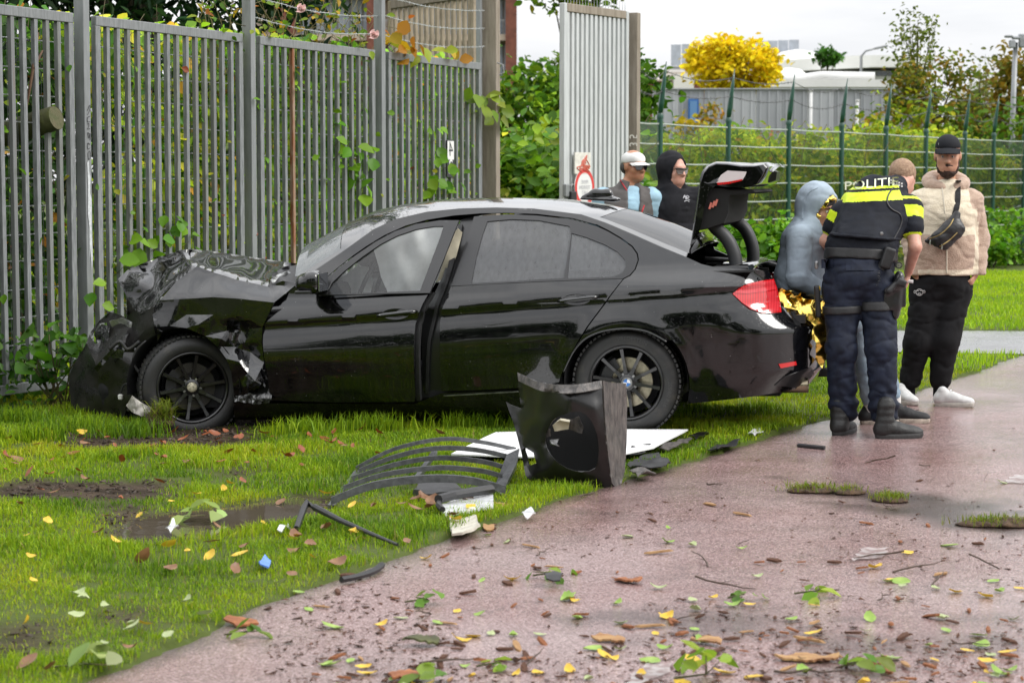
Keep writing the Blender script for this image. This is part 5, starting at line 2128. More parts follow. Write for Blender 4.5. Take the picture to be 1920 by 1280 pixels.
for i in range(len(gpos) - 1):
 a, z = gpos[i], gpos[i + 1]
 root = thing('mesh_fence', 'green wire mesh panel running ' + ['from the gate post', 'behind the hooded man', 'behind the boot lid', 'behind the boot lid tip', 'above the seated person', 'behind the officer\'s shoulder',
                  'behind the officer\'s head', 'behind the black cap', 'to the right edge'][i], 'fence', (a[0], a[1], 0), 'green mesh fence panels')
 d = z - a
 for k in range(8):
  zz = GTOP - .02 - k * .30
  b = MB()
  b.tube([(0, 0, zz), (d[0] / 2, d[1] / 2, zz - .012), (d[0], d[1], zz)], .011, 5)
  b.build('rail_wire', m_railw, root)
 b = MB()
 n = 50
 for k in range(1, n):
  q = d * k / n
  b.tube([(q[0], q[1], .05), (q[0], q[1], GTOP)], .0035, 3, cap=False)
 b.build('mesh_rods', m_mesh, root)['kind'] = 'stuff'
for k, (dz, off) in enumerate(((.78, (.07, -.02)), (.48, (.04, -.01)))):
 for i in range(len(gpos) - 1):
  a, z = gpos[i], gpos[i + 1]
  root = thing('barbed_wire', ('upper' if k == 0 else 'lower') + ' sagging barbed strand ' + ['next to the gate post', 'above the hooded man', 'above the raised boot lid', 'right of the boot lid tip', 'above the seated person',
                                                                       'above the officer\'s back', 'left of the black cap', 'above the black cap', 'at the right edge'][i], 'wire', (a[0], a[1], GTOP), 'barbed strands on the green fence')
  d = z - a
  b = MB()
  sag = random.uniform(.03, .16)
  pts = [(d[0] * u + off[0], d[1] * u + off[1], dz - sag * math.sin(u * math.pi)) for u in np.linspace(0, 1, 9)]
  b.tube(pts, .006, 4)
  for u in np.linspace(.04, .96, 18):
   c = Vector((d[0] * u + off[0], d[1] * u + off[1], dz - sag * math.sin(u * math.pi)))
   dd = Vector((random.uniform(-1, 1), random.uniform(-1, 1), random.uniform(-1, 1))).normalized() * .03
   b.tube([c - dd, c + dd], .004, 3)
  b.build('strand', mat('dark_wire', (.10, .10, .10), .5, metal=.4), root)
# ================================================================== people
def skin_mat(name, c, c2):
 m = mat(name, c, 0.5, col2=c2, vscale=25, bump=.06, bscale=180)
 b = m.node_tree.nodes['Principled BSDF']
 b.inputs['Subsurface Weight'].default_value = .12
 b.inputs['Subsurface Radius'].default_value = (.012, .005, .003)
 return m


def cloth_mat(name, c, rough=.85, var=.12, bump=.15, bs=220, sheen=.0, vs=14):
 return mat(name, c, rough, var=var, vscale=vs, bump=bump, bscale=bs, spec=.25, sheen=sheen)


def frame(fwd, up=(0, 0, 1), roll=0):
 """columns right, forward, up"""
 f = Vector(fwd).normalized()
 r = f.cross(Vector(up)).normalized()
 u = r.cross(f).normalized()
 M = Matrix((r, f, u)).transposed()
 return M


class Head:
 def __init__(self, c, fwd, up=(0, 0, 1), s=1.0):
  self.c, self.M, self.s = Vector(c), frame(fwd, up), s

 def p(self, x, y, z):
  return self.c + self.M @ (Vector((x, y, z)) * self.s)

 def add(self, sd, fat=1.0):
  s, M = self.s, self.M
  e = lambda c, r, k=.012, op='u': sd.ell(self.p(*c), [q * s for q in r], M, k * s, op)
  e((0, -.012, .035), (.076 * fat, .097, .092), .02)
  e((0, .022, -.02), (.066 * fat, .076, .10), .025)
  e((0, .050, -.082), (.044 * fat, .045, .034), .03)
  e((0, .035, -.075), (.060 * fat, .045, .036), .03)
  e((-.042, .060, -.028), (.026, .022, .024), .02)
  e((.042, .060, -.028), (.026, .022, .024), .02)
  e((0, .078, .030), (.052, .020, .016), .02)
  e((-.030, .099, .004), (.016, .014, .010), .01, 's')
  e((.030, .099, .004), (.016, .014, .010), .01, 's')
  sd.cone(self.p(0, .090, .018), self.p(0, .116, -.028), .009 * s, .0135 * s, .012 * s)
  e((-.012, .104, -.032), (.010, .012, .009), .008)
  e((.012, .104, -.032), (.010, .012, .009), .008)
  e((0, .092, -.061), (.024, .012, .007), .006)
  e((0, .090, -.072), (.021, .012, .007), .006)
  for q in (-1, 1):
   e((q * .076 * fat, -.004, -.008), (.011, .023, .032), .008)
  return self

 def eyes(self, root, off, iris=(.05, .03, .02)):
  for q in (-1, 1):
   b = MB()
   c = self.p(q * .031, .082, .004) - Vector(off)
   b.lathe([(0, -.011), (.006, -.0092), (.0098, -.005), (.011, 0), (.0098, .005), (.006, .0092), (0, .011)], 'z', 12)
   b.v = [tuple(c + Vector(v)) for v in b.v]
   eye = b.build('eye', mat('eye_white', (.62, .60, .57), .2), root, smooth=True)
   b = MB()
   c2 = self.p(q * .031, .0915, .003) - Vector(off)
   b.lathe([(0, .0012), (.003, .001), (.0052, 0), (.0052, -.003)], 'y', 12)
   b.v = [tuple(c2 + self.M @ Vector(v)) for v in b.v]
   b.build('iris', mat('iris_dark', iris, .15), eye, smooth=True)

 def brows(self, root, off, m):
  for q in (-1, 1):
   b = MB()
   b.tube([self.p(q * x, y, z) - Vector(off) for x, y, z in ((.012, .098, .024), (.030, .096, .030), (.050, .080, .024))], [.0045, .005, .003], 6)
   b.build('eyebrow', m, root, smooth=True)

 def glasses(self, root, off, m_f, m_l):
  b = MB()
  P = lambda x, y, z: self.p(x, y, z) - Vector(off)
  b.tube([P(-.074, -.005, .012), P(-.072, .08, .014)], .003, 6)
  b.tube([P(.074, -.005, .012), P(.072, .08, .014)], .003, 6)
  b.tube([P(-.072, .085, .018), P(-.03, .112, .020), P(0, .116, .017), P(.03, .112, .020), P(.072, .085, .018)], .0042, 6)
  fr = b.build('sunglasses', m_f, root, smooth=True)
  for q in (-1, 1):
   b = MB()
   prof = [(-.030, .018), (.028, .017), (.031, .004), (.022, -.018), (-.006, -.022), (-.026, -.012)]
   pts = smooth_poly(prof, 3, True)
   V = []
   for x, z in pts:
    xx = q * (.034 + x * (1 if q > 0 else 1) * 1)
    V.append(P(q * .034 + x, .113 - 10 * (q * .034 + x) ** 2 * .55, z))
   b.add(V, [tuple(range(len(V)))])
   b.build('lens', m_l, fr)


def hand(sd, wrist, dirn, palm_n, side, curl=.5, s=1.0, spread=.0):
 """hand from the wrist along dirn; palm_n is the palm's normal; side +1/-1 puts the thumb"""
 d, n = Vector(dirn).normalized(), Vector(palm_n).normalized()
 n = (n - d * n.dot(d)).normalized()
 t = d.cross(n) * side
 w = Vector(wrist)
 sd.cone(w, w + d * .05 * s, .024 * s, .030 * s, .012, flat=(n, .6))
 kn = w + d * .085 * s
 sd.cone(w + d * .035 * s, kn, .036 * s, .038 * s, .012, flat=(n, .42))
 L = [.074, .082, .077, .062]
 for i in range(4):
  o = kn + t * ((1.5 - i) * .0195 * s) - d * (.006 * (i == 3))
  a = curl * (.55 + .1 * i)
  p = [o]
  dd = (d + t * (1.5 - i) * spread).normalized()
  cur = dd
  for j, f in enumerate((.45, .30, .25)):
   ang = a * (1 + .5 * j)
   cur = (dd * math.cos(ang * (j + 1) * .8) + n * math.sin(ang * (j + 1) * .8)).normalized()
   p.append(p[-1] + cur * L[i] * f * s)
  sd.chain(p, [.0098 * s, .0092 * s, .0085 * s, .0072 * s], .004)
 o = w + d * .028 * s + t * .030 * s
 p = [o, o + (d * .6 + t * .6 + n * .25).normalized() * .042 * s]
 p.append(p[-1] + (d * .85 + t * .1 + n * .5 * curl).normalized() * .032 * s)
 p.append(p[-1] + (d * .9 - t * .1 + n * .7 * curl).normalized() * .024 * s)
 sd.chain(p, [.014 * s, .0125 * s, .0105 * s, .0085 * s], .006)


def limb_body(sd, J):
 """bare figure under the clothes"""
 v = lambda k: np.array(J[k])
 ac = np.array(J.get('across', (1, 0, 0)))
 dp = np.array(J.get('depth', (0, 1, 0)))
 sd.cone(v('pelvis'), v('waist'), .125, .115, .05, flat=(ac, 1.25))
 sd.cone(v('waist'), v('chest'), .115, .125, .05, flat=(ac, 1.25))
 sd.cone(v('chest'), v('neck'), .115, .065, .05)
 sd.cone(v('neck'), v('head'), .058, .055, .03)
 for q in ('l', 'r'):
  sd.cone(v('chest'), v(q + 'sho'), .08, .062, .05)
  sd.cone(v(q + 'sho'), v(q + 'elb'), .052, .040, .02)
  sd.cone(v(q + 'elb'), v(q + 'wri'), .041, .027, .015)
  sd.cone(v('pelvis'), v(q + 'hip'), .11, .095, .04)
  sd.cone(v(q + 'hip'), v(q + 'kne'), .085, .056, .03)
  sd.cone(v(q + 'kne'), v(q + 'ank'), .055, .038, .02)
  sd.cone(v(q + 'ank'), v(q + 'ank') + np.array([0, 0, -.03]), .036, .03, .02)
 return sd


def shoe(name, heel, toe, h, w, m_up, m_sole, root, off, ankle=None, boot=0.0, laces=None):
 """heel and toe are ground points"""
 heel, toe = Vector(heel), Vector(toe)
 d = (toe - heel)
 L = d.length
 d.normalize()
 s = Vector((0, 0, 1)).cross(d)
 up = Vector((0, 0, 1))
 sd = SDF(.006)
 P = lambda u, v, z: heel + d * (u * L) + s * v + up * z
 sd.cone(P(.12, 0, h * .50), P(.45, 0, h * .50), w * .42, w * .44, .02)
 sd.cone(P(.45, 0, h * .42), P(.86, 0, h * .33), w * .46, w * .42, .02, flat=(up, .72))
 sd.cone(P(.16, 0, h * .5), P(.20, 0, h * .95), w * .40, w * .36, .02)
 sd.cone(P(.35, 0, h * .7), P(.72, 0, h * .42), w * .34, w * .36, .03, flat=(up, .8))
 if boot:
  sd.cone(P(.18, 0, h * .7), P(.22, 0, boot), w * .44, w * .46, .03)
  sd.fn(lambda Q: .0016 * np.sin((Q[:, 2]) * 150) * (Q[:, 2] > h * .9))
 sd.plane((0, 0, .022), (0, 0, -1))
 sd.noise(.003, 16, 3)
 sh = sd.build(name, m_up, root, off)
 b = MB()
 prof = []
 for k in range(28):
  a = 2 * math.pi * k / 28
  u = .5 + .5 * math.cos(a) * 1.02
  wv = w * .5 * (1.0 + .10 * math.cos(a) - .10 * math.sin(2 * a) * 0)
  prof.append((u * L, wv * np.sign(math.sin(a)) * abs(math.sin(a)) ** .55))
 n = len(prof)
 V, F = [], []
 for z, k in ((.0, .97), (.012, 1.0), (.026, 1.0), (.03, .96)):
  for u, v in prof:
   zz = z + (.014 * max(0, u / L - .75) * 4 * .4)
   V.append(heel + d * (L / 2 + (u - L / 2) * k) + s * v * k + up * zz - Vector(off))
 for i in range(3):
  for k in range(n):
   k2 = (k + 1) % n
   F.append((i * n + k, i * n + k2, (i + 1) * n + k2, (i + 1) * n + k))
 F.append(tuple(range(n)))
 F.append(tuple(3 * n + k for k in range(n)))
 b.add(V, F)
 b.build('sole', m_sole, sh, autosmooth=R(40))
 if laces is not None:
  b = MB()
  for i in range(5):
   u = .40 + i * .07
   z = h * (.98 - .13 * i)
   b.tube([P(u, -w * .2, z) - Vector(off), P(u + .01, 0, z + .012) - Vector(off), P(u + .03, w * .2, z) - Vector(off)], .0035, 5)
  b.build('laces', laces, sh)['kind'] = 'stuff'
 return sh


def vat(px, py, Y):
 return Vector(at(px, py, Y))


def project(V, bvh, d, lift):
 """drop points along d onto a surface"""
 out = []
 for v in V:
  d = (Vector(v) - Vector(CAMP)).normalized()
  h = bvh.ray_cast(Vector(v) - d * .5, d, 3.0)
  out.append((h[0] - d * lift) if h[0] is not None else Vector(v))
 return out


def bvh_of(o, off):
 me = o.data
 return BVHTree.FromPolygons([v.co + Vector(off) for v in me.vertices], [list(p.vertices) for p in me.polygons])


def folds(amp, freq, seed, ax=(0, 0, 1), st=.35):
 """cloth creases running mostly across the axis"""
 a = np.array(ax, float)
 a /= np.linalg.norm(a)

 def g(P):
  Q = P + (P @ a)[:, None] * a * (1 / st - 1) * .5
  n = fbm(Q, freq * .9, seed, 2)
  n2 = fbm(Q + 3.1, freq * 1.7, seed + 4, 1)
  return amp * (1.1 * np.exp(-(n / .16) ** 2) + .55 * np.exp(-(n2 / .2) ** 2) + .35 * fbm(P, freq * .5, seed + 9, 1) - .5)
 return g


m_skin1 = skin_mat('skin_fair', (.50, .25, .18), (.58, .33, .25))
m_skin2 = skin_mat('skin_tan', (.46, .235, .15), (.54, .30, .20))
m_skin3 = skin_mat('skin_brown', (.36, .16, .09), (.43, .21, .12))


# ------------------------------------------------------------------ the bending police officer
def officer():
 base = Vector((2.15, 12.8, 0))
 p = thing('person', 'police officer in dark uniform with yellow bands bending over the seated person', 'person', base)
 Y = 12.85
 J = dict(pelvis=vat(1611, 522, 12.92), waist=vat(1614, 468, 12.95), chest=vat(1640, 402, 13.10), neck=vat(1674, 360, 13.26), head=vat(1692, 346, 13.36),
             lsho=vat(1580, 404, 13.16), rsho=vat(1704, 392, 13.10), lelb=vat(1549, 452, 13.16), relb=vat(1716, 463, 12.98), lwri=vat(1566, 486, 13.38), rwri=vat(1703, 511, 13.10),
             lhip=vat(1581, 548, 12.9), rhip=vat(1644, 548, 12.9), lkne=vat(1577, 655, 12.84), rkne=vat(1652, 655, 12.8), lank=vat(1582, 772, 12.88), rank=vat(1657, 775, 12.80),
             ltoe=vat(1600, 806, 12.98), rtoe=vat(1706, 812, 12.86))
 ltoe, rtoe = J['ltoe'], J['rtoe']
 hd = Head(vat(1690, 337, 13.40), (.55, .62, -.56), (.35, .35, .87), 1.0)
 sd = SDF(.0078)
 limb_body(sd, J)
 hd.add(sd, 1.0)
 hand(sd, J['rwri'], vat(1697, 540, 13.17) - J['rwri'], (-.6, .3, 0), -1, .9)
 hand(sd, J['lwri'], (.5, .5, -.1), (0, .2, -1), 1, .6)
 sd.build('body', m_skin1, p, base)
 hd.eyes(p, base)
 # short fair hair
 s = SDF(.006)
 s.ell(hd.p(0, -.014, .038), (.0795, .100, .094), hd.M, .02)
 s.plane(hd.p(0, .055, .03), hd.M @ Vector((0, .9, -.45)))
 s.plane(hd.p(0, 0, -.045), hd.M @ Vector((0, -.25, -1)))
 s.noise(.0025, 70, 4)
 m_hair = mat('hair_fair', (.36, .24, .15), .7, col2=(.22, .13, .08), vscale=60, bump=.6, bscale=200)
 s.build('hair', m_hair, p, base, smooth=1)
 navy = cloth_mat('uniform_navy', (.010, .014, .028), .7, .35, .12, 160)
 shirt = cloth_mat('uniform_shirt', (.008, .010, .016), .75, .25)
 hi = mat('hi_vis_yellow', (.62, .78, .012), .55, var=.06, vscale=30)
 # shirt with short sleeves
 s = SDF(.008)
 ac = (1, 0, 0)
 s.cone(vat(1613, 500, 12.95), vat(1616, 462, 12.97), .150, .150, .04, flat=(ac, 1.38))
 s.cone(vat(1616, 462, 12.97), J['chest'], .150, .160, .05, flat=(ac, 1.35))
 s.cone(J['chest'], vat(1664, 362, 13.2), .155, .105, .05, flat=(ac, 1.2))
 s.cone(J['chest'], J['lsho'], .11, .078, .05)
 s.cone(J['chest'], J['rsho'], .11, .082, .05)
 for q, e in (('r', .50), ('l', .50)):
  a, b_ = np.array(J[q + 'sho']), np.array(J[q + 'elb'])
  s.cone(a, a + (b_ - a) * e, .080, .074, .03)
  s.plane(a + (b_ - a) * (e + .02), b_ - a) if False else None
 s.cone(vat(1664, 362, 13.2), vat(1680, 349, 13.3), .078, .070, .03)
 s.fn(folds(.004, 9, 3))
 a, b_ = np.array(J['rsho']), np.array(J['relb'])
 ua = (b_ - a) / np.linalg.norm(b_ - a)
 tarm = lambda V: (V - a) @ ua

 def mi(Cc):
  m = np.zeros(len(Cc), int)
  t = tarm(Cc)
  d = np.linalg.norm(Cc - a - t[:, None] * ua, axis=1)
  arm = (t > -.06) & (d < .12) & (Cc[:, 0] > a[0] - .075)
  m[arm & (t > .015) & (t < .085)] = 1
  m[arm & (t > -.050) & (t < -.028)] = 1
  m[arm & (t > np.linalg.norm(b_ - a) * .5 + .052)] = 1
  al, bl = np.array(J['lsho']), np.array(J['lelb'])
  ul = (bl - al) / np.linalg.norm(bl - al)
  tl_ = (Cc - al) @ ul
  arml = (tl_ > -.02) & (Cc[:, 0] < al[0] + .03) & (np.linalg.norm(Cc - al - tl_[:, None] * ul, axis=1) < .1)
  m[arml & (tl_ > .01) & (tl_ < .07)] = 1
  m[arml & (tl_ > np.linalg.norm(bl - al) * .5 + .052)] = 1
  return m
 s.build('shirt', [shirt, hi], p, base, mi=mi)
 # load vest
 s = SDF(.008)
 s.cone(vat(1614, 462, 12.93), J['chest'], .162, .172, .05, flat=(ac, 1.30))
 s.cone(J['chest'], vat(1652, 362, 13.16), .168, .125, .05, flat=(ac, 1.35))
 s.cone(vat(1606, 393, 13.14), vat(1690, 385, 13.1), .10, .10, .05)
 s.plane(vat(1614, 447, 12.8), (-.08, .0, -1))
 s.plane(vat(1668, 337, 13.2), (.25, .1, 1))
 s.plane(vat(1697, 390, 13.0), (1, -.1, .25))
 s.plane(vat(1577, 400, 13.0), (-1, -.1, .45))
 s.fn(folds(.003, 8, 6))
 z = lambda py: float(at(1640, py, 12.97)[2])

 def mv(Cc):
  zz = Cc[:, 2] + .05 * (Cc[:, 0] - 2.2) * -1
  m = np.zeros(len(Cc), int)
  m[(zz > z(354)) & (zz < z(349.5))] = 1
  m[(zz > z(377)) & (zz < z(359))] = 1
  m[Cc[:, 1] > 13.2] = 0
  return m
 vest = s.build('load_vest', [shirt, hi], p, base, mi=mv)
 bv = bvh_of(vest, base)
 V, F = text_mesh('POLITIE', .098)
 o = vat(1634, 345, 12.8)
 tx = Vector((.985, 0, .09))
 Vw = project([o + tx * v[0] * 1.0 + Vector((0, 0, 1)) * v[1] * .75 for v in V], bv, (0, 1, 0), .004)
 link('lettering', npmesh('lettering', [v - base for v in Vw], F, mat('lettering_pale', (.70, .74, .55), .5)), vest)
 b = MB()
 for i in range(5):
  for j in range(2):
   c = vat(1671 + i * 5, 338 + i * 1.6 + j * 5, 12.8)
   q = project([c], bv, (0, 1, 0), .003)[0] - base
   b.box(q, (.010, .004, .010))
 b.build('check_pattern', mat('lettering_white', (.7, .7, .68), .5), vest)['kind'] = 'stuff'
 # hem, side straps and radio lead
 s = SDF(.008)
 s.cone(vat(1614, 462, 12.93), J['chest'], .166, .174, .05, flat=(ac, 1.30))
 s.plane(vat(1614, 446.5, 12.8), (-.08, 0, -1))
 s.plane(vat(1614, 440, 12.8), (.08, 0, 1))
 s.build('vest_hem', shirt, vest, base)
 b = MB()
 pts = project([vat(px, py, 12.8) for px, py in smooth_poly([(1675, 352), (1666, 365), (1664, 380), (1672, 392), (1688, 402), (1690, 420), (1676, 448)], 4)], bv, (0, 1, 0), .005)
 b.tube([q - base for q in pts], .0045, 6)
 b.build('radio_lead', m_plastic, vest)
 b = MB()
 q = project([vat(1653, 438, 12.8)], bv, (0, 1, 0), .004)[0] - base
 b.lathe([(0, -.006), (.010, -.004), (.012, .004)], 'y', 12, c=tuple(q))
 b.build('press_stud', m_steel, vest)
 # trousers
 s = SDF(.0085)
 s.cone(vat(1612, 492, 12.95), J['pelvis'], .150, .165, .04, flat=(ac, 1.32))
 for q in ('l', 'r'):
  s.cone(J['pelvis'], J[q + 'hip'], .13, .115, .05)
  s.cone(J[q + 'hip'], J[q + 'kne'], .118, .093, .03)
  kn, an = np.array(J[q + 'kne']), np.array(J[q + 'ank'])
  s.cone(kn, an + (kn - an) * .12, .092, .080, .03)
  s.cone(an + (kn - an) * .10, an + (kn - an) * .03, .090, .082, .02)
 s.plane(vat(1612, 481, 12.95), (0, -.05, 1))
 s.fn(folds(.008, 7, 11, (0, 0, 1), .5))
 s.fn(lambda P: .006 * np.sin(P[:, 2] * 75 + 3 * np.sin(P[:, 0] * 25)) * np.clip((.42 - P[:, 2]) / .2, 0, 1))
 tr = s.build('trousers', navy, p, base)
 bt = bvh_of(tr, base)
 for x0, x1, y0, y1 in ((1540, 1562, 486, 503), (1586, 1640, 487, 507)):
  b = MB()
  n = 6
  V = []
  for j in range(3):
   for i in range(n):
    V.append(vat(x0 + (x1 - x0) * i / (n - 1), y0 + (y1 - y0) * j / 2, 12.6))
  V = [v - base for v in project(V, bt, (0, 1, 0), .006)]
  F = [(j * n + i, j * n + i + 1, (j + 1) * n + i + 1, (j + 1) * n + i) for j in range(2) for i in range(n - 1)]
  b.add(V, F)
  b.build('pocket_flap', navy, tr)
 # belt, straps
 s = SDF(.007)
 s.cone(vat(1613, 500, 12.95), vat(1615, 462, 12.97), .166, .164, .04, flat=(ac, 1.36))
 s.plane(vat(1613, 485, 12.8), (-.06, -.1, -1))
 s.plane(vat(1613, 464, 12.8), (.06, .1, 1))
 belt = s.build('duty_belt', m_plastic, p, base)
 for q, y0, y1 in (('l', 573, 588), ('r', 566, 584)):
  s = SDF(.007)
  s.cone(J[q + 'hip'], J[q + 'kne'], .130, .106, .03)
  s.plane(vat(1612, y1, 12.8), (.04, 0, -1))
  s.plane(vat(1612, y0, 12.8), (-.04, 0, 1))
  s.build('thigh_strap', m_plastic, p, base)
 # pouches and holster on the right hip
 def gear(name, c, half, rot, m=m_plastic, par=belt, rad=.012):
  s_ = SDF(.006)
  s_.rbox(c, half, rad, rot, .01)
  return s_.build(name, m, par, base)
 gear('pouch', vat(1664, 484, 12.80), (.035, .03, .065), Euler((0, R(18), 0)))
 gear('pouch', vat(1652, 500, 12.82), (.022, .03, .04), Euler((0, R(18), 0)))
 s_ = SDF(.006)
 s_.chain([vat(1686, 520, 12.82), vat(1683, 545, 12.80), vat(1680, 570, 12.80), vat(1678, 588, 12.80)], [.040, .044, .046, .038], .01, flat=((1, 0, 0), .75))
 s_.cone(vat(1664, 545, 12.76), vat(1690, 532, 12.76), .022, .026, .012)
 s_.rbox(vat(1672, 565, 12.78), (.05, .022, .055), .01, None, .012)
 s_.rbox(vat(1694, 552, 12.80), (.012, .03, .075), .006, None, .01)
 hol = s_.build('holster', m_trim, belt, base)
 s_ = SDF(.006)
 s_.cone(vat(1667, 545, 12.74), vat(1690, 522, 12.76), .020, .018, .01)
 s_.rbox(vat(1690, 530, 12.74), (.03, .018, .022), .008, Euler((0, R(20), 0)), .01)
 s_.build('pistol_grip', m_plastic, hol, base)
 b = MB()
 c = vat(1684, 497, 12.74) - base
 b.lathe([(0, -.03), (.020, -.03), (.020, .0), (.015, .01), (.015, .06), (0, .06)], 'y', 16, c=tuple(c))
 torch = b.build('torch', m_plastic, belt, autosmooth=R(40))
 b = MB()
 b.lathe([(0, -.0315), (.014, -.0315)], 'y', 16, c=tuple(c))
 b.build('torch_lens', m_chrome, torch)
 b = MB()
 for i in range(7):
  b.lathe([(.008, -.002), (.012, 0), (.008, .002)], 'z', 8, c=tuple(vat(1649 - i * .6, 508 + i * 4.5, 12.74) - base + Vector((random.uniform(-.006, .006), 0, 0))))
 b.build('key_chain', m_chrome, belt)['kind'] = 'stuff'
 gear('baton', vat(1533, 565, 12.88), (.018, .02, .10), Euler((0, R(-4), 0)), par=belt, rad=.015)
 gear('baton_tip', vat(1534, 541, 12.88), (.014, .016, .018), None, mat('tape_yellow', (.62, .42, .02), .5), belt, .01)
 gear('belt_hook', vat(1531, 497, 12.9), (.012, .015, .025), None, m_steel, belt, .006)
 # pen in hand
 b = MB()
 b.tube([vat(1690, 526, 13.12) - base, vat(1712, 528, 13.10) - base], .011, 8)
 b.build('white_tube', mat('paper_white', (.72, .72, .72), .5), p, autosmooth=R(40))
 # boots
 m_boot = mat('boot_leather', (.010, .010, .010), .55, var=.4, vscale=30, bump=.3, bscale=90)
 m_bsole = mat('boot_sole', (.030, .030, .030), .7, bump=.3, bscale=60)
 bl = gnd(1578, 817)
 shoe('boot', (bl[0] - .03, bl[1] + .0, 0), (bl[0] + .10, bl[1] + .26, 0), .10, .115, m_boot, m_bsole, p, base, boot=.20, laces=m_plastic)
 br = gnd(1642, 822)
 shoe('boot', (br[0], br[1], 0), (br[0] + .285, br[1] + .05, 0), .10, .115, m_boot, m_bsole, p, base, boot=.20, laces=m_plastic)


officer()


# ------------------------------------------------------------------ bearded man in fleece and black cap
def bearded_man():
 base = Vector((2.95, 14.75, 0))
 p = thing('person', 'bearded man in cream fleece jacket and black cap with crossbody bag', 'person', base)
 Y = 14.8
 J = dict(pelvis=vat(1764, 520, Y), waist=vat(1768, 465, Y), chest=vat(1772, 400, Y), neck=vat(1774, 348, Y + .03), head=vat(1777, 318, Y),
             lsho=vat(1729, 378, Y), rsho=vat(1820, 380, Y), lelb=vat(1712, 450, Y + .1), relb=vat(1833, 448, Y + .06), lwri=vat(1716, 512, Y - .05), rwri=vat(1833, 508, Y - .02),
             lhip=vat(1740, 545, Y), rhip=vat(1788, 545, Y), lkne=vat(1722, 640, Y - .04), rkne=vat(1772, 640, Y - .06), lank=vat(1704, 724, Y + .02), rank=vat(1762, 722, Y - .03),
             ltoe=vat(1710, 748, Y - .15), rtoe=vat(1795, 748, Y - .2))
 hd = Head(vat(1777, 291, Y - .03), (-.20, -.96, -.16), (-.03, -.15, .98), 1.04)
 sd = SDF(.007)
 limb_body(sd, J)
 hd.add(sd, 1.06)
 hand(sd, J['rwri'], vat(1818, 535, Y - .06) - J['rwri'], (-1, .3, 0), 1, .4)
 hand(sd, J['lwri'], (.2, -.1, -1), (1, .3, 0), -1, .5)
 sd.build('body', m_skin2, p, base)
 hd.eyes(p, base)
 m_beard = mat('beard_dark', (.020, .010, .006), .8, col2=(.055, .026, .014), vscale=50, bump=.8, bscale=160)
 hd.brows(p, base, m_beard)
 s = SDF(.0055)
 s.ell(hd.p(0, .050, -.104), (.052, .050, .046), hd.M, .025)
 s.ell(hd.p(-.055, .030, -.078), (.018, .036, .040), hd.M, .03)
 s.ell(hd.p(.055, .030, -.078), (.018, .036, .040), hd.M, .03)
 s.ell(hd.p(-.066, .014, -.025), (.012, .022, .035), hd.M, .02)
 s.ell(hd.p(.066, .014, -.025), (.012, .022, .035), hd.M, .02)
 s.cone(hd.p(-.036, .080, -.060), hd.p(0, .100, -.050), .007, .008, .01)
 s.cone(hd.p(.036, .080, -.060), hd.p(0, .100, -.050), .007, .008, .01)
 s.noise(.005, 55, 3)
 s.build('beard', m_beard, p, base, smooth=1)
 # cap
 m_cap = cloth_mat('cap_black', (.008, .009, .012), .8)
 s = SDF(.0055)
 s.ell(hd.p(0, -.012, .056), (.087, .106, .084), hd.M, .02)
 s.plane(hd.p(0, 0, .046), hd.M @ Vector((0, .12, -1)))
 cap = s.build('cap', m_cap, p, base)
 b = MB()
 V, F = [], []
 for i in range(13):
  a = -1.15 + 2.3 * i / 12
  for j in range(5):
   r = .086 + .070 * j / 4 * max(.15, math.cos(a * .95))
   V.append(hd.p(math.sin(a) * .090, math.cos(a) * .098 + (r - .086) * 1.0, .058 - .016 * math.sin(a) ** 2 - .014 * (j / 4) - .012 * (j / 4) ** 2) - base)
 for i in range(12):
  for j in range(4):
   F.append((i * 5 + j, i * 5 + 5 + j, i * 5 + 6 + j, i * 5 + 1 + j))
 n = len(V)
 V += [v + hd.M @ Vector((0, 0, .005)) for v in V]
 F += [tuple(n + q for q in f[::-1]) for f in F]
 b.add(V, F)
 b.build('brim', m_cap, cap, smooth=True)
 Vt, Ft = text_mesh('I', .022)
 link('cap_mark', npmesh('cap_mark', [hd.p(.060 + v[0], .078, .085 + v[1]) - base for v in Vt], Ft, mat('mark_silver', (.5, .5, .5), .4)), cap)
 # fleece jacket
 cream = mat('fleece_cream', (.72, .64, .50), .95, col2=(.62, .54, .40), vscale=30, bump=.6, bscale=120, spec=.1, sheen=.3)
 tan = mat('fleece_tan', (.40, .29, .22), .95, col2=(.48, .36, .28), vscale=30, bump=.6, bscale=120, spec=.1, sheen=.3)
 s = SDF(.008)
 ac = (1, 0, 0)
 s.cone(vat(1764, 512, Y), J['waist'], .172, .178, .05, flat=(ac, 1.32))
 s.cone(J['waist'], J['chest'], .178, .172, .05, flat=(ac, 1.30))
 s.cone(J['chest'], vat(1775, 358, Y), .165, .095, .06, flat=(ac, 1.2))
 for q in ('l', 'r'):
  s.cone(J['chest'], J[q + 'sho'], .12, .088, .05)
  s.cone(J[q + 'sho'], J[q + 'elb'], .088, .078, .03)
  s.cone(J[q + 'elb'], J[q + 'wri'], .080, .060, .03)
 s.plane(vat(1764, 517, Y - .2), (0, 0, -1))
 s.fn(folds(.007, 6, 5))
 zc = float(vat(1770, 445, Y - .2).z)

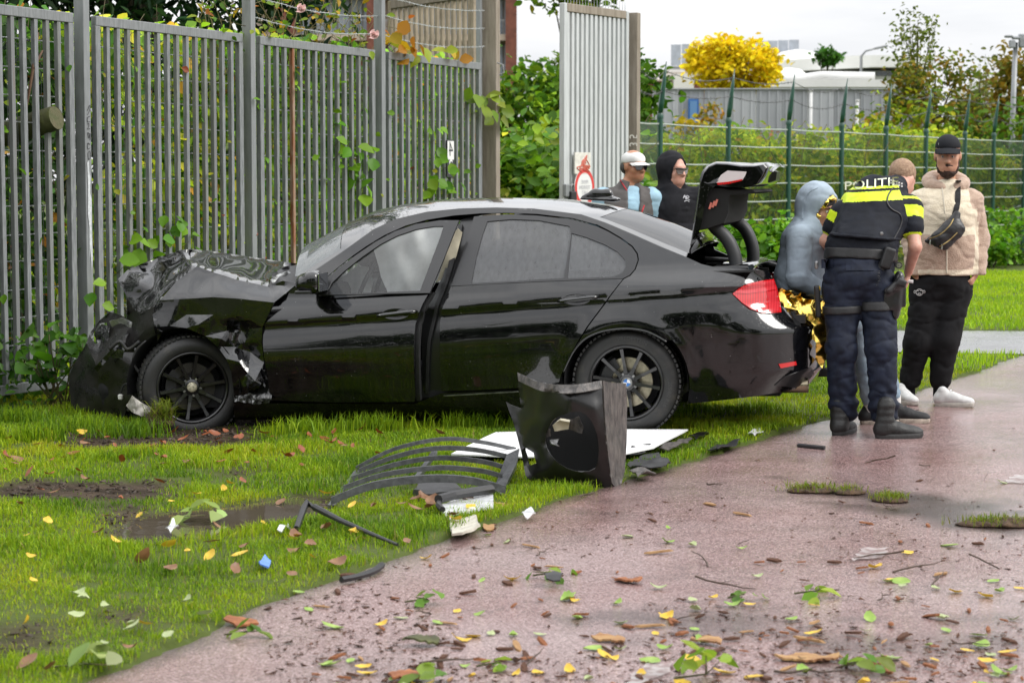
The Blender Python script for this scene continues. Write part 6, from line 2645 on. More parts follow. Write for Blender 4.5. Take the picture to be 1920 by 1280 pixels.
 def mj(Cc):
  m = np.zeros(len(Cc), int)
  sx = (Cc[:, 0] - J['chest'][0])
  m[(Cc[:, 2] < zc + .10 * np.abs(sx) + .00) & (np.abs(sx) < .26)] = 1
  m[(Cc[:, 2] < float(vat(1764, 506, Y - .2).z)) & (np.abs(sx) < .27)] = 0
  a, bb = np.array(J['rsho']), np.array(J['relb'])
  m[(sx > .205) & (Cc[:, 2] < 1.42)] = 1
  m[(sx > .15) & (Cc[:, 2] > 1.34) & (sx * 1.0 + (Cc[:, 2] - 1.34) * .5 > .17)] = 1
  m[(sx > .185) & (sx < .222) & (Cc[:, 2] < 1.25)] = 0
  m[(sx < -.205) & (Cc[:, 2] < 1.42)] = 1
  return m
 jk = s.build('fleece_jacket', [cream, tan], p, base, mi=mj)
 bj = bvh_of(jk, base)
 # hood lying round the neck
 s = SDF(.008)
 nk = J['neck']
 ring = [nk + Vector((math.cos(a) * .115, math.sin(a) * .10, .02 + .035 * math.sin(a) + .0)) for a in np.linspace(-1.2, math.pi + 1.2, 15)]
 s.chain(ring, [.034, .038, .042, .046, .05, .052, .054, .055, .054, .052, .05, .046, .042, .038, .034], .02)
 s.fn(folds(.005, 14, 2))
 s.build('hood', tan, jk, base)
 b = MB()
 b.tube([v - base for v in project([vat(px, py, Y - .6) for px, py in smooth_poly([(1766, 350), (1770, 380), (1774, 430), (1775, 480), (1775, 512)], 3)], bj, (0, 1, 0), .002)], .005, 5)
 b.build('zip', mat('zip_pale', (.55, .50, .40), .6), jk)
 # bag across the chest
 m_bagl = mat('bag_leather', (.014, .014, .015), .42, var=.3, vscale=20, bump=.35, bscale=35)
 s = SDF(.006)
 A, B, Cn = vat(1735, 455, Y - .24), vat(1792, 400, Y - .25), vat(1772, 440, Y - .27)
 s.chain([vat(1738, 452, Y - .22), vat(1765, 448, Y - .25), vat(1785, 430, Y - .25), vat(1794, 402, Y - .24)], [.020, .062, .066, .028], .03, flat=((0, 1, 0), .62))
 s.cone(vat(1772, 458, Y - .25), vat(1798, 430, Y - .25), .035, .040, .03, flat=((0, 1, 0), .7))
 s.fn(folds(.006, 12, 8))
 bag = s.build('crossbody_bag', m_bagl, p, base)
 bb = bvh_of(bag, base)
 gold = mat('zip_gold', (.42, .31, .13), .35, metal=.8)
 for pts in ([(1742, 448), (1762, 440), (1780, 424), (1788, 410)], [(1762, 462), (1778, 452), (1795, 436)]):
  b = MB()
  b.tube([v - base for v in project([vat(px, py, Y - .7) for px, py in smooth_poly(pts, 4)], bb, (0, 1, 0), .002)], .0045, 5)
  b.build('zip', gold, bag)
 for px, py in ((1744, 455), (1766, 463)):
  b = MB()
  q = project([vat(px, py, Y - .7)], bb, (0, 1, 0), .008)[0] - base
  b.box(q, (.012, .006, .036), Matrix.Rotation(R(8), 3, 'Y'), ch=.002)
  b.build('zip_puller', m_chrome, bag)
 b = MB()
 pts = project([vat(px, py, Y - .7) for px, py in smooth_poly([(1797, 338), (1796, 355), (1796, 372), (1794, 388), (1790, 402)], 4)], bj, (0, 1, 0), .006)
 V, F = [], []
 for i, q in enumerate(pts):
  V += [q - base + Vector((-.019, 0, 0)), q - base + Vector((.019, 0, 0)), q - base + Vector((.019, .004, 0)), q - base + Vector((-.019, .004, 0))]
 for i in range(len(pts) - 1):
  for k in range(4):
   F.append((i * 4 + k, i * 4 + (k + 1) % 4, i * 4 + 4 + (k + 1) % 4, i * 4 + 4 + k))
 b.add(V, F)
 b.build('strap', mat('webbing_black', (.012, .012, .013), .8, bump=.3, bscale=300), bag)
 # joggers
 blk = cloth_mat('jogger_black', (.007, .007, .008), .9, .3)
 s = SDF(.0085)
 s.cone(vat(1764, 508, Y), J['pelvis'], .150, .160, .05, flat=(ac, 1.28))
 for q in ('l', 'r'):
  s.cone(J['pelvis'], J[q + 'hip'], .13, .120, .05)
  s.cone(J[q + 'hip'], J[q + 'kne'], .120, .098, .04)
  s.cone(J[q + 'kne'], J[q + 'ank'] + (J[q + 'kne'] - J[q + 'ank']) * .16, .096, .076, .04)
  s.cone(J[q + 'ank'] + (J[q + 'kne'] - J[q + 'ank']) * .14, J[q + 'ank'], .060, .052, .015)
 s.plane(J['lank'] + Vector((0, 0, -.01)), (0, 0, -1))
 s.fn(folds(.008, 7, 15, (0, 0, 1), .5))
 jg = s.build('joggers', blk, p, base)
 bt = bvh_of(jg, base)
 # white emblem: round outline with ears and simple strokes
 b = MB()
 cx, cy = 1724, 548
 def em(pts, r=.0022):
  b.tube([v - base for v in project([vat(cx + u, cy + w, Y - .6) for u, w in pts], bt, (0, 1, 0), .003)], r, 5)
 em([(6.5 * math.cos(a), 6 * math.sin(a)) for a in np.linspace(0, 2 * math.pi, 15)])
 for sgn in (-1, 1):
  em([(sgn * (8.5 + 2 * math.cos(a)), -1 + 2.4 * math.sin(a)) for a in np.linspace(0, 2 * math.pi, 9)])
  em([(sgn * 1, -3), (sgn * 3, -2.5), (sgn * 4, -3.5)])
 em([(-3, 2), (0, 1.2), (3, 2), (2, 4), (-2, 4), (-3, 2)])
 b.build('emblem', mat('emblem_white', (.7, .7, .7), .6), jg)['kind'] = 'stuff'
 wh = mat('trainer_white', (.50, .50, .49), .6, var=.15, vscale=20)
 ws = mat('trainer_sole', (.40, .38, .34), .7, var=.2, vscale=20)
 q = gnd(1754, 762)
 shoe('trainer', (q[0], q[1] + .03, 0), (q[0] + .255, q[1] - .03, 0), .105, .105, wh, ws, p, base, laces=mat('lace_white', (.6, .6, .6), .8))
 q = gnd(1694, 758)
 shoe('trainer', (q[0] - .02, q[1] + .16, 0), (q[0] + .06, q[1] - .10, 0), .105, .105, wh, ws, p, base)
 for k in ('lank', 'rank'):
  s = SDF(.007)
  s.cone(J[k], J[k] + Vector((0, 0, -.07)), .046, .046, .01)
  s.build('sock', blk, p, base)


bearded_man()


# ------------------------------------------------------------------ person sitting on the boot edge
def seated():
 base = Vector((2.0, 13.4, 0))
 p = thing('person', 'person in pale blue hooded top sitting on the open boot edge', 'person', base)
 Y = 13.4
 J = dict(pelvis=vat(1503, 560, Y), waist=vat(1500, 520, Y), chest=vat(1510, 455, Y), neck=vat(1526, 415, Y), head=vat(1542, 396, Y),
             lsho=vat(1500, 448, Y - .17), rsho=vat(1528, 445, Y + .18), lelb=vat(1496, 520, Y - .22), relb=vat(1560, 520, Y + .22), lwri=vat(1540, 548, Y - .18), rwri=vat(1585, 535, Y + .15),
             lhip=vat(1515, 575, Y - .1), rhip=vat(1520, 572, Y + .12), lkne=vat(1606, 606, Y - .02), rkne=vat(1632, 596, Y + .22), lank=vat(1633, 758, Y + .0), rank=vat(1676, 750, Y + .22),
             ltoe=vat(1652, 785, Y), rtoe=vat(1715, 775, Y + .2))
 hd = Head(vat(1536, 392, Y), (.70, -.68, -.24), (.2, -.17, .95), 1.0)
 sd = SDF(.0085)
 J['across'], J['depth'] = (0, 1, 0), (1, 0, 0)
 limb_body(sd, J)
 hd.add(sd, 1.0)
 hand(sd, J['lwri'], (1, .1, -.2), (0, .2, -1), 1, .6)
 hand(sd, J['rwri'], (1, -.1, -.2), (0, -.2, -1), -1, .6)
 sd.build('body', m_skin2, p, base)
 hd.eyes(p, base)
 m_h = mat('hair_black', (.012, .009, .008), .6, bump=.7, bscale=150)
 hd.brows(p, base, m_h)
 s = SDF(.006)
 s.ell(hd.p(0, -.010, .045), (.083, .105, .092), hd.M, .02)
 s.plane(hd.p(0, .085, .035), hd.M @ Vector((0, .5, -.85)))
 s.plane(hd.p(0, 0, -.02), hd.M @ Vector((0, .1, -1)))
 s.noise(.008, 30, 4)
 s.build('hair', m_h, p, base, smooth=1)
 blue = cloth_mat('hoodie_blue', (.31, .37, .43), .9, .10, .12, 260)
 s = SDF(.008)
 ac = (0, 1, 0)
 s.cone(vat(1502, 556, Y), J['waist'], .150, .150, .05, flat=(ac, 1.30))
 s.cone(J['waist'], J['chest'], .148, .148, .05, flat=(ac, 1.30))
 s.cone(J['chest'], vat(1522, 425, Y), .140, .10, .05, flat=(ac, 1.2))
 for q in ('l', 'r'):
  s.cone(J['chest'], J[q + 'sho'], .11, .085, .05)
 # hood, up, open towards the face
 s.ell(hd.p(0, -.030, .030), (.122, .138, .142), hd.M, .03)
 s.cone(hd.p(0, -.04, -.06), vat(1522, 428, Y), .10, .105, .05)
 s.ell(hd.p(0, .105, -.020), (.086, .150, .122), hd.M, .012, 's')
 s.fn(folds(.0045, 7, 25, (.2, 0, 1), .5))
 jk = s.build('hooded_top', blue, p, base)
 for q in ('l', 'r'):
  s = SDF(.008)
  a, e, w = (np.array(J[q + t]) for t in ('sho', 'elb', 'wri'))
  s.cone(a, e, .088, .074, .02)
  s.cone(e, w, .074, .056, .02)
  s.cone(w - (w - e) * .18, w, .048, .046, .008)
  s.fn(folds(.004, 9, 27, tuple(e - a), .4))
  s.build('sleeve', blue, jk, base)
 bjk = bvh_of(jk, base)
 for pts in ([(1534, 352), (1516, 362), (1506, 384), (1505, 410)], [(1465, 540), (1490, 550), (1520, 556)], [(1549, 436), (1548, 452), (1550, 470)]):
  b = MB()
  b.tube([v - base for v in project([vat(a_, c_, Y - .8) for a_, c_ in smooth_poly(pts, 4)], bjk, None, .001)], .0035, 5)
  b.build('seam', blue, jk)
 # gold foil lining the hood
 m_gold = bpy.data.materials.get('gold_foil')
 s = SDF(.007)
 s.ell(hd.p(0, -.012, .022), (.098, .122, .128), hd.M, .02)
 s.ell(hd.p(0, .110, -.020), (.070, .150, .108), hd.M, .01, 's')
 s.plane(hd.p(0, 0, -.10), hd.M @ Vector((0, 0, -1)))
 s.plane(hd.p(0, .02, 0), hd.M @ Vector((0, -1, 0)))
 s.noise(.012, 26, 6)
 V, Q = s.mesh(0)
 me = npmesh('foil_lining', V - np.array(base), Q, m_gold)
 link('foil_lining', me, p)
 jean = mat('jeans_pale', (.19, .26, .33), .85, col2=(.32, .39, .45), vscale=9, bump=.15, bscale=260, spec=.2)
 s = SDF(.008)
 s.cone(vat(1500, 552, Y), J['pelvis'], .140, .150, .05, flat=(ac, 1.25))
 for q in ('l', 'r'):
  s.cone(J['pelvis'], J[q + 'hip'], .13, .110, .05)
  s.cone(J[q + 'hip'], J[q + 'kne'], .105, .082, .04)
  s.cone(J[q + 'kne'], J[q + 'ank'] + (J[q + 'kne'] - J[q + 'ank']) * .08, .080, .056, .03)
 s.fn(folds(.007, 8, 35, (0, 0, 1), .5))
 s.build('jeans', jean, p, base)
 m_up = mat('trainer_black', (.010, .010, .011), .7, var=.4, vscale=40, bump=.3, bscale=150)
 m_so = mat('trainer_sole_worn', (.42, .36, .30), .7, var=.3, vscale=30)
 q = gnd(1621, 797)
 shoe('trainer', (q[0] - .02, q[1] + .05, 0), (q[0] + .22, q[1] + .03, 0), .10, .10, m_up, m_so, p, base, laces=m_plastic)
 q = gnd(1668, 793)
 shoe('trainer', (q[0], q[1] + .04, 0), (q[0] + .255, q[1] + .0, 0), .10, .10, m_up, m_so, p, base, laces=m_plastic)
 for k in ('lank', 'rank'):
  s = SDF(.007)
  s.cone(J[k] + Vector((0, 0, .02)), J[k] + Vector((0, 0, -.06)), .045, .046, .01)
  s.build('sock', mat('sock_white', (.62, .60, .58), .9), p, base)


m_gold = mat('gold_foil', (.95, .70, .16), .16, metal=1.0, col2=(.85, .45, .08), vscale=9, ramp=(.5, .7))
seated()

# rescue blanket draped over the lap and hanging to the bumper
def foil():
 base = Vector((1.95, 13.3, 0))
 o = thing('foil_blanket', 'crumpled gold rescue blanket draped under the seated person', 'blanket', base)
 r = np.random.default_rng(5)
 poly = [(1458, 538), (1475, 545), (1500, 556), (1525, 562), (1545, 566), (1552, 600), (1556, 640), (1550, 665), (1544, 688), (1530, 672), (1527, 640), (1505, 622), (1488, 616), (1470, 596), (1464, 570)]
 V2, T = fill(poly, 11)
 V2 = V2 + r.uniform(-2.5, 2.5, V2.shape)
 d = 12.92 + .04 * np.clip((V2[:, 0] - 1458) / 60, 0, 1) - .03 * (V2[:, 1] - 600) / 60
 P = np.array([at(a, c, y) for (a, c), y in zip(V2, d)])
 P[:, 1] += r.uniform(-.03, .03, len(P)) + .03 * fbm(P, 12, 7, 2)
 me = npmesh('sheet', P - np.array(base), T, m_gold)
 link('sheet', me, o)
 # far side over the thighs
 Pf = P.copy()
 Pf[:, 1] = 13.55 + (13.4 - P[:, 1]) * .6
 me = npmesh('sheet', Pf - np.array(base), T, m_gold)
 link('sheet', me, o)
 # top between both over the lap
 nx_, ny_ = 16, 10
 V = []
 for i in range(nx_):
  for j in range(ny_):
   c = at(1470 + 80 * i / (nx_ - 1), 546 + 14 * i / (nx_ - 1), 12.94 + .66 * j / (ny_ - 1))
   V.append(c + r.uniform(-.016, .016, 3))
 V = np.array(V)
 k = np.arange(nx_ * ny_).reshape(nx_, ny_)
 Q = np.stack([k[:-1, :-1], k[1:, :-1], k[1:, 1:], k[:-1, 1:]], -1).reshape(-1, 4)
 Tq = np.concatenate([Q[:, [0, 1, 2]], Q[:, [0, 2, 3]]])
 link('sheet', npmesh('sheet', V - np.array(base), Tq, m_gold), o)


foil()


# ------------------------------------------------------------------ two onlookers behind the car
def onlooker(kind):
 if kind == 'cap':
  Y, cx = 16.9, 1176
  lab = 'older man in white cap, sunglasses and grey body warmer behind the car'
  hx, hy, sc_ = 1188, 312, 1.0
  face = (.62, -.76, -.08)
 else:
  Y, cx = 17.0, 1259
  lab = 'man in black hooded sweatshirt and sunglasses behind the car'
  hx, hy, sc_ = 1263, 320, 1.03
  face = (.66, -.74, -.04)
 base = Vector((float(at(cx, 340, Y)[0]), Y, 0))
 p = thing('person', lab, 'person', base)
 V = lambda dx, z, dy=0: Vector((base.x + dx, Y + dy, z))
 wd = .19 if kind == 'cap' else .215
 J = dict(pelvis=V(0, .95), waist=V(0, 1.10), chest=V(0, 1.32), neck=V(.01, 1.49), head=vat(hx, hy + 12, Y), lsho=V(-wd, 1.40), rsho=V(wd, 1.40), lelb=V(-wd - .05, 1.12, .06), relb=V(wd + .06, 1.12, .06),
             lwri=V(-.12, .98, -.16) if kind == 'cap' else V(-.06, .98, .2), rwri=V(.12, .98, -.16) if kind == 'cap' else V(.08, .98, .2), lhip=V(-.09, .90), rhip=V(.09, .90), lkne=V(-.10, .5), rkne=V(.10, .5), lank=V(-.11, .09), rank=V(.11, .09),
             ltoe=V(-.10, .04, -.15), rtoe=V(.14, .04, -.15))
 hd = Head(vat(hx, hy, Y), face, (0, 0, 1), sc_)
 sd = SDF(.0085)
 limb_body(sd, J)
 hd.add(sd, 1.03)
 hand(sd, J['lwri'], (.6, -.4, -.2), (0, 0, -1), 1, .6)
 hand(sd, J['rwri'], (-.6, -.4, -.2), (0, 0, -1), -1, .6)
 sd.build('body', m_skin3 if kind == 'cap' else m_skin1, p, base)
 hd.glasses(p, base, mat('frame_dark', (.010, .010, .010), .3), mat('lens_dark' if kind == 'cap' else 'lens_brown', (.008, .007, .007) if kind == 'cap' else (.05, .028, .014), .06, coat=1.0))
 ac = (1, 0, 0)

 def top(name, m, grow=0.0, sleeves=True, hoodie=False, zlo=.93, mi=None, cuts=()):
  s = SDF(.010)
  s.cone(V(0, .95), J['waist'], .150 + grow, .155 + grow, .05, flat=(ac, 1.25))
  s.cone(J['waist'], J['chest'], .155 + grow, .150 + grow, .05, flat=(ac, 1.28))
  s.cone(J['chest'], V(.01, 1.44), .145 + grow, .085 + grow, .05, flat=(ac, 1.2))
  for q in ('l', 'r'):
   s.cone(J['chest'], J[q + 'sho'], .11 + grow, .078 + grow, .05)
   if sleeves:
    s.cone(J[q + 'sho'], J[q + 'elb'], .080, .070, .03)
    s.cone(J[q + 'elb'], J[q + 'wri'], .070, .052, .03)
  if hoodie:
   s.ell(hd.p(0, -.028, .028), (.112, .128, .132), hd.M, .03)
   s.cone(hd.p(0, -.03, -.07), V(.01, 1.44), .095, .11, .05)
   s.ell(hd.p(0, .100, -.022), (.078, .140, .120), hd.M, .012, 's')
  for c, n in cuts:
   s.plane(c, n)
  s.plane(V(0, zlo), (0, 0, -1))
  s.fn(folds(.006, 7, 45 if hoodie else 55))
  return s.build(name, m, p, base, mi=mi)
 if kind == 'cap':
  lb = cloth_mat('shirt_sky_blue', (.30, .46, .56), .85, .08)
  sh = top('shirt', lb)
  s = SDF(.008)
  s.chain([J['neck'] + Vector((math.cos(a) * .075, math.sin(a) * .07, -.01 + .02 * math.sin(a))) for a in np.linspace(-1.0, math.pi + 1.0, 11)], [.02] * 11, .015)
  s.build('collar', lb, sh, base)
  gm = cloth_mat('body_warmer_grey', (.10, .092, .088), .8, .12)
  s = SDF(.009)
  s.cone(V(0, .95), J['waist'], .165, .170, .05, flat=(ac, 1.25))
  s.cone(J['waist'], J['chest'], .170, .164, .05, flat=(ac, 1.28))
  s.cone(J['chest'], V(.01, 1.46), .158, .095, .05, flat=(ac, 1.2))
  for q in ('l', 'r'):
   s.cone(J['chest'], J[q + 'sho'] + Vector((.02 if q == 'l' else -.02, 0, 0)), .12, .085, .05)
  for q in (-1, 1):
   s.plane(V(q * (wd + .012), 1.3), (q, 0, .12))
  # open front: a wedge cut away
  fdir = Vector((.25, -.97, 0))
  s.rbox(V(.055, 1.30, -.22), (.045, .16, .40), .02, Euler((0, R(9), R(14))), .01, 's')
  s.fn(folds(.005, 7, 65))
  bw = s.build('body_warmer', gm, p, base)
  bvw = bvh_of(bw, base)
  for pts in ([(1163, 338), (1172, 352), (1183, 370), (1190, 390), (1195, 405)], [(1202, 402), (1208, 385)]):
   b = MB()
   b.tube([q - base for q in project([vat(a, c, Y - .8) for a, c in smooth_poly(pts, 4)], bvw, (0, 1, 0), .003)], .006, 5)
   b.build('red_piping', mat('piping_red', (.45, .03, .04), .6), bw)
  m_c = cloth_mat('cap_white', (.66, .66, .64), .8, .06)
  s = SDF(.0065)
  s.ell(hd.p(0, -.014, .046), (.084, .104, .074), hd.M, .02)
  s.ell(hd.p(0, .045, .062), (.060, .040, .040), hd.M, .03)
  s.plane(hd.p(0, 0, .026), hd.M @ Vector((0, .12, -1)))
  cap = s.build('cap', m_c, p, base)
  b = MB()
  Vv, F = [], []
  for i in range(11):
   a = -1.15 + 2.3 * i / 10
   for j in range(4):
    r = .070 * j / 3 * max(.15, math.cos(a * .95))
    Vv.append(hd.p(math.sin(a) * .089, math.cos(a) * .098 + r, .036 - .014 * math.sin(a) ** 2 - .016 * (j / 3)) - base)
  for i in range(10):
   for j in range(3):
    F.append((i * 4 + j, i * 4 + 4 + j, i * 4 + 5 + j, i * 4 + 1 + j))
  n = len(Vv)
  Vv += [v + hd.M @ Vector((0, 0, .005)) for v in Vv]
  F += [tuple(n + q for q in f[::-1]) for f in F]
  b.add(Vv, F)
  b.build('brim', m_c, cap, smooth=True)
  s = SDF(.007)
  s.ell(hd.p(0, -.045, -.01), (.080, .075, .065), hd.M, .02)
  s.plane(hd.p(0, 0, .03), hd.M @ Vector((0, 0, 1)))
  s.plane(hd.p(0, -.03, 0), hd.M @ Vector((0, 1, 0)))
  s.build('hair', mat('hair_grey', (.06, .055, .05), .7, bump=.5, bscale=150), p, base)
 else:
  hb = cloth_mat('sweatshirt_black', (.012, .012, .015), .9, .2)
  sw = top('hooded_sweatshirt', hb, .012, True, True, .92)
  bs = bvh_of(sw, base)
  b = MB()
  for pts in ([(1281, 372), (1284, 366), (1286, 374)], [(1282, 370), (1288, 369)], [(1287, 374), (1288, 367), (1292, 370), (1288, 372), (1293, 376)], [(1283, 378), (1288, 376), (1292, 379)]):
   b.tube([q - base for q in project([vat(a, c, Y - .8) for a, c in smooth_poly(pts, 3)], bs, (0, 1, 0), .003)], .0045, 5)
  b.build('chest_logo', mat('logo_grey', (.34, .34, .36), .7), sw)['kind'] = 'stuff'
 tr = cloth_mat('trousers_dark', (.02, .02, .025), .9, .2)
 s = SDF(.012)
 s.cone(V(0, .98), J['pelvis'], .150, .155, .05, flat=(ac, 1.2))
 for q in ('l', 'r'):
  s.cone(J['pelvis'], J[q + 'hip'], .12, .11, .05)
  s.cone(J[q + 'hip'], J[q + 'kne'], .11, .085, .04)
  s.cone(J[q + 'kne'], J[q + 'ank'], .085, .07, .03)
 s.fn(folds(.006, 7, 75))
 s.build('trousers', tr, p, base)
 for q in ('l', 'r'):
  h = J[q + 'ank']
  shoe('shoe', (h.x, h.y + .07, 0), (h.x + .02, h.y - .19, 0), .09, .10, m_plastic, m_plastic, p, base)


onlooker('cap')
onlooker('hood')
# ================================================================== plants
m_leaf = mat('leaf', rough=0.42, spec=0.3, attr='col', transl=0.48)
m_leaf_far = mat('leaf_far', rough=0.6, spec=0.15, attr='col', transl=0.35)
m_bark = mat('bark', (.055, .045, .032), .9, col2=(.09, .085, .04), vscale=9, bump=.8, bscale=30, stretch=(1, 1, .3))
m_stem = mat('green_stem', (.07, .09, .025), .7, col2=(.10, .055, .03), vscale=6)


def leaf_mesh(P, size, col, seed=1, up=.5, aspect=.62, fold=.12, droop=.3, toward=None):
 """n leaves: each a folded blade of four triangles"""
 r = np.random.default_rng(seed)
 n = len(P)
 N = r.normal(0, 1, (n, 3))
 N[:, 2] = np.abs(N[:, 2]) + up
 if toward is not None:
  N += np.array(toward)
 N /= np.linalg.norm(N, axis=1, keepdims=True)
 D = r.normal(0, 1, (n, 3))
 D[:, 2] -= droop
 D -= (D * N).sum(1, keepdims=True) * N
 D /= np.linalg.norm(D, axis=1, keepdims=True) + 1e-9
 S = np.cross(D, N)
 size = np.asarray(size)[:, None]
 w = size * aspect * .5
 V = np.zeros((n, 9, 3))
 bend = r.uniform(-.12, .3, (n, 1))
 for q, (u, ww, f) in enumerate(((0, 0, 0), (.22, -.72, .6), (.22, .72, .6), (.52, -1, 1), (.52, 1, 1), (.82, -.52, .5), (.82, .52, .5), (1.0, 0, 0), (.5, 0, -.2))):
  V[:, q] = P + D * size * u + S * w * ww + N * size * (fold * f - bend * u * u)
 i = np.arange(n)[:, None] * 9
 F = np.concatenate([i + k for k in ([0, 8, 1], [0, 2, 8], [1, 8, 3], [2, 4, 8], [3, 8, 5], [4, 6, 8], [5, 8, 7], [6, 7, 8])], 0)
 C = np.repeat(col[:, None, :], 9, 1)
 C4 = np.concatenate([C, np.ones((n, 9, 1))], 2).reshape(-1, 4)
 return V.reshape(-1, 3), F, C4


def palette(r, n, pal, w=None, jit=.25):
 pal = np.array(pal, float)
 k = r.choice(len(pal), n, p=None if w is None else np.array(w) / np.sum(w))
 return pal[k] * r.uniform(1 - jit, 1 + jit, (n, 1)) * r.uniform(.92, 1.08, (n, 3))


def foliage(name, P, size, col, parent, off, seed=1, m=None, **kw):
 V, F, C4 = leaf_mesh(P, size, col, seed, **kw)
 me = npmesh(name, V - np.asarray(off, float), F, m or m_leaf, smooth=False, attrs={'col': ('POINT', 'FLOAT_COLOR', C4)})
 return link(name, me, parent)


def clumps(r, c, rad, n, k, spread=.28, shellish=.55):
 """leaf positions: k clumps spread over an ellipsoid, denser near its skin"""
 d = r.normal(0, 1, (k, 3))
 d /= np.linalg.norm(d, axis=1, keepdims=True)
 rr = r.uniform(0, 1, (k, 1)) ** (1 / 3) * (1 - shellish) + shellish * r.uniform(.75, 1.05, (k, 1))
 rad = np.array(rad, float)
 C = np.array(c, float) + d * rr * rad
 s = r.uniform(.5, 1.3, k) * spread * rad.mean()
 i = r.choice(k, n)
 return C[i] + r.normal(0, 1, (n, 3)) * s[i][:, None] * np.array([1, 1, .7]), i


GREENS = [(.05, .13, .010), (.09, .20, .012), (.14, .27, .012), (.21, .33, .016)]
YELG = [(.08, .16, .012), (.15, .25, .012), (.26, .33, .015), (.38, .35, .02), (.40, .22, .02)]


def tree(label, base, H, crown_c, crown_r, n, pal, size, name='tree', seed=1, k=60, trunk=.12, w=None, m=None, group=None, spread=.25, droop=.3, limbs=7, aspect=.62, shellish=.55):
 r = np.random.default_rng(seed)
 base = Vector(base)
 t = thing(name, label, 'tree', base, group)
 P, i = clumps(r, crown_c, crown_r, n, k, spread, shellish)
 col = palette(r, n, pal, w)
 col *= r.uniform(.7, 1.25, (k, 1))[i]
 foliage('crown', P, r.uniform(.6, 1.3, n) * size, col, t, base, seed, m or m_leaf_far, droop=droop, aspect=aspect)
 b = MB()
 cc = Vector(crown_c) - base
 top = cc + Vector((0, 0, crown_r[2] * .6))
 mid = cc * .5 + Vector((r.uniform(-.1, .1), 0, 0))
 b.tube([(0, 0, -.1), mid, cc, top], [trunk, trunk * .8, trunk * .5, trunk * .12], 8)
 for q in range(limbs):
  a = r.uniform(0, 2 * math.pi)
  h = r.uniform(.45, .9)
  p0 = cc * h
  p1 = cc + Vector((math.cos(a) * crown_r[0] * .8, math.sin(a) * crown_r[1] * .8, r.uniform(-.3, .8) * crown_r[2]))
  b.tube([p0, (p0 + p1) / 2 + Vector((0, 0, .1)), p1], [trunk * .4, trunk * .25, trunk * .08], 6)
 b.build('trunk', m_bark, t, smooth=True)
 return t


def stems(t, r, pts, m=m_stem, rad=.006, name='stem', off=(0, 0, 0)):
 b = MB()  # thin shoots, too fine to pick apart
 for p in pts:
  b.tube([Vector(q) - Vector(off) for q in p], [rad * (1 - .6 * i / (len(p) - 1)) for i in range(len(p))], 5)
 o = b.build(name, m, t, smooth=True)
 o['kind'] = 'stuff'
 return o


# ---- creepers climbing behind the bar fence, one per bay
def creeper(t0, t1, label, n, pal, w, seed, zmax=2.75, front=24):
 r = np.random.default_rng(seed)
 base = fp((t0 + t1) / 2, 0, -.3)
 t = thing('climbing_shrub', label, 'shrub', base, 'creepers behind the bar fence')
 u = r.uniform(t0, t1, n)
 nn = -.09 - np.abs(r.normal(0, .33, n))
 z = r.uniform(0, 1, n) ** .85 * zmax
 q = FA[None] + FD_[None] * u[:, None] + FN[None] * nn[:, None]
 P = np.column_stack([q, z])
 d = fbm(P, 2.2, seed, 2)
 P = P[d > -.28]
 n = len(P)
 kk = fbm(P, 1.1, seed + 3, 2)
 col = palette(r, n, pal, w) * (1.9 + .8 * kk[:, None])
 foliage('foliage', P, r.uniform(.05, .13, n), col, t, base, seed, aspect=.78, up=.3, droop=.7, toward=(.7, -.6, .2))
 if front:
  u = r.uniform(t0, t1, front)
  q = FA[None] + FD_[None] * u[:, None] + FN[None] * r.uniform(-.03, .07, front)[:, None]
  P = np.column_stack([q, r.uniform(.7, 2.4, front)])
  foliage('foliage', P, r.uniform(.04, .08, front), palette(r, front, [(.10, .24, .012), (.16, .32, .015), (.30, .30, .02), (.25, .05, .015)], [5, 5, 1, 1]), t, base, seed + 1, aspect=.8, up=.1, droop=.8, toward=(.5, -1, 0))
 ps = []
 for i in range(26):
  uu = r.uniform(t0, t1)
  pts = []
  for j in range(6):
   pts.append(fp(uu + r.normal(0, .03) * j, zmax * j / 5 * r.uniform(.85, 1.05), -.12 - abs(r.normal(0, .25))))
  ps.append(pts)
 stems(t, r, ps, off=base)


DG = [(.018, .050, .008), (.03, .085, .010), (.05, .12, .012), (.22, .10, .012)]
creeper(-1.25, 0.0, 'dark leafy creeper behind the fence panel nearest the camera', 6500, DG, [4, 4, 2, .5], 101)
creeper(0.0, 1.0, 'green and yellow creeper behind the panel above the bonnet', 6800, YELG + [(.04, .11, .01)], [3, 4, 4, 1.6, .5, 3], 102)
creeper(1.0, 2.0, 'leafy creeper behind the panel with the rusty bar', 6800, GREENS + [(.25, .28, .02)], [3, 4, 4, 3, 1], 103)
creeper(2.0, 2.98, 'creeper with orange tinges behind the panel beside the gate', 6800, GREENS + [(.30, .30, .02), (.36, .16, .015)], [3, 4, 4, 3, 1.2, .8], 104)

# sprigs of big leaves growing out between the bars
def sprig(label, spots, seed, size=(.09, .15), pal=None):
 r = np.random.default_rng(seed)
 base = Vector(spots[0])
 base.z = 0
 t = thing('leafy_shoot', label, 'plant', base, 'shoots growing through the bar fence')
 P, ss = [], []
 for s in spots:
  for _ in range(3):
   P.append(np.array(s) + r.normal(0, .05, 3))
  ss.append(s)
 P = np.array(P)
 foliage('leaves', P, r.uniform(*size, len(P)), palette(r, len(P), pal or [(.10, .26, .012), (.15, .33, .015), (.20, .38, .02)]), t, base, seed, aspect=.85, up=.0, droop=.6, toward=(.4, -1.0, .3))
 stems(t, r, [[Vector(a) - Vector((FN[0] * .15, FN[1] * .15, .12)) for a in (s, )] + [Vector(s)] for s in ss], rad=.004, off=base)


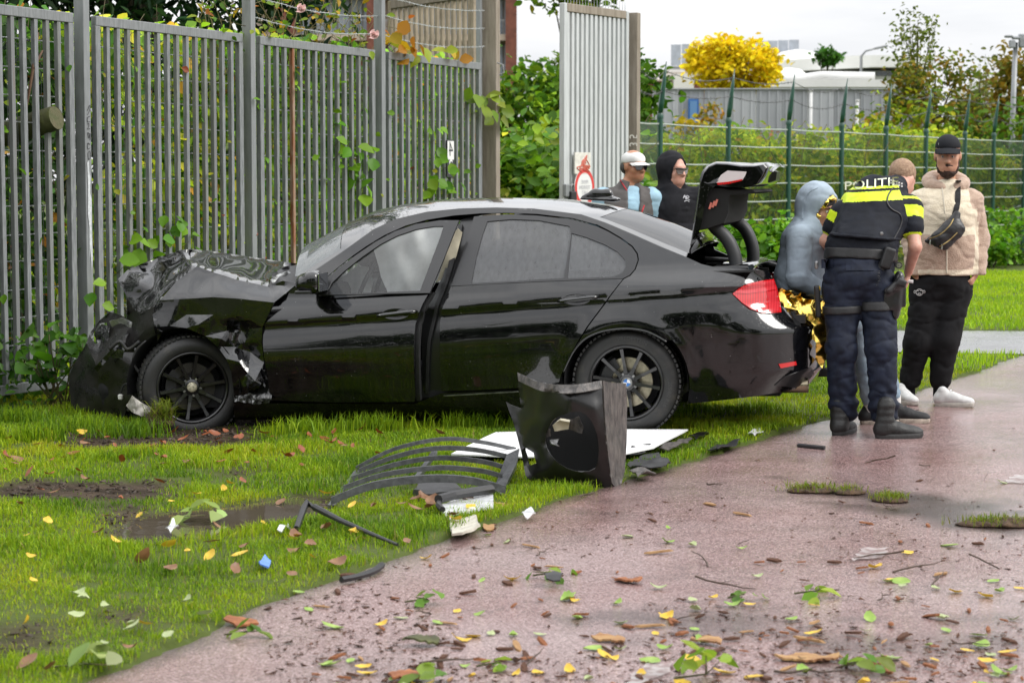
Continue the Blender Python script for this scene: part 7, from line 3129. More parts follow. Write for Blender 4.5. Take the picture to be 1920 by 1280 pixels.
def fpx(px, py, n=.05):
 """fence-front point seen at a photo pixel"""
 d = ray(px, py)
 o = np.array([FA[0] + FN[0] * n, FA[1] + FN[1] * n])
 tt = ((o - CAMP[:2]) @ FN) / (d[:2] @ FN)
 return CAMP + d * tt


sprig('fresh green shoot on the bars left of the bonnet ridge', [fpx(*p) for p in ((226, 492), (250, 470), (262, 465), (290, 465), (232, 500), (272, 488))], 201, (.10, .16))
sprig('small shoot on the bars above the bonnet ridge', [fpx(*p) for p in ((318, 422), (332, 428), (355, 452), (325, 450))], 202, (.08, .12))
sprig('torn pale leaf clinging to the scrawled post', [fpx(181, 560, .09)], 203, (.10, .12))
sprig('leafy shoot between the bars above the windscreen', [fpx(*p) for p in ((640, 262), (652, 275), (668, 300), (676, 340), (682, 350), (640, 285), (700, 300))], 204, (.10, .17))
sprig('bright shoot climbing round the number plate', [fpx(*p) for p in ((805, 245), (815, 262), (820, 285), (812, 330), (822, 345), (835, 350), (826, 368), (850, 350), (840, 310), (810, 370))], 205, (.09, .16))
sprig('shoot with hanging leaves on the end of the bar fence', [fpx(*p) for p in ((886, 190), (900, 215), (915, 190), (922, 215), (938, 175), (930, 205))], 206, (.12, .20), [(.16, .26, .015), (.22, .30, .02)])
sprig('yellowing leaves above the last fence panel', [fpx(*p) for p in ((745, 70), (760, 95), (740, 92), (772, 98), (842, 105), (868, 108), (758, 75), (788, 90))], 207, (.10, .18), [(.45, .30, .012), (.40, .18, .015), (.30, .34, .02)])


# rose bush above the fence
def roses():
 r = np.random.default_rng(31)
 base = fp(1.5, 0, -.25)
 t = thing('rose_bush', 'straggling rose bush with thin stems above the fence', 'shrub', base)
 ps, tips = [], []
 for i in range(38):
  u = r.uniform(.75, 2.0)
  z0 = 2.2
  pts = []
  q = r.normal(0, .05)
  for j in range(6):
   pts.append(fp(u + q * j + r.normal(0, .012), z0 + j * r.uniform(.14, .22), -.15 + r.normal(0, .08)))
  ps.append(pts)
  tips += pts[2:]
 stems(t, r, ps, mat('rose_stem', (.12, .10, .035), .7), .006, off=base)
 tips = np.array([tuple(p) for p in tips])
 P = np.repeat(tips, 2, 0) + r.normal(0, .06, (len(tips) * 2, 3))
 foliage('leaves', P, r.uniform(.04, .10, len(P)), palette(r, len(P), [(.14, .24, .015), (.24, .30, .02), (.40, .26, .015), (.38, .12, .02), (.08, .17, .012)], [4, 4, 2, 1.2, 2]), t, base, 32)
 return None


roses()
m_rose = mat('rose_petal', (.72, .42, .42), .6, col2=(.80, .60, .56), vscale=30, transl=.2)
for k, (px, py, s, lab) in enumerate(((563, 17, .052, 'pale pink rose high above the fence, left of the two'), (700, 66, .058, 'open pink rose beside the tall fence post'))):
 c = Vector(fpx(px, py, .05))
 t = thing('rose', lab, 'flower', c, 'pink roses')
 r = np.random.default_rng(40 + k)
 for i in range(9):
  a = i * 2.4
  tilt = .35 + .09 * i
  rr = s * (.45 + .06 * i)
  d = Vector((math.cos(a) * math.sin(tilt), -.4 * math.cos(tilt), math.sin(a) * math.sin(tilt)))
  n = d.normalized()
  u = n.orthogonal().normalized()
  v = n.cross(u)
  b = MB()
  V = [n * rr * .1]
  for q in range(9):
   an = 2 * math.pi * q / 8
   V.append(n * rr * (.75 + .25 * math.cos(an)) + u * rr * .55 * math.cos(an) + v * rr * .55 * math.sin(an))
  b.add(V, [(0, q, q + 1) for q in range(1, 9)])
  b.build('petal', m_rose, t)

# mossy trunk close behind the first panel, with a sawn branch end
tb = fp(-.55, 0, -.35)
tk = thing('old_tree', 'mossy dark tree trunk behind the fence panel nearest the camera', 'tree', tb)
b = MB()
b.tube([(0, 0, -.1), (.03, 0, 1), (.0, 0, 2.2), (-.05, .05, 3.6)], [.17, .15, .14, .12], 14)
b.build('trunk', mat('mossy_bark', (.045, .045, .022), .9, col2=(.085, .095, .025), vscale=7, bump=.9, bscale=22), tk, smooth=True)
lg = fpx(93, 225, .02)
lo_ = thing('sawn_log', 'mossy sawn branch stub poking between the fence bars', 'log', lg)
b = MB()
dv = Vector((FN[0], FN[1], .25)).normalized()
b.tube([-dv * .45, -dv * .1, dv * .06], [.085, .088, .085], 14, cap=False)
b.build('bark', mat('mossy_bark'), lo_, smooth=True)
b = MB()
u = dv.orthogonal().normalized()
v = dv.cross(u)
b.add([dv * .058 + (u * math.cos(a) + v * math.sin(a)) * .084 for a in np.linspace(0, 2 * math.pi, 15)[:-1]], [tuple(range(14))])
b.build('cut_face', mat('cut_wood', (.10, .085, .045), .9, col2=(.06, .07, .025), vscale=14, bump=.6, bscale=40), lo_)
bl = fpx(70, 62, -.02), fpx(62, 130, .0), fpx(50, 200, -.02), fpx(46, 245, -.06)
tw = thing('dead_branch', 'dead brown branch leaning against the fence bars at the left', 'branch', bl[-1])
stems(tw, None, [[Vector(q) for q in bl], [Vector(bl[1]), Vector(fpx(80, 95, .0))]], mat('dead_wood', (.10, .055, .03), .8, var=.3), .016, 'stick', off=bl[-1])

# ---- trees and bushes further behind
tree('dark drooping evergreen tree behind the bar fence', (-4.4, 25.5, 0), 7, (-4.3, 25.5, 4.3), (1.9, 1.3, 3.4), 8500, [(.010, .028, .012), (.018, .050, .018), (.03, .075, .02), (.05, .10, .03)], .24, seed=51, k=110, trunk=.2, droop=1.6, aspect=.28, group='trees beyond the fences', spread=.2)
tree('dark evergreen tree at the far left behind the fence', (-6.9, 24, 0), 7, (-6.8, 24, 3.4), (2.3, 1.4, 3.8), 6000, [(.010, .028, .010), (.018, .045, .012), (.03, .07, .015)], .24, seed=52, k=90, trunk=.2, droop=1.2, aspect=.35, group='trees beyond the fences', spread=.2)


def bush(label, c, rad, n, pal, size, seed, w=None, k=40, name='bush', group=None, m=None, spread=.3, up=.5, aspect=.7, toward=None):
 r = np.random.default_rng(seed)
 base = Vector((c[0], c[1], 0))
 t = thing(name, label, 'bush', base, group)
 P, i = clumps(r, c, rad, n, k, spread, .5)
 P = P[P[:, 2] > .02]
 i = i[:len(P)]
 col = palette(r, len(P), pal, w) * r.uniform(.75, 1.25, (k, 1))[i]
 foliage('foliage', P, r.uniform(.6, 1.35, len(P)) * size, col, t, base, seed, m or m_leaf, up=up, aspect=aspect, toward=toward)
 ps = []
 for q in range(14):
  e = P[r.integers(len(P))]
  ps.append([(c[0] + r.normal(0, rad[0] * .2), c[1] + r.normal(0, rad[1] * .2), 0), (np.array(c) * .5 + e * .5) * np.array([1, 1, .7]), e])
 stems(t, r, ps, rad=.012, off=base)
 return t


bush('yellow-green hedge bush behind the bar fence, left half', (-3.1, 24.5, 1.3), (1.0, .8, 1.3), 4200, YELG, .12, 61, [2, 4, 5, 2, .5], group='bushes behind the bar fence')
bush('leafy hedge bush behind the bar fence, nearer the gate', (-1.7, 25.5, 1.2), (1.0, .8, 1.35), 4200, GREENS + [(.28, .28, .02)], .12, 62, [2, 4, 5, 3, 1.5], group='bushes behind the bar fence')
bush('bright broad-leaved bush filling the gate opening', (.25, 27.5, .95), (1.25, .9, 1.2), 4200, [(.07, .18, .012), (.11, .25, .014), (.17, .32, .016), (.26, .36, .02)], .16, 63, [2, 4, 4, 2], toward=(0, -.6, .2))
bush('yellowing bush low in the gate opening', (-.35, 26.2, .55), (.6, .5, .75), 900, [(.30, .30, .015), (.20, .28, .015), (.34, .18, .015)], .14, 64, group=None)
tree('round green tree seen through the gate opening', (.7, 46, 0), 4, (.6, 46, 2.75), (1.6, 1.1, 1.15), 3800, GREENS, .2, seed=65, k=60, trunk=.1, group='trees beyond the fences')
tree('sparse young tree beside the apartment block', (1.4, 60, 0), 5, (1.5, 60, 4.2), (.9, .9, 1.1), 700, [(.12, .22, .02), (.2, .3, .02)], .2, seed=66, k=26, trunk=.05, group='trees beyond the fences')
tree('green tree right behind the tall gate leaf', (2.6, 40, 0), 5, (2.3, 40, 2.6), (.5, .6, 1.7), 1500, [(.05, .13, .012), (.08, .19, .014), (.12, .24, .014)], .2, seed=67, k=50, trunk=.08, group='trees beyond the fences')
tree('tall light tree crown above the gate leaf', (1.6, 55, 0), 8, (1.6, 55, 6.6), (1.2, 1, .75), 900, [(.10, .20, .015), (.16, .26, .02), (.30, .30, .02)], .25, seed=68, k=30, trunk=.1, group='trees beyond the fences')

# ---- brambles behind the green fence
BR = [(.09, .17, .012), (.15, .24, .012), (.24, .31, .014), (.33, .34, .016), (.26, .16, .02)]
blabs = ['beside the gate post', 'behind the hooded man', 'behind the raised boot lid', 'left of the seated person', 'above the seated person', 'behind the bending officer', 'behind the black cap', 'right of the black cap', 'at the right edge']
for i in range(len(gpos) - 1):
 a, z = gpos[i], gpos[i + 1]
 r = np.random.default_rng(300 + i)
 d = z - a
 nrm = np.array([-d[1], d[0]]) / np.linalg.norm(d)
 base = Vector(((a[0] + z[0]) / 2 + nrm[0], (a[1] + z[1]) / 2 + nrm[1], 0))
 t = thing('bramble', 'yellow-green bramble thicket behind the mesh fence ' + blabs[i], 'bush', base, 'brambles behind the green fence')
 n = 4600
 u = r.uniform(-.05, 1.05, n)
 o = .12 + np.abs(r.normal(0, .8, n))
 htop = (2.15 if i < 4 else 2.35) + .35 * vnoise(np.column_stack([u * 3 + i * 3, o, u * 0]), 1.0, 5)
 zz = r.uniform(0, 1, n) ** .75 * htop + r.normal(0, .05, n)
 q = a[None] + d[None] * u[:, None] + nrm[None] * o[:, None]
 P = np.column_stack([q, np.maximum(zz, .03)])
 P = P[fbm(P, 1.6, 11, 2) > -.35]
 k = fbm(P, .9, 12 + i, 2)
 col = palette(r, len(P), BR, [2, 4, 5, 3, .5]) * (1.35 + .5 * k[:, None])
 foliage('foliage', P, r.uniform(.07, .17, len(P)), col, t, base, 310 + i, m_leaf_far, toward=(0, -.6, 0))
 ps = []
 for j in range(8):
  uu = r.uniform(0, 1)
  p0 = a + d * uu + nrm * .4
  ps.append([(p0[0], p0[1], 0), (p0[0] + r.normal(0, .3), p0[1], 1.4), (p0[0] + r.normal(0, .5), p0[1] - .2, 2.0 + r.uniform(0, .6))])
 stems(t, r, ps, rad=.014, off=base)
# plants in front of the mesh fence
for i, (px, Y, h, rx, n, lab) in enumerate(((1425, 27.5, 1.05, .55, 1300, 'fresh green nettle clump behind the open boot'), (1478, 29.5, .95, .5, 900, 'fresh green clump left of the pale blue hood'), (1250, 29.5, .95, .5, 700, 'leafy clump behind the hooded man'),
           (1335, 28.5, .8, .5, 800, 'leafy clump behind the boot hinges'), (1885, 39, 1.0, .8, 1300, 'leafy clump at the fence foot by the right edge'), (1845, 38, .75, .5, 600, 'small leafy clump right of the fleece sleeve'))):
 c = at(px, 340, Y)
 bush(lab, (c[0], Y, h * .45), (rx, .4, h * .55), n, [(.08, .22, .012), (.12, .29, .014), (.18, .36, .016)], .12, 330 + i, group='weeds along the green fence', k=24, aspect=.75)

# ---- scattered trees far off
tree('slender tree with thinning autumn leaves beyond the green fence', (10.3, 52, 0), 6, (10.25, 52, 3.3), (1.15, 1, 1.4), 2600, [(.13, .17, .02), (.20, .20, .02), (.24, .16, .02), (.09, .14, .015)], .15, seed=71, k=60, trunk=.09, spread=.2, limbs=14, group='trees beyond the fences')
tree('wispy birch top above the slender autumn tree', (10.05, 53, 0), 6, (10.0, 53, 4.9), (.55, .5, .95), 520, [(.16, .20, .03), (.12, .16, .02)], .12, seed=72, k=30, trunk=.05, spread=.3, limbs=14, group='trees beyond the fences', shellish=.2)
tree('wispy sapling right of the slender autumn tree', (11.6, 53, 0), 5, (11.55, 53, 3.7), (.35, .3, 1.2), 260, [(.18, .22, .03), (.14, .17, .02)], .12, seed=75, k=20, trunk=.035, spread=.3, limbs=8, group='trees beyond the fences', shellish=.2)
tree('rusty olive tree by the floodlight mast', (17.6, 72, 0), 6, (17.4, 72, 3.9), (2.4, 1.6, 1.75), 3400, [(.22, .15, .015), (.28, .19, .02), (.16, .14, .02), (.10, .12, .015)], .28, seed=73, k=70, trunk=.15, group='trees beyond the fences', spread=.2)
tree('brilliant yellow tree between the far buildings', (9.9, 96, 0), 9, (9.85, 96, 6.7), (2.2, 1.6, 1.1), 3600, [(.80, .62, .012), (.85, .70, .02), (.74, .54, .010)], .30, seed=74, k=110, trunk=.16, group='trees beyond the fences', spread=.16, shellish=.45)
tree('small round green treetop over the white roof', (22.0, 150, 0), 9, (22.0, 150, 10.2), (.9, .8, .6), 500, [(.05, .15, .02), (.07, .19, .02)], .35, seed=76, k=24, trunk=.12, group='trees beyond the fences')
bush('yellow shrub in front of the far grey wall', (5.1, 62, 2.4), (.45, .4, 1.1), 500, [(.45, .34, .012), (.34, .30, .015)], .16, 81, m=m_leaf_far, group='shrubs before the far wall')
bush('orange-tipped shrub in front of the far grey wall', (5.9, 63, 3.0), (.35, .3, .9), 260, [(.40, .22, .02), (.30, .24, .02), (.2, .2, .02)], .14, 82, m=m_leaf_far, group='shrubs before the far wall')
bush('reddish shrub in front of the far grey wall', (7.3, 62, 1.6), (.9, .5, 1.3), 700, [(.38, .12, .06), (.30, .14, .06), (.22, .18, .03)], .16, 83, m=m_leaf_far, group='shrubs before the far wall')
bush('broad green thicket left of the slender autumn tree', (9.0, 50, 1.9), (1.5, .9, 1.55), 2600, BR, .17, 84, [2, 3, 4, 3, 1], m=m_leaf_far, group='shrubs before the far wall')
bush('green thicket right of the slender autumn tree', (12.2, 51, 1.9), (1.8, .9, 1.45), 2600, [(.06, .14, .012), (.09, .19, .014), (.15, .24, .016)], .17, 85, m=m_leaf_far, group='shrubs before the far wall')

for i, (x, y, rx, h) in enumerate(((14.2, 47, 1.6, 2.3), (16.8, 46, 1.7, 2.6), (19.8, 45, 1.9, 2.4))):
 bush(['bramble bank just past the right end of the green fence', 'taller bramble bank further right of the green fence', 'outermost bramble bank right of the green fence'][i], (x, y, h * .45), (rx, 1, h * .55), 1500, BR, .2, 860 + i, [2, 3, 4, 3, 1], m=m_leaf_far, group='shrubs before the far wall')
# broad-leaved weeds at the foot of the fence, by the torn bumper
def weeds():
 r = np.random.default_rng(91)
 c0 = Vector(gnd(105, 770))
 t = thing('dock_plant', 'broad-leaved weeds at the fence foot beside the torn bumper', 'plant', c0)
 spots = [(62, 628), (92, 615), (120, 625), (135, 640), (108, 648), (85, 645), (155, 640), (170, 655), (70, 672), (88, 680), (60, 690), (100, 700), (130, 690), (75, 705), (55, 655), (145, 672)]
 P = np.array([at(px, py, 14.25 + r.uniform(-.1, .15)) for px, py in spots])
 foliage('leaves', P, r.uniform(.12, .21, len(P)), palette(r, len(P), [(.07, .19, .010), (.10, .25, .012), (.05, .14, .010)]), t, c0, 92, aspect=.85, up=.6, droop=.3, toward=(.2, -.5, .3))
 n = 260
 P = np.column_stack([r.uniform(-3.55, -2.75, n), 14.35 + r.uniform(-.25, .2, n), r.uniform(.02, .55, n)])
 foliage('leaves', P, r.uniform(.04, .09, n), palette(r, n, [(.03, .09, .008), (.05, .14, .010), (.07, .17, .012)]), t, c0, 93, aspect=.6, up=.4)
 stems(t, r, [[gnd(100 + r.uniform(-30, 40), 768), at(px, py + 20, 14.3), at(px, py, 14.3)] for px, py in spots], rad=.006, off=c0)


weeds()
# hanging willowherb tufts of longer grass at the foot of the wreck
r_ = np.random.default_rng(95)
n = 2600
cx = r_.choice(7, n)
cen = np.array([gnd(px, py)[:2] for px, py in ((150, 812), (30, 800), (60, 830), (240, 822), (560, 818), (700, 812), (880, 806))])
pt = cen[cx] + r_.normal(0, [.12, .05], (n, 2))
P = np.column_stack([pt, np.zeros(n)])
o = grass_mesh('long_grass', pt[:, 0], pt[:, 1], ground_h(pt[:, 0], pt[:, 1]), r_.uniform(.07, .15, n), r_.uniform(.004, .007, n), grass_cols(P, r_, PAL[:4], 2, 5), .5, 9)
tag(o, 'longer grass tufts along the foot of the wreck', 'grass', kind='stuff')
# clod of turf torn up before the front tyre
c0 = Vector(gnd(300, 806))
cl = thing('turf_clod', 'torn clod of turf lying against the front tyre', 'turf', c0)
s = SDF(.01)
s.ell(c0 + Vector((0, .0, .06)), (.085, .07, .09), None, .02)
s.noise(.025, 22, 4)
s.build('soil', mat('clod_soil', (.06, .035, .018), .95, var=.5, vscale=40, bump=1, bscale=90), cl, c0)
n = 260
a = r_.uniform(-.6, 1.4, n)
pt = np.column_stack([r_.normal(.02, .04, n), r_.normal(-.04, .03, n), r_.uniform(.03, .13, n)])
o = grass_mesh('blades', pt[:, 0], pt[:, 1], pt[:, 2], r_.uniform(.05, .12, n), r_.uniform(.004, .006, n), grass_cols(np.column_stack([pt[:, :2], np.zeros(n)]), r_, [(.14, .19, .015), (.20, .22, .02), (.10, .17, .012)], 2, 5), 1.2, 10)
o.parent = cl

# ---- street trees behind the photographer, mirrored dimly in the car's paint and windows
for i, (x, y, h, rr) in enumerate(((-13, -10, 6.5, 3.6), (-6.5, -13, 8, 4.0), (.5, -12, 6.2, 3.0), (7, -14, 8, 4.2), (14, -11, 6.5, 3.8), (-20, -9, 7, 4))):
 tree(['tree far left', 'tree left', 'tree middle', 'tree right', 'tree far right', 'tree outermost left'][i] + ' behind the photographer across the path', (x, y, 0), h, (x, y, h * .55), (rr, 2.6, h * .44), 1500, [(.03, .075, .012), (.05, .11, .014), (.08, .13, .016)], .75, seed=400 + i, k=70, trunk=.25, group='street trees behind the photographer', spread=.2)
# ================================================================== buildings and masts in the distance
def wall_box(parent, name, x0, x1, y0, y1, z0, z1, m, off):
 b = MB()
 b.box(((x0 + x1) / 2 - off[0], (y0 + y1) / 2 - off[1], (z0 + z1) / 2 - off[2]), (x1 - x0, y1 - y0, z1 - z0))
 return b.build(name, m, parent)


m_clad = mat('grey_cladding', (.30, .31, .33), .6, var=.08, vscale=.6)
m_clad2 = mat('pale_cladding', (.37, .38, .40), .6, var=.08, vscale=.6)
m_wht = mat('white_render', (.70, .70, .68), .8, var=.06, vscale=.5)
m_wht2 = mat('off_white_panel', (.58, .58, .57), .7, var=.1, vscale=.4)
m_win = mat('window_glass', (.05, .065, .08), .12, spec=.7)
m_winl = mat('pale_window', (.28, .33, .38), .2, var=.3, vscale=.4)
m_brick = mat('brown_brick', (.16, .055, .035), .85, var=.25, vscale=3)
m_conc = mat('beige_concrete', (.42, .34, .27), .85, var=.1, vscale=1)


def X(px, Y):
 return float(at(px, 340, Y)[0])


def Z(py, Y):
 return float(at(960, py, Y)[2])


# grey ribbed wall
Yw = 76.0
o = (X(1225, Yw), Yw, 0)
w = thing('ribbed_wall', 'long grey ribbed metal wall beyond the brambles', 'wall', o)
x = X(1222, Yw)
k = 0
while x < X(1725, Yw):
 wd = .92
 b = MB()
 b.box((x + wd / 2 - o[0], (k % 2) * .03, (Z(168, Yw)) / 2), (wd - .02, .12, Z(168, Yw)))
 for q in range(3):
  b.box((x + wd * (q + .5) / 3 - o[0], -.08 + (k % 2) * .03, Z(168, Yw) / 2 - .02), (.07, .05, Z(168, Yw) - .06))
 b.build('panel', m_clad if k % 3 else m_clad2, w)
 x += wd
 k += 1
wall_box(w, 'capping', X(1222, Yw), X(1725, Yw), Yw - .15, Yw + .15, Z(168, Yw), Z(166, Yw), m_clad2, o)
d = wall_box(w, 'door', X(1289, Yw), X(1308, Yw), Yw - .2, Yw - .07, .1, Z(186, Yw), mat('blue_door', (.03, .12, .34), .6), o)
wall_box(d, 'door_pane', X(1292, Yw), X(1305, Yw), Yw - .215, Yw - .202, 2.6, Z(190, Yw), mat('blue_pane', (.10, .22, .42), .3), o)
Yr = 82.0
o = (X(1815, Yr), Yr, 0)
w = thing('ribbed_wall', 'second grey ribbed wall by the floodlight mast', 'wall', o)
x = X(1812, Yr)
k = 0
while x < X(1960, Yr):
 b = MB()
 b.box((x + .45 - o[0], (k % 2) * .03, Z(186, Yr) / 2), (.88, .12, Z(186, Yr)))
 b.box((x + .45 - o[0], -.08, Z(186, Yr) / 2), (.08, .05, Z(186, Yr) - .05))
 b.build('panel', m_clad2 if k % 2 else m_clad, w)
 x += .9
 k += 1
# low white hall and container behind the wall
Yb = 105.0
o = (X(1380, Yb), Yb, 0)
h = thing('white_hall', 'low white hall with roof pipes behind the grey wall', 'building', o)
wall_box(h, 'wall', X(1375, Yb), X(1660, Yb), Yb, Yb + 12, 0, Z(158, Yb), m_wht, o)
wall_box(h, 'parapet', X(1373, Yb), X(1662, Yb), Yb - .3, Yb - .02, Z(164, Yb), Z(150, Yb), m_wht2, o)
wall_box(h, 'roof_box', X(1425, Yb), X(1452, Yb), Yb + 1, Yb + 4, Z(158, Yb), Z(128, Yb), m_wht, o)
b = MB()
b.tube([(X(1400, Yb) - o[0], .5, Z(148, Yb)), (X(1500, Yb) - o[0], .5, Z(147, Yb)), (X(1540, Yb) - o[0], .5, Z(141, Yb)), (X(1640, Yb) - o[0], .5, Z(143, Yb))], .22, 8)
b.build('roof_pipe', m_wht2, h, smooth=True)
b = MB()
b.lathe([(0, .7), (.6, .6), (1.1, .2), (1.2, 0)], 'z', 16, c=(X(1487, Yb) - o[0], 2, Z(150, Yb)))
b.build('roof_dome', m_wht, h, smooth=True)
o = (X(1262, Yb), Yb - 5, 0)
h = thing('white_container', 'white container standing on the low brick block', 'container', o)
Yc = Yb - 5
wall_box(h, 'box', X(1262, Yc), X(1300, Yc), Yc, Yc + 3, Z(172, Yc), Z(140, Yc), m_wht, o)
wall_box(h, 'end_panel', X(1258, Yc), X(1261.5, Yc), Yc + .05, Yc + 3, Z(172, Yc), Z(141, Yc), m_weather, o)
wall_box(h, 'plinth', X(1258, Yc), X(1300, Yc), Yc + .1, Yc + 3, 0, Z(172.5, Yc), m_wht2, o)
Yk = 112.0
o = (X(1222, Yk), Yk, 0)
h = thing('brick_block', 'low brown brick block behind the grey wall', 'building', o)
wall_box(h, 'wall', X(1215, Yk), X(1385, Yk), Yk, Yk + 6, 0, Z(153, Yk), m_brick, o)
wall_box(h, 'roof_edge', X(1213, Yk), X(1387, Yk), Yk - .15, Yk + 6.1, Z(153, Yk), Z(150, Yk), m_conc, o)
for i in range(5):
 wall_box(h, 'window', X(1224 + i * 14, Yk), X(1234 + i * 14, Yk), Yk - .06, Yk - .01, Z(163, Yk), Z(156, Yk), m_win, o)
o = (X(1200, 118), 118, 0)
h = thing('white_shed', 'long low white shed left of the yellow tree', 'building', o)
wall_box(h, 'wall', X(1190, 118), X(1300, 118), 118, 126, 0, Z(133, 118), m_wht, o)
wall_box(h, 'roof_edge', X(1189, 118), X(1301, 118), 117.9, 117.98, Z(136, 118), Z(131, 118), m_wht2, o)
# modern white building with window band
Ym = 160.0
o = (X(1440, Ym), Ym, 0)
h = thing('modern_building', 'white modern building with a curved roof and dark window band', 'building', o)
wall_box(h, 'wall', X(1445, Ym), X(1735, Ym), Ym, Ym + 20, 0, Z(133, Ym), m_wht2, o)
for i in range(11):
 xa = 1487 + i * 22
 wall_box(h, 'window', X(xa, Ym), X(xa + 20, Ym), Ym - .12, Ym - .02, Z(143, Ym), Z(132, Ym) - .1, m_win if i % 3 else m_winl, o)
b = MB()
n = 24
V, F = [], []
for i in range(n + 1):
 px = 1450 + 290 * i / n
 top = 117 - 11 * math.sin(min(1, i / n * 1.5) * math.pi / 2) + 6 * max(0, i / n - .7)
 bot = 137 - 9 * min(1, i / n * 1.6)
 for (yy, pz) in ((Ym - 1.5, bot), (Ym - 1.5, top), (Ym + 18, top - 1), (Ym + 18, bot)):
  V.append((X(px, Ym) - o[0], yy - o[1], Z(pz, Ym)))
for i in range(n):
 for q in range(4):
  F.append((i * 4 + q, i * 4 + (q + 1) % 4, i * 4 + 4 + (q + 1) % 4, i * 4 + 4 + q))
F += [(0, 1, 2, 3), (n * 4, n * 4 + 1, n * 4 + 2, n * 4 + 3)]
b.add(V, F)
b.build('roof', m_wht, h)
wall_box(h, 'roof_plant', X(1475, Ym), X(1522, Ym), Ym + 6, Ym + 12, Z(112, Ym), Z(98, Ym), m_clad, o)
b = MB()
b.lathe([(0, 1.0), (1.2, .8), (1.9, .3), (2.0, 0)], 'z', 16, c=(X(1505, Ym) - o[0], 4, Z(112, Ym)))
b.build('roof_dome', m_wht, h, smooth=True)
wall_box(h, 'glass_link', X(1510, Ym), X(1600, Ym), Ym - 4, Ym - 2, 0, Z(150, Ym), m_wht, o)
# screened roof structure
Ys = 190.0
o = (X(1255, Ys), Ys, 0)
h = thing('screened_block', 'grey building topped by a mesh screen behind the yellow tree', 'building', o)
wall_box(h, 'wall', X(1258, Ys), X(1492, Ys), Ys, Ys + 12, 0, Z(125, Ys), m_clad2, o)
for i in range(12):
 xa = 1256 + i * 20
 wall_box(h, 'screen_panel', X(xa, Ys) + .04, X(xa + 20, Ys) - .04, Ys - .1, Ys + .0, Z(124, Ys), Z(84 - i * .8, Ys), mat('screen_grey', (.38, .41, .46), .7, var=.15, vscale=1.5), o)
wall_box(h, 'side_block', X(1462, Ys), X(1492, Ys), Ys - 2, Ys - .2, 0, Z(100, Ys), m_clad, o)
# pale wall by the slender tree
o = (X(1838, 90), 90, 0)
h = thing('white_shed', 'white shed end beside the floodlight mast', 'building', o)
wall_box(h, 'wall', X(1838, 90), X(1896, 90), 90, 96, 0, Z(153, 90), m_wht, o)
wall_box(h, 'roof_edge', X(1836, 90), X(1898, 90), 89.9, 89.98, Z(156, 90), Z(151, 90), m_wht2, o)
# masts
o = at(1893, 340, 60)
h = thing('floodlight_mast', 'grey mast with a cluster of cameras and lamps at its top', 'mast', (o[0], o[1], 0))
b = MB()
b.tube([(0, 0, 0), (.05, 0, 3), (.10, 0, Z(80, 60))], [.09, .08, .065], 10)
b.build('pole', m_galv2, h, smooth=True)
for i, (dx, dz, sx, sz) in enumerate(((-.12, -.05, .16, .22), (.16, -.02, .18, .26), (.05, .12, .34, .08), (-.22, .16, .22, .07), (.14, .18, .16, .10))):
 b = MB()
 b.box((.1 + dx, -.1, Z(80, 60) + dz), (sx, .2, sz), ch=.03)
 b.build('lamp_unit', m_galv2 if i % 2 else m_clad, h)
for px, top, Yl, lab in ((1612, 92, 120, 'street lamp with a long arm over the modern building'),):
 o = at(px, 340, Yl)
 h = thing('street_lamp', lab, 'lamp', (o[0], o[1], 0))
 b = MB()
 b.tube([(0, 0, 0), (0, 0, Z(top + 14, Yl)), (.25, 0, Z(top + 4, Yl)), (.7, 0, Z(top, Yl))], [.1, .08, .06, .05], 8)
 b.build('pole', m_galv2, h, smooth=True)
 b = MB()
 b.box((1.1, 0, Z(top - 3, Yl)), (.75, .3, .13), Matrix.Rotation(R(-12), 3, 'Y'), ch=.04)
 b.build('lamp_head', m_galv2, h)
for px, top, Yl, lab in ((1606, 190, 70, 'thin white pole before the grey wall'), (1519, 172, 70, 'short white pole before the grey wall'), (1323, 136, 100, 'thin grey pole by the yellow tree')):
 o = at(px, 340, Yl)
 h = thing('pole', lab, 'pole', (o[0], o[1], 0))
 b = MB()
 b.tube([(0, 0, 0), (0, 0, Z(top, Yl) - .02)], .05, 8)
 b.build('shaft', m_wht2, h, smooth=True)
 b = MB()
 b.tube([(0, 0, Z(top, Yl) - .01), (0, 0, Z(top, Yl) + .05)], .065, 8)
 b.build('cap', m_wht2, h, smooth=True)

# ---- apartment block on the left
Ya = 150.0
o = (X(480, Ya), Ya, 0)
h = thing('apartment_block', 'apartment block with glazed balconies and brown brick piers behind the fence', 'building', o)
wall_box(h, 'wall', X(470, Ya), X(966, Ya), Ya + 1.6, Ya + 14, 0, 22, m_conc, o)
for z in (5.2, 8.2, 11.3, 14.4, 17.5):
 wall_box(h, 'floor_slab', X(470, Ya), X(964, Ya), Ya - .3, Ya + 1.55, z, z + .42, m_conc, o)
for px0, px1 in ((948, 969), (520, 556), (690, 706)):
 wall_box(h, 'brick_pier', X(px0, Ya), X(px1, Ya), Ya - .5, Ya - .31, 0, 22, m_brick, o)
 wall_box(h, 'brick_return', X(px0, Ya) + .05, X(px1, Ya) - .05, Ya - .305, Ya + 1.5, 0, 22, m_brick, o)
px = 560
while px < 946:
 if not (688 < px < 708):
  for z in (5.62, 8.62, 11.72, 14.82):
   wn_ = wall_box(h, 'window', X(px + 1, Ya), X(px + 22, Ya), Ya + 1.4, Ya + 1.58, z + .05, z + 2.5, m_winl, o)
   wall_box(wn_, 'mullion', X(px + 10.5, Ya), X(px + 12, Ya), Ya + 1.3, Ya + 1.39, z + .05, z + 2.5, m_wht2, o)
 px += 24
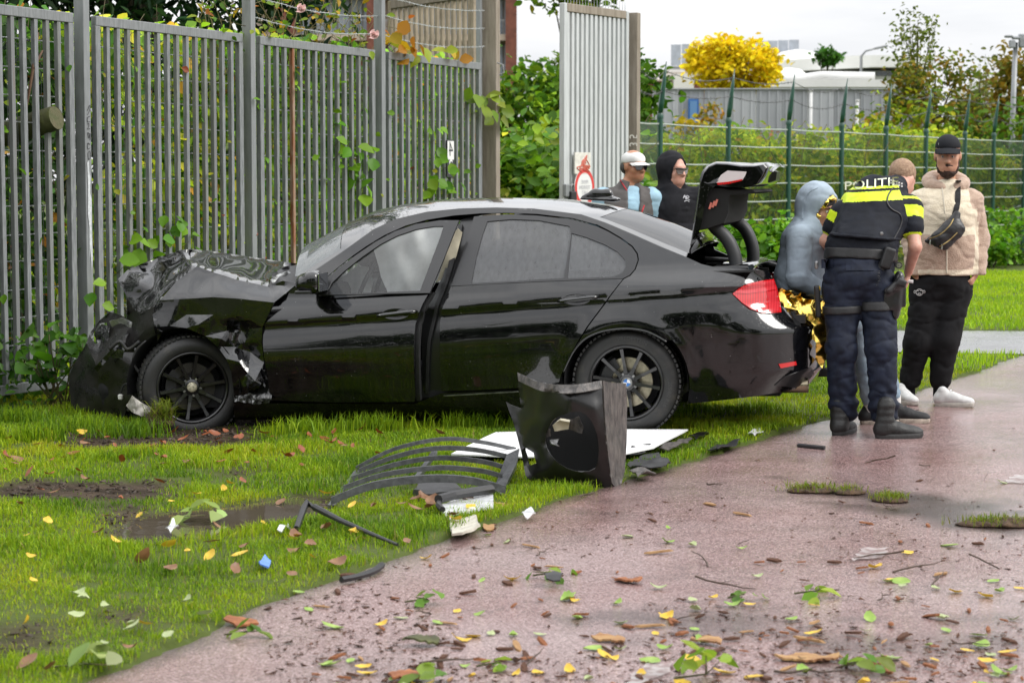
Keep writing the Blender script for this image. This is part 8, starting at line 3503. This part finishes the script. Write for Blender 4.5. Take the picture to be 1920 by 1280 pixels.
for z in (5.62, 8.62, 11.72, 14.82):
 for seg in ((560, 688), (708, 946)):
  rl = wall_box(h, 'balcony_rail', X(seg[0], Ya), X(seg[1], Ya), Ya - .25, Ya - .2, z + .95, z + 1.02, m_steel, o)
  b = MB()
  xx = X(seg[0], Ya)
  while xx < X(seg[1], Ya):
   b.box((xx - o[0], -.225, z + .48), (.03, .03, .93))
   xx += .22
  b.build('balusters', m_steel, rl)['kind'] = 'stuff'
# ================================================================== wreckage and litter on the verge and path
def crush_w(name, pts, outline, m, parent, off, **kw):
 """buckled sheet placed in the world: control points (px, py, distance)"""
 global cpl
 keep = cpl
 cpl = at
 o = crumple(name, pts, outline, m, parent=parent, **kw)
 cpl = keep
 V = np.zeros(len(o.data.vertices) * 3)
 o.data.vertices.foreach_get('co', V)
 o.data.vertices.foreach_set('co', (V.reshape(-1, 3) - np.asarray(off, float)).ravel())
 o.data.update()
 return o


m_bl = mat('scuffed_black', (.005, .0045, .0045), .35, coat=.25, coat_rough=.1, col2=(.016, .013, .012), vscale=14, ramp=(.6, .9))
m_scuff = mat('scuffed_grey', (.028, .026, .025), .45, col2=(.12, .105, .095), vscale=14, stretch=(3, 3, 1), bump=.4, bscale=50)
m_gr = mat('grey_moulding', (.035, .037, .040), .42, col2=(.075, .078, .082), vscale=25, bump=.15, bscale=80)
b0 = Vector(gnd(1060, 912))
bp = thing('bumper_fragment', 'torn black bumper corner standing upright at the path edge', 'car part', b0)
crush_w('shell', [(970, 698, 10.78), (1010, 715, 10.60), (1040, 720, 10.52), (1085, 720, 10.48), (1128, 712, 10.52), (1136, 830, 10.50), (1146, 912, 10.62), (1050, 912, 10.62), (1000, 908, 10.72), (978, 850, 10.78), (950, 755, 10.85),
                  (975, 768, 10.80), (1070, 750, 10.44), (1010, 760, 10.60), (1120, 770, 10.46), (1030, 880, 10.58), (1085, 890, 10.54)],
  smooth_poly([(970, 698), (985, 707), (1010, 716), (1040, 721), (1085, 720), (1128, 713)], 4) + [(1130, 760), (1136, 830), (1142, 880), (1146, 912), (1120, 916), (1050, 914), (1000, 908), (985, 890), (978, 850), (965, 800), (948, 752), (960, 760), (977, 766), (973, 735)],
  m_bl, bp, b0, noise=.008, freq=6, step=6, blur=3, thick=.008,
  holes=[smooth_poly([(1035, 790), (1060, 776), (1090, 773), (1110, 792), (1122, 830), (1116, 878), (1075, 882), (1040, 862), (1022, 828)], 3, True), [(984, 838), (1000, 848), (1006, 868), (992, 872)]])
crush_w('lip', [(970, 698, 10.76), (1010, 715, 10.57), (1085, 720, 10.45), (1128, 712, 10.49), (1130, 728, 10.46), (1085, 738, 10.40), (1010, 733, 10.54), (972, 716, 10.74)],
  smooth_poly([(970, 698), (1010, 716), (1048, 721), (1085, 720), (1128, 713)], 4) + smooth_poly([(1130, 728), (1085, 736), (1045, 737), (1010, 731), (972, 714)], 4), m_scuff, bp, b0, noise=.004, freq=8, step=6)
crush_w('side_flap', [(1131, 713, 10.52), (1150, 718, 10.65), (1174, 718, 10.85), (1176, 760, 10.88), (1175, 830, 10.88), (1172, 880, 10.85), (1164, 910, 10.72), (1155, 917, 10.64), (1147, 905, 10.60), (1140, 850, 10.54), (1134, 780, 10.52), (1158, 800, 10.74)],
  [(1131, 713), (1150, 718), (1174, 718), (1176, 760), (1175, 830), (1172, 880), (1166, 905), (1156, 916), (1147, 905), (1140, 850), (1134, 780)], m_scuff, bp, b0, noise=.006, freq=12, step=6, thick=.01)
b = MB()
q = [Vector(at(px, py, d)) - b0 for px, py, d in ((985, 745, 10.95), (1060, 742, 10.9), (1128, 735, 10.9), (1142, 895, 10.84), (1062, 898, 10.86), (1000, 830, 10.95))]
b.add(q + [v + Vector((0, .012, 0)) for v in q], [(0, 1, 4, 5), (1, 2, 3, 4), (6, 11, 10, 7), (7, 10, 9, 8)] + [(i, (i + 1) % 6, 6 + (i + 1) % 6, 6 + i) for i in range(6)])
b.build('liner', m_dark, bp)
for nm, pts, mm, dd in (('clip', [(1036, 796), (1050, 786), (1068, 790), (1066, 806), (1040, 808)], mat('cream_plastic', (.62, .57, .42), .5), 10.62), ('bracket', [(1066, 788), (1085, 780), (1094, 800), (1090, 812), (1068, 806)], m_scuff, 10.64),
      ('rib', [(1022, 805), (1032, 803), (1032, 818), (1022, 820)], m_scuff, 10.66), ('rib', [(1030, 824), (1048, 822), (1044, 832), (1050, 838), (1034, 832)], m_steel, 10.7)):
 crush_w(nm, [(p[0], p[1], dd) for p in pts], pts, mm, bp, b0, noise=.01, freq=20, step=6, thick=.02)
b = MB()
for i in range(6):
 b.bar(at(1142 + i * 5, 815, 10.60 + i * .045) - np.array(b0), at(1143 + i * 4.6, 836, 10.60 + i * .045) - np.array(b0), .006, .01, up=(0, 1, 0))
b.build('vent_ribs', m_dark, bp)['kind'] = 'stuff'

# white board on the grass
q = [g2(*p) for p in ((846, 866), (930, 824), (1110, 821), (1290, 820), (1225, 858), (1160, 872), (960, 874))]
V2, T = fill(q, .12)
c0 = np.array([*np.mean(q, axis=0), 0])
V = np.column_stack([V2, .05 + .012 * fbm(np.column_stack([V2, V2[:, 0] * 0]), 1.5, 3, 2)]) - c0
o = sheet3('white_board', V, T, mat('board_gloss_white', (.78, .78, .78), .45, var=.04, vscale=6), None, .008, out=(0, 0, 1))
o.location = c0
tag(o, 'white flat board lying on the grass behind the bumper fragment', 'board')

# curved slatted grille
c0 = gnd(790, 930)
gr = thing('slatted_grille', 'curved grey slatted grille lying in the grass beside the bumper fragment', 'car part', c0)


gr.location.z += .03


def gy(py):
 return float(gnd(960, py)[1])


for k, (pts, w, t) in enumerate((([(668, 893), (740, 857), (830, 838), (900, 843), (968, 857)], .022, .020), ([(674, 898), (740, 872), (815, 856), (890, 858), (958, 872)], .020, .024), ([(660, 913), (740, 887), (820, 874), (900, 880), (948, 892)], .020, .024),
        ([(645, 931), (720, 906), (820, 893), (900, 898), (942, 909)], .020, .024), ([(622, 956), (700, 927), (800, 914), (880, 917), (948, 934)], .028, .036))):
 y0, y1 = gy(pts[0][1]), gy(pts[-1][1])
 P = []
 sp = smooth_poly(pts, 5)
 for px, py in sp:
  u = (px - pts[0][0]) / (pts[-1][0] - pts[0][0])
  P.append(Vector(at(px, py, y0 + (y1 - y0) * u)) - Vector(c0) + Vector((0, -.03, .018)))
 V, F = [], []
 for i, p in enumerate(P):
  V += [p + Vector((0, -w / 2, t / 2)), p + Vector((0, w / 2, t / 2)), p + Vector((0, w / 2, -t / 2)), p + Vector((0, -w / 2, -t / 2))]
 for i in range(len(P) - 1):
  F += [(i * 4 + j, i * 4 + (j + 1) % 4, i * 4 + 4 + (j + 1) % 4, i * 4 + 4 + j) for j in range(4)]
 b = MB()
 b.add(V, F + [(0, 1, 2, 3), tuple(len(V) - 4 + j for j in range(4))])
 b.build('slat', m_gr, gr, autosmooth=R(40))
for nm, poly, yy in (('end_frame', [(668, 888), (676, 892), (628, 958), (614, 958)], (11.0, 11.0, 9.95, 9.95)), ('end_plate', [(950, 862), (974, 850), (968, 880), (940, 938), (926, 928)], (11.3, 11.7, 11.0, 10.25, 10.3)),
                     ('strut', [(812, 852), (820, 853), (783, 908), (774, 908)], (11.3, 11.3, 10.4, 10.4))):
 V = [Vector(at(p[0], p[1], y)) - Vector(c0) for p, y in zip(poly, yy)]
 n = len(V)
 b = MB()
 b.add(V + [v - Vector((0, 0, .025)) for v in V], [tuple(range(n)), tuple(range(2 * n - 1, n - 1, -1))] + [(i, (i + 1) % n, n + (i + 1) % n, n + i) for i in range(n)])
 b.build(nm, m_gr, gr)


def shard(name, label, cat, poly, m, z=.02, th=.012, noise=.012, parts=(), group=None, seed=0):
 """a bent piece lying on the ground, outline in photo pixels"""
 q = [g2(*p) for p in poly]
 V2, T = fill(q, .03)
 c = np.array([*np.mean(q, axis=0), 0])
 P = np.column_stack([V2, np.zeros(len(V2))])
 V = P - c
 V[:, 2] = z + th + noise * (1 + fbm(P, 9, seed, 2))
 o = sheet3(name, V, T, m, None, th, out=(0, 0, 1))
 o.location = c
 tag(o, label, cat, group)
 return o


m_lampw = mat('lamp_white', (.60, .61, .62), .25, coat=.5, var=.15, vscale=40)
m_wood = mat('split_wood', (.40, .25, .10), .75, col2=(.22, .095, .035), vscale=12, stretch=(1, 6, 6), bump=.4, bscale=60)
m_bk = mat('red_bark', (.17, .055, .02), .85, col2=(.30, .11, .035), vscale=20, bump=.6, bscale=60)
rr0 = np.random.default_rng(3)
m_bkd = mat('dark_bark', (.07, .032, .016), .9, col2=(.13, .05, .025), vscale=20, bump=.7, bscale=60)
o = shard('lamp_strip', 'broken lamp strip with black back and white face on the grass', 'car part', [(822, 972), (850, 958), (900, 950), (925, 950), (925, 968), (880, 978), (835, 986)], m_lampw, .03)
q = Vector(o.location)
b = MB()
b.tube([Vector(gnd(px, py)) - q + Vector((0, 0, .085)) for px, py in ((822, 970), (850, 962), (890, 955), (922, 950))], .022, 8)
b.build('back_housing', m_plastic, o)
b = MB()
b.tube([Vector(gnd(px, py)) - q + Vector((0, 0, .07)) for px, py in ((824, 966), (822, 976), (830, 984))], .014, 6)
b.build('plug_end', m_plastic, o)
o = shard('plastic_bracket', 'black plastic bracket in the grass below the grille', 'car part', [(775, 938), (785, 930), (845, 926), (868, 936), (868, 944), (800, 946)], m_plastic, .02, .03)
shard('cloth_scrap', 'stiff pale grey scrap of lining at the path edge', 'scrap', [(843, 992), (890, 986), (900, 1006), (868, 1018), (848, 1020)], mat('lining_grey', (.40, .38, .32), .9, var=.2, vscale=20, bump=.3, bscale=50), .02, .012, .02)
for i, (poly, lab) in enumerate((([(922, 950), (960, 948), (966, 958), (924, 965)], 'pale split wood chunk beside the lamp strip'), ([(900, 986), (930, 984), (928, 998), (904, 1000)], 'orange split wood chunk beside the grey scrap'),
                                 ([(640, 1020), (655, 996), (668, 1008), (700, 1018), (690, 1024)], 'orange bark flake under the black wiper strip'), ([(412, 1172), (425, 1163), (490, 1166), (492, 1176), (440, 1181)], 'long orange bark slab at the path edge'),
                                 ([(1146, 1087), (1162, 1084), (1212, 1092), (1206, 1098), (1170, 1096)], 'orange bark slab in the middle of the path'), ([(1285, 1201), (1300, 1198), (1362, 1208), (1358, 1216), (1310, 1210)], 'yellow wood splinter left of the young sprig'),
                                 ([(1440, 1234), (1480, 1226), (1590, 1232), (1586, 1240), (1520, 1246), (1450, 1240)], 'long yellow wood splinter at the bottom of the path'), ([(1100, 1196), (1130, 1194), (1180, 1202), (1176, 1210), (1120, 1206)], 'yellow wood splinter near the worn white dash'),
                                 ([(720, 1270), (770, 1262), (800, 1270), (790, 1284), (730, 1284)], 'orange bark slab at the very bottom edge'), ([(742, 1212), (770, 1204), (830, 1206), (832, 1214), (790, 1218)], 'mossy dark bark strip on the path'))):
 pc = np.mean(poly, axis=0)
 poly = [tuple(pc + (np.array(p) - pc) * (.8, .62) + rr0.uniform(-1.6, 1.6, 2)) for p in densify(poly, 9)]
 shard('wood_chunk', lab, 'wood', poly, mat('mossy_bark') if 'mossy' in lab else (m_bk if 'bark' in lab else m_wood), .002, .007, .012, group='larger wood and bark pieces', seed=i)
# black wiper strip with its elbow
c0 = gnd(600, 1000)
w = thing('wiper_strip', 'long black wiper strip with a bent elbow on the grass', 'car part', c0)
b = MB()
P = [Vector(gnd(px, py)) - Vector(c0) + Vector((0, 0, z)) for px, py, z in ((556, 1008, .04), (570, 990, .09), (576, 984, .10), (590, 988, .09), (640, 1006, .07), (700, 1024, .05), (745, 1034, .03))]
b.tube(P, [.014, .016, .018, .016, .012, .009, .007], 8)
b.build('arm', m_plastic, w, autosmooth=R(40))
c0 = gnd(680, 1085)
w = thing('trim_strip', 'curved black trim strip at the edge of the path', 'car part', c0)
b = MB()
b.tube([Vector(gnd(px, py)) - Vector(c0) + Vector((0, 0, .02)) for px, py in smooth_poly([(640, 1096), (670, 1090), (700, 1080), (716, 1068)], 4)], .014, 6)
b.build('strip', m_plastic, w, autosmooth=R(40))
c0 = gnd(1520, 841)
w = thing('black_rod', 'short black plastic rod near the officer\'s boots', 'car part', c0)
b = MB()
b.tube([Vector(gnd(1496, 838)) - Vector(c0) + Vector((0, 0, .012)), Vector(gnd(1546, 843)) - Vector(c0) + Vector((0, 0, .012))], .012, 6)
b.build('rod', m_plastic, w, autosmooth=R(40))
for i, (poly, lab, mm) in enumerate((([(1178, 866), (1195, 842), (1215, 834), (1245, 836), (1225, 848), (1210, 862)], 'crumpled black shard on the white board', m_bl), ([(1176, 880), (1200, 868), (1235, 866), (1258, 884), (1240, 892), (1190, 890)], 'folded black shard below the white board', m_plastic),
                                     ([(1180, 896), (1210, 892), (1230, 902), (1195, 908)], 'pale grey shard below the folded black one', m_scuff), ([(1325, 852), (1350, 842), (1388, 834), (1380, 844), (1345, 855)], 'flat dark strip at the path edge', m_plastic),
                                     ([(1235, 850), (1270, 842), (1300, 832), (1290, 845), (1250, 856)], 'grey sliver at the end of the white board', m_scuff), ([(1402, 822), (1425, 812), (1432, 818), (1415, 828)], 'small white shard at the grass edge', m_lampw),
                                     ([(978, 975), (996, 968), (1004, 975), (988, 982)], 'small white shard right of the lamp strip', m_lampw), ([(1020, 1096), (1040, 1090), (1056, 1096), (1050, 1103), (1025, 1103)], 'black plastic shard alone on the path', m_plastic),
                                     ([(520, 1012), (540, 994), (546, 1000), (528, 1014)], 'white clip beside the wiper strip', m_lampw), ([(485, 1072), (497, 1064), (508, 1070), (505, 1080), (488, 1081)], 'small bright blue cap in the grass', mat('blue_plastic', (.10, .22, .62), .4)),
                                     ([(1290, 826), (1310, 820), (1330, 824), (1306, 834)], 'black shard right of the white board', m_bl), ([(310, 1005), (325, 990), (335, 1003), (320, 1012)], 'clear broken plastic at the puddle edge', m_lampw))):
 shard('plastic_shard', lab, 'car part', poly, mm, .015, .006, .02, group='small pieces of wreckage', seed=40 + i)


# ---- fallen leaves, bark chips, twigs
def leaf_me(name, m, r, curl):
 V = []
 for i in range(5):
  u = i / 4
  w = .33 * math.sin(math.pi * (u * .92 + .06)) ** .8
  z = curl * (u - .5) ** 2 + .02
  V += [(u - .5, -w, z + .12 * w + r.uniform(-.02, .03)), (u - .5, 0, z - .02), (u - .5, w, z + .15 * w + r.uniform(-.02, .05))]
 F = []
 for i in range(4):
  for j in range(2):
   F.append((i * 3 + j, i * 3 + j + 1, i * 3 + 4 + j, i * 3 + 3 + j))
 return npmesh(name, V, F, m, smooth=True)


def chip_me(name, m, r):
 n = 7
 V = []
 for z, s in ((0, 1), (.14, .8)):
  for i in range(n):
   a = 2 * math.pi * i / n
   V.append((.5 * math.cos(a) * s * r.uniform(.8, 1.15), .24 * math.sin(a) * s * r.uniform(.7, 1.3), z + r.uniform(0, .06)))
 F = [tuple(range(n - 1, -1, -1)), tuple(range(n, 2 * n))] + [(i, (i + 1) % n, n + (i + 1) % n, n + i) for i in range(n)]
 return npmesh(name, V, F, m)


rr = np.random.default_rng(77)
lm = {}
for nm, c1, c2 in (('yellow', (.55, .33, .015), (.66, .48, .04)), ('green', (.17, .30, .03), (.30, .42, .08)), ('pale', (.30, .36, .16), (.40, .45, .22)), ('orange', (.27, .07, .012), (.17, .04, .012)), ('brown', (.16, .07, .03), (.24, .12, .05))):
 mm = mat('fallen_leaf_' + nm, c1, .45, col2=c2, vscale=1.5, transl=.15)
 lm[nm] = [leaf_me('fallen_leaf', mm, rr, c) for c in (.15, .5, .9)]
cm = [chip_me('bark_chip', m, rr) for m in (m_bk, m_bkd, m_bkd, m_bk)]
wm = [chip_me('wood_splinter', m_wood, rr)]


def scatter(name, meshes, n, size, label, cat, group, region, stretch=1.0, tilt=.15, seed=1):
 r = np.random.default_rng(seed)
 k = 0
 while k < n:
  px, py = region(r)
  p = gnd(px, py)
  on = bool(path_mask(np.array([p[0]]), np.array([p[1]]))[0])
  if ('path' in label) != on:
   continue
  z = .004 if on else float(ground_h(np.array([p[0]]), np.array([p[1]]))[0]) + .03
  o = link(name, meshes[int(r.integers(len(meshes)))])
  s = r.uniform(*size)
  o.location = (p[0], p[1], z)
  o.rotation_euler = (r.normal(0, tilt), r.normal(0, tilt), r.uniform(0, 6.28))
  o.scale = (s * stretch, s, s)
  tag(o, label, cat, group)
  k += 1


lowc = lambda r: (r.uniform(560, 1930), 1290 - abs(r.normal(0, 150)))
mid = lambda r: (r.uniform(700, 1930), r.uniform(860, 1290))
verge = lambda r: (r.uniform(-20, 900), r.uniform(815, 1290))
vback = lambda r: (r.uniform(-20, 760), 815 + abs(r.normal(0, 60)))
scatter('bark_chip', cm, 130, (.018, .055), 'small brown bark chip on the red path', 'bark', 'bark chips on the path', lowc, 1.4, seed=1)
scatter('bark_chip', cm, 50, (.015, .05), 'small brown bark chip on the red path', 'bark', 'bark chips on the path', mid, 1.4, seed=2)
scatter('wood_splinter', wm, 22, (.02, .06), 'thin yellow wood splinter on the red path', 'wood', 'wood splinters on the path', lowc, 2.4, .05, seed=3)
scatter('fallen_leaf', lm['yellow'], 42, (.035, .075), 'fallen yellow leaf on the wet red path', 'leaf', 'yellow leaves on the path', lowc, seed=4)
scatter('fallen_leaf', lm['green'], 46, (.035, .085), 'fallen green leaf on the wet red path', 'leaf', 'green leaves on the path', lowc, seed=5)
scatter('fallen_leaf', lm['pale'], 22, (.04, .085), 'pale underside of a fallen leaf on the red path', 'leaf', 'pale leaves on the path', lowc, seed=6)
scatter('fallen_leaf', lm['orange'], 70, (.03, .07), 'rust-orange fallen leaf in the grass', 'leaf', 'orange leaves in the grass', vback, 1.2, .35, seed=7)
scatter('fallen_leaf', lm['yellow'], 26, (.04, .08), 'fallen yellow leaf in the grass', 'leaf', 'yellow leaves in the grass', verge, tilt=.3, seed=8)
scatter('fallen_leaf', lm['brown'], 40, (.04, .09), 'brown withered leaf in the grass', 'leaf', 'brown leaves in the grass', verge, tilt=.3, seed=9)
scatter('fallen_leaf', lm['pale'], 12, (.045, .08), 'pale green fallen leaf in the grass', 'leaf', 'pale leaves in the grass', lambda r: (r.uniform(60, 620), r.uniform(1080, 1280)), tilt=.3, seed=10)
tw = []
for k in range(4):
 b = MB()
 P = [Vector((-.5 + i / 5, rr.uniform(-.06, .06), .03 + rr.uniform(0, .03))) for i in range(6)]
 b.tube(P, [.018, .017, .016, .014, .011, .006], 5)
 b.tube([P[2], P[2] + Vector((.15, .12, .03))], [.01, .004], 4)
 o = b.build('twig', mat('twig_brown', (.06, .04, .028), .85))
 tw.append(o.data)
 bpy.data.objects.remove(o)
scatter('twig', tw, 26, (.08, .26), 'thin dark twig on the red path', 'twig', 'twigs on the path', mid, seed=12)
# crumbs of bark and soil
n = 3600
px, py = rr.uniform(500, 1930, n), 1290 - np.abs(rr.normal(0, 190, n))
P = np.array([gnd(a, c) for a, c in zip(px, py)])
k2 = path_mask(P[:, 0], P[:, 1]) & (fbm(P, 1.1, 6, 2) > -.25)
P = P[k2]
n = len(P)
s = rr.uniform(.003, .011, n)[:, None]
dv = rr.normal(0, 1, (n, 4, 3))
V = (P[:, None, :] + dv * s[:, None, :] * np.array([1, 1, .4]))
V[:, :, 2] = np.abs(V[:, :, 2] - 0) + .002
i4 = np.arange(n)[:, None] * 4
F = np.concatenate([i4 + [0, 1, 2], i4 + [0, 2, 3], i4 + [0, 3, 1], i4 + [1, 3, 2]])
tag(link('crumbs', npmesh('crumbs', V.reshape(-1, 3), F, m_bkd)), 'crumbs of bark and soil strewn over the red path', 'litter', kind='stuff')


# ---- broken-off leafy sprigs and turf on the path
def twiglet(label, cx, cy, n, size, pal, seed, up=.6, z=.03):
 r = np.random.default_rng(seed)
 c = Vector(gnd(cx, cy))
 t = thing('leafy_sprig', label, 'sprig', c, 'broken leafy sprigs')
 P = np.array([(r.normal(0, size * .5), r.normal(0, size * .5), z + r.uniform(0, size * .22)) for _ in range(n)])
 foliage('leaves', P, r.uniform(.55, 1.0, n) * size, palette(r, n, pal), t, (0, 0, 0), seed, aspect=.62, up=up + .8, droop=.0)
 stems(t, r, [[(-size, 0, .012), (0, .02, .02), tuple(P[0])], [(0, .02, .02), tuple(P[-1])]], rad=.004)


PG = [(.18, .32, .02), (.24, .38, .03), (.28, .38, .04)]
PD = [(.09, .20, .015), (.13, .26, .02), (.20, .30, .04)]
for i, (lab, cx, cy, n, s, pal) in enumerate((('fresh upright sprig at the bottom edge of the path', 1325, 1278, 11, .10, PG), ('bright leafy sprig lying in the puddle', 382, 975, 8, .14, [(.34, .46, .12), (.42, .54, .18)]), ('green sprig right of centre on the path', 1535, 1118, 5, .09, PG),
                                              ('green sprig below the black shard on the path', 1038, 1084, 6, .08, PD), ('green sprig by the orange bark slab', 465, 1196, 6, .08, PD), ('green sprig low on the right of the path', 1625, 1255, 8, .08, PD),
                                              ('green sprig left of centre on the path', 800, 1134, 6, .08, PD), ('green sprig in the middle of the littered path', 1395, 1126, 7, .06, PD), ('pale leaf spray at the lower left of the path', 160, 1258, 7, .12, [(.40, .48, .2), (.3, .4, .12)]),
                                              ('leaf spray at the bottom beside the bark slab', 800, 1278, 6, .10, PD), ('pale leaf spray on the path below the mossy bark', 935, 1255, 6, .07, PG))):
 twiglet(lab, cx, cy, n, s, pal, 500 + i, up=.1 if i == 0 else .6, z=.06 if i == 0 else .012)
for i, (cx, cy, n, sx, lab) in enumerate(((1520, 922, 260, .13, 'long scrap of turf on the path'), (1668, 940, 320, .09, 'round tuft of turf on the path'), (1880, 985, 420, .22, 'muddy turf scrap at the right edge of the path'), (1590, 925, 120, .08, 'thin turf scrap between the other two'))):
 r = np.random.default_rng(600 + i)
 c = Vector(gnd(cx, cy))
 t = thing('turf_scrap', lab, 'turf', c, 'turf scraps on the path')
 s = SDF(.008)
 s.ell((0, 0, .006), (sx, .09, .022), None, .01)
 s.noise(.012, 26, i)
 s.plane((0, 0, .002), (0, 0, -1))
 s.build('soil', mat('clod_soil'), t)
 x, y = r.normal(0, sx * .45, n), r.normal(0, .04, n)
 o = grass_mesh('blades', x, y, np.full(n, .012), r.uniform(.02, .055, n), r.uniform(.003, .005, n), grass_cols(np.column_stack([x, y, x * 0]), r, [(.10, .17, .01), (.17, .24, .012), (.22, .22, .02)], 4, 3), .8, 700 + i)
 o.parent = t
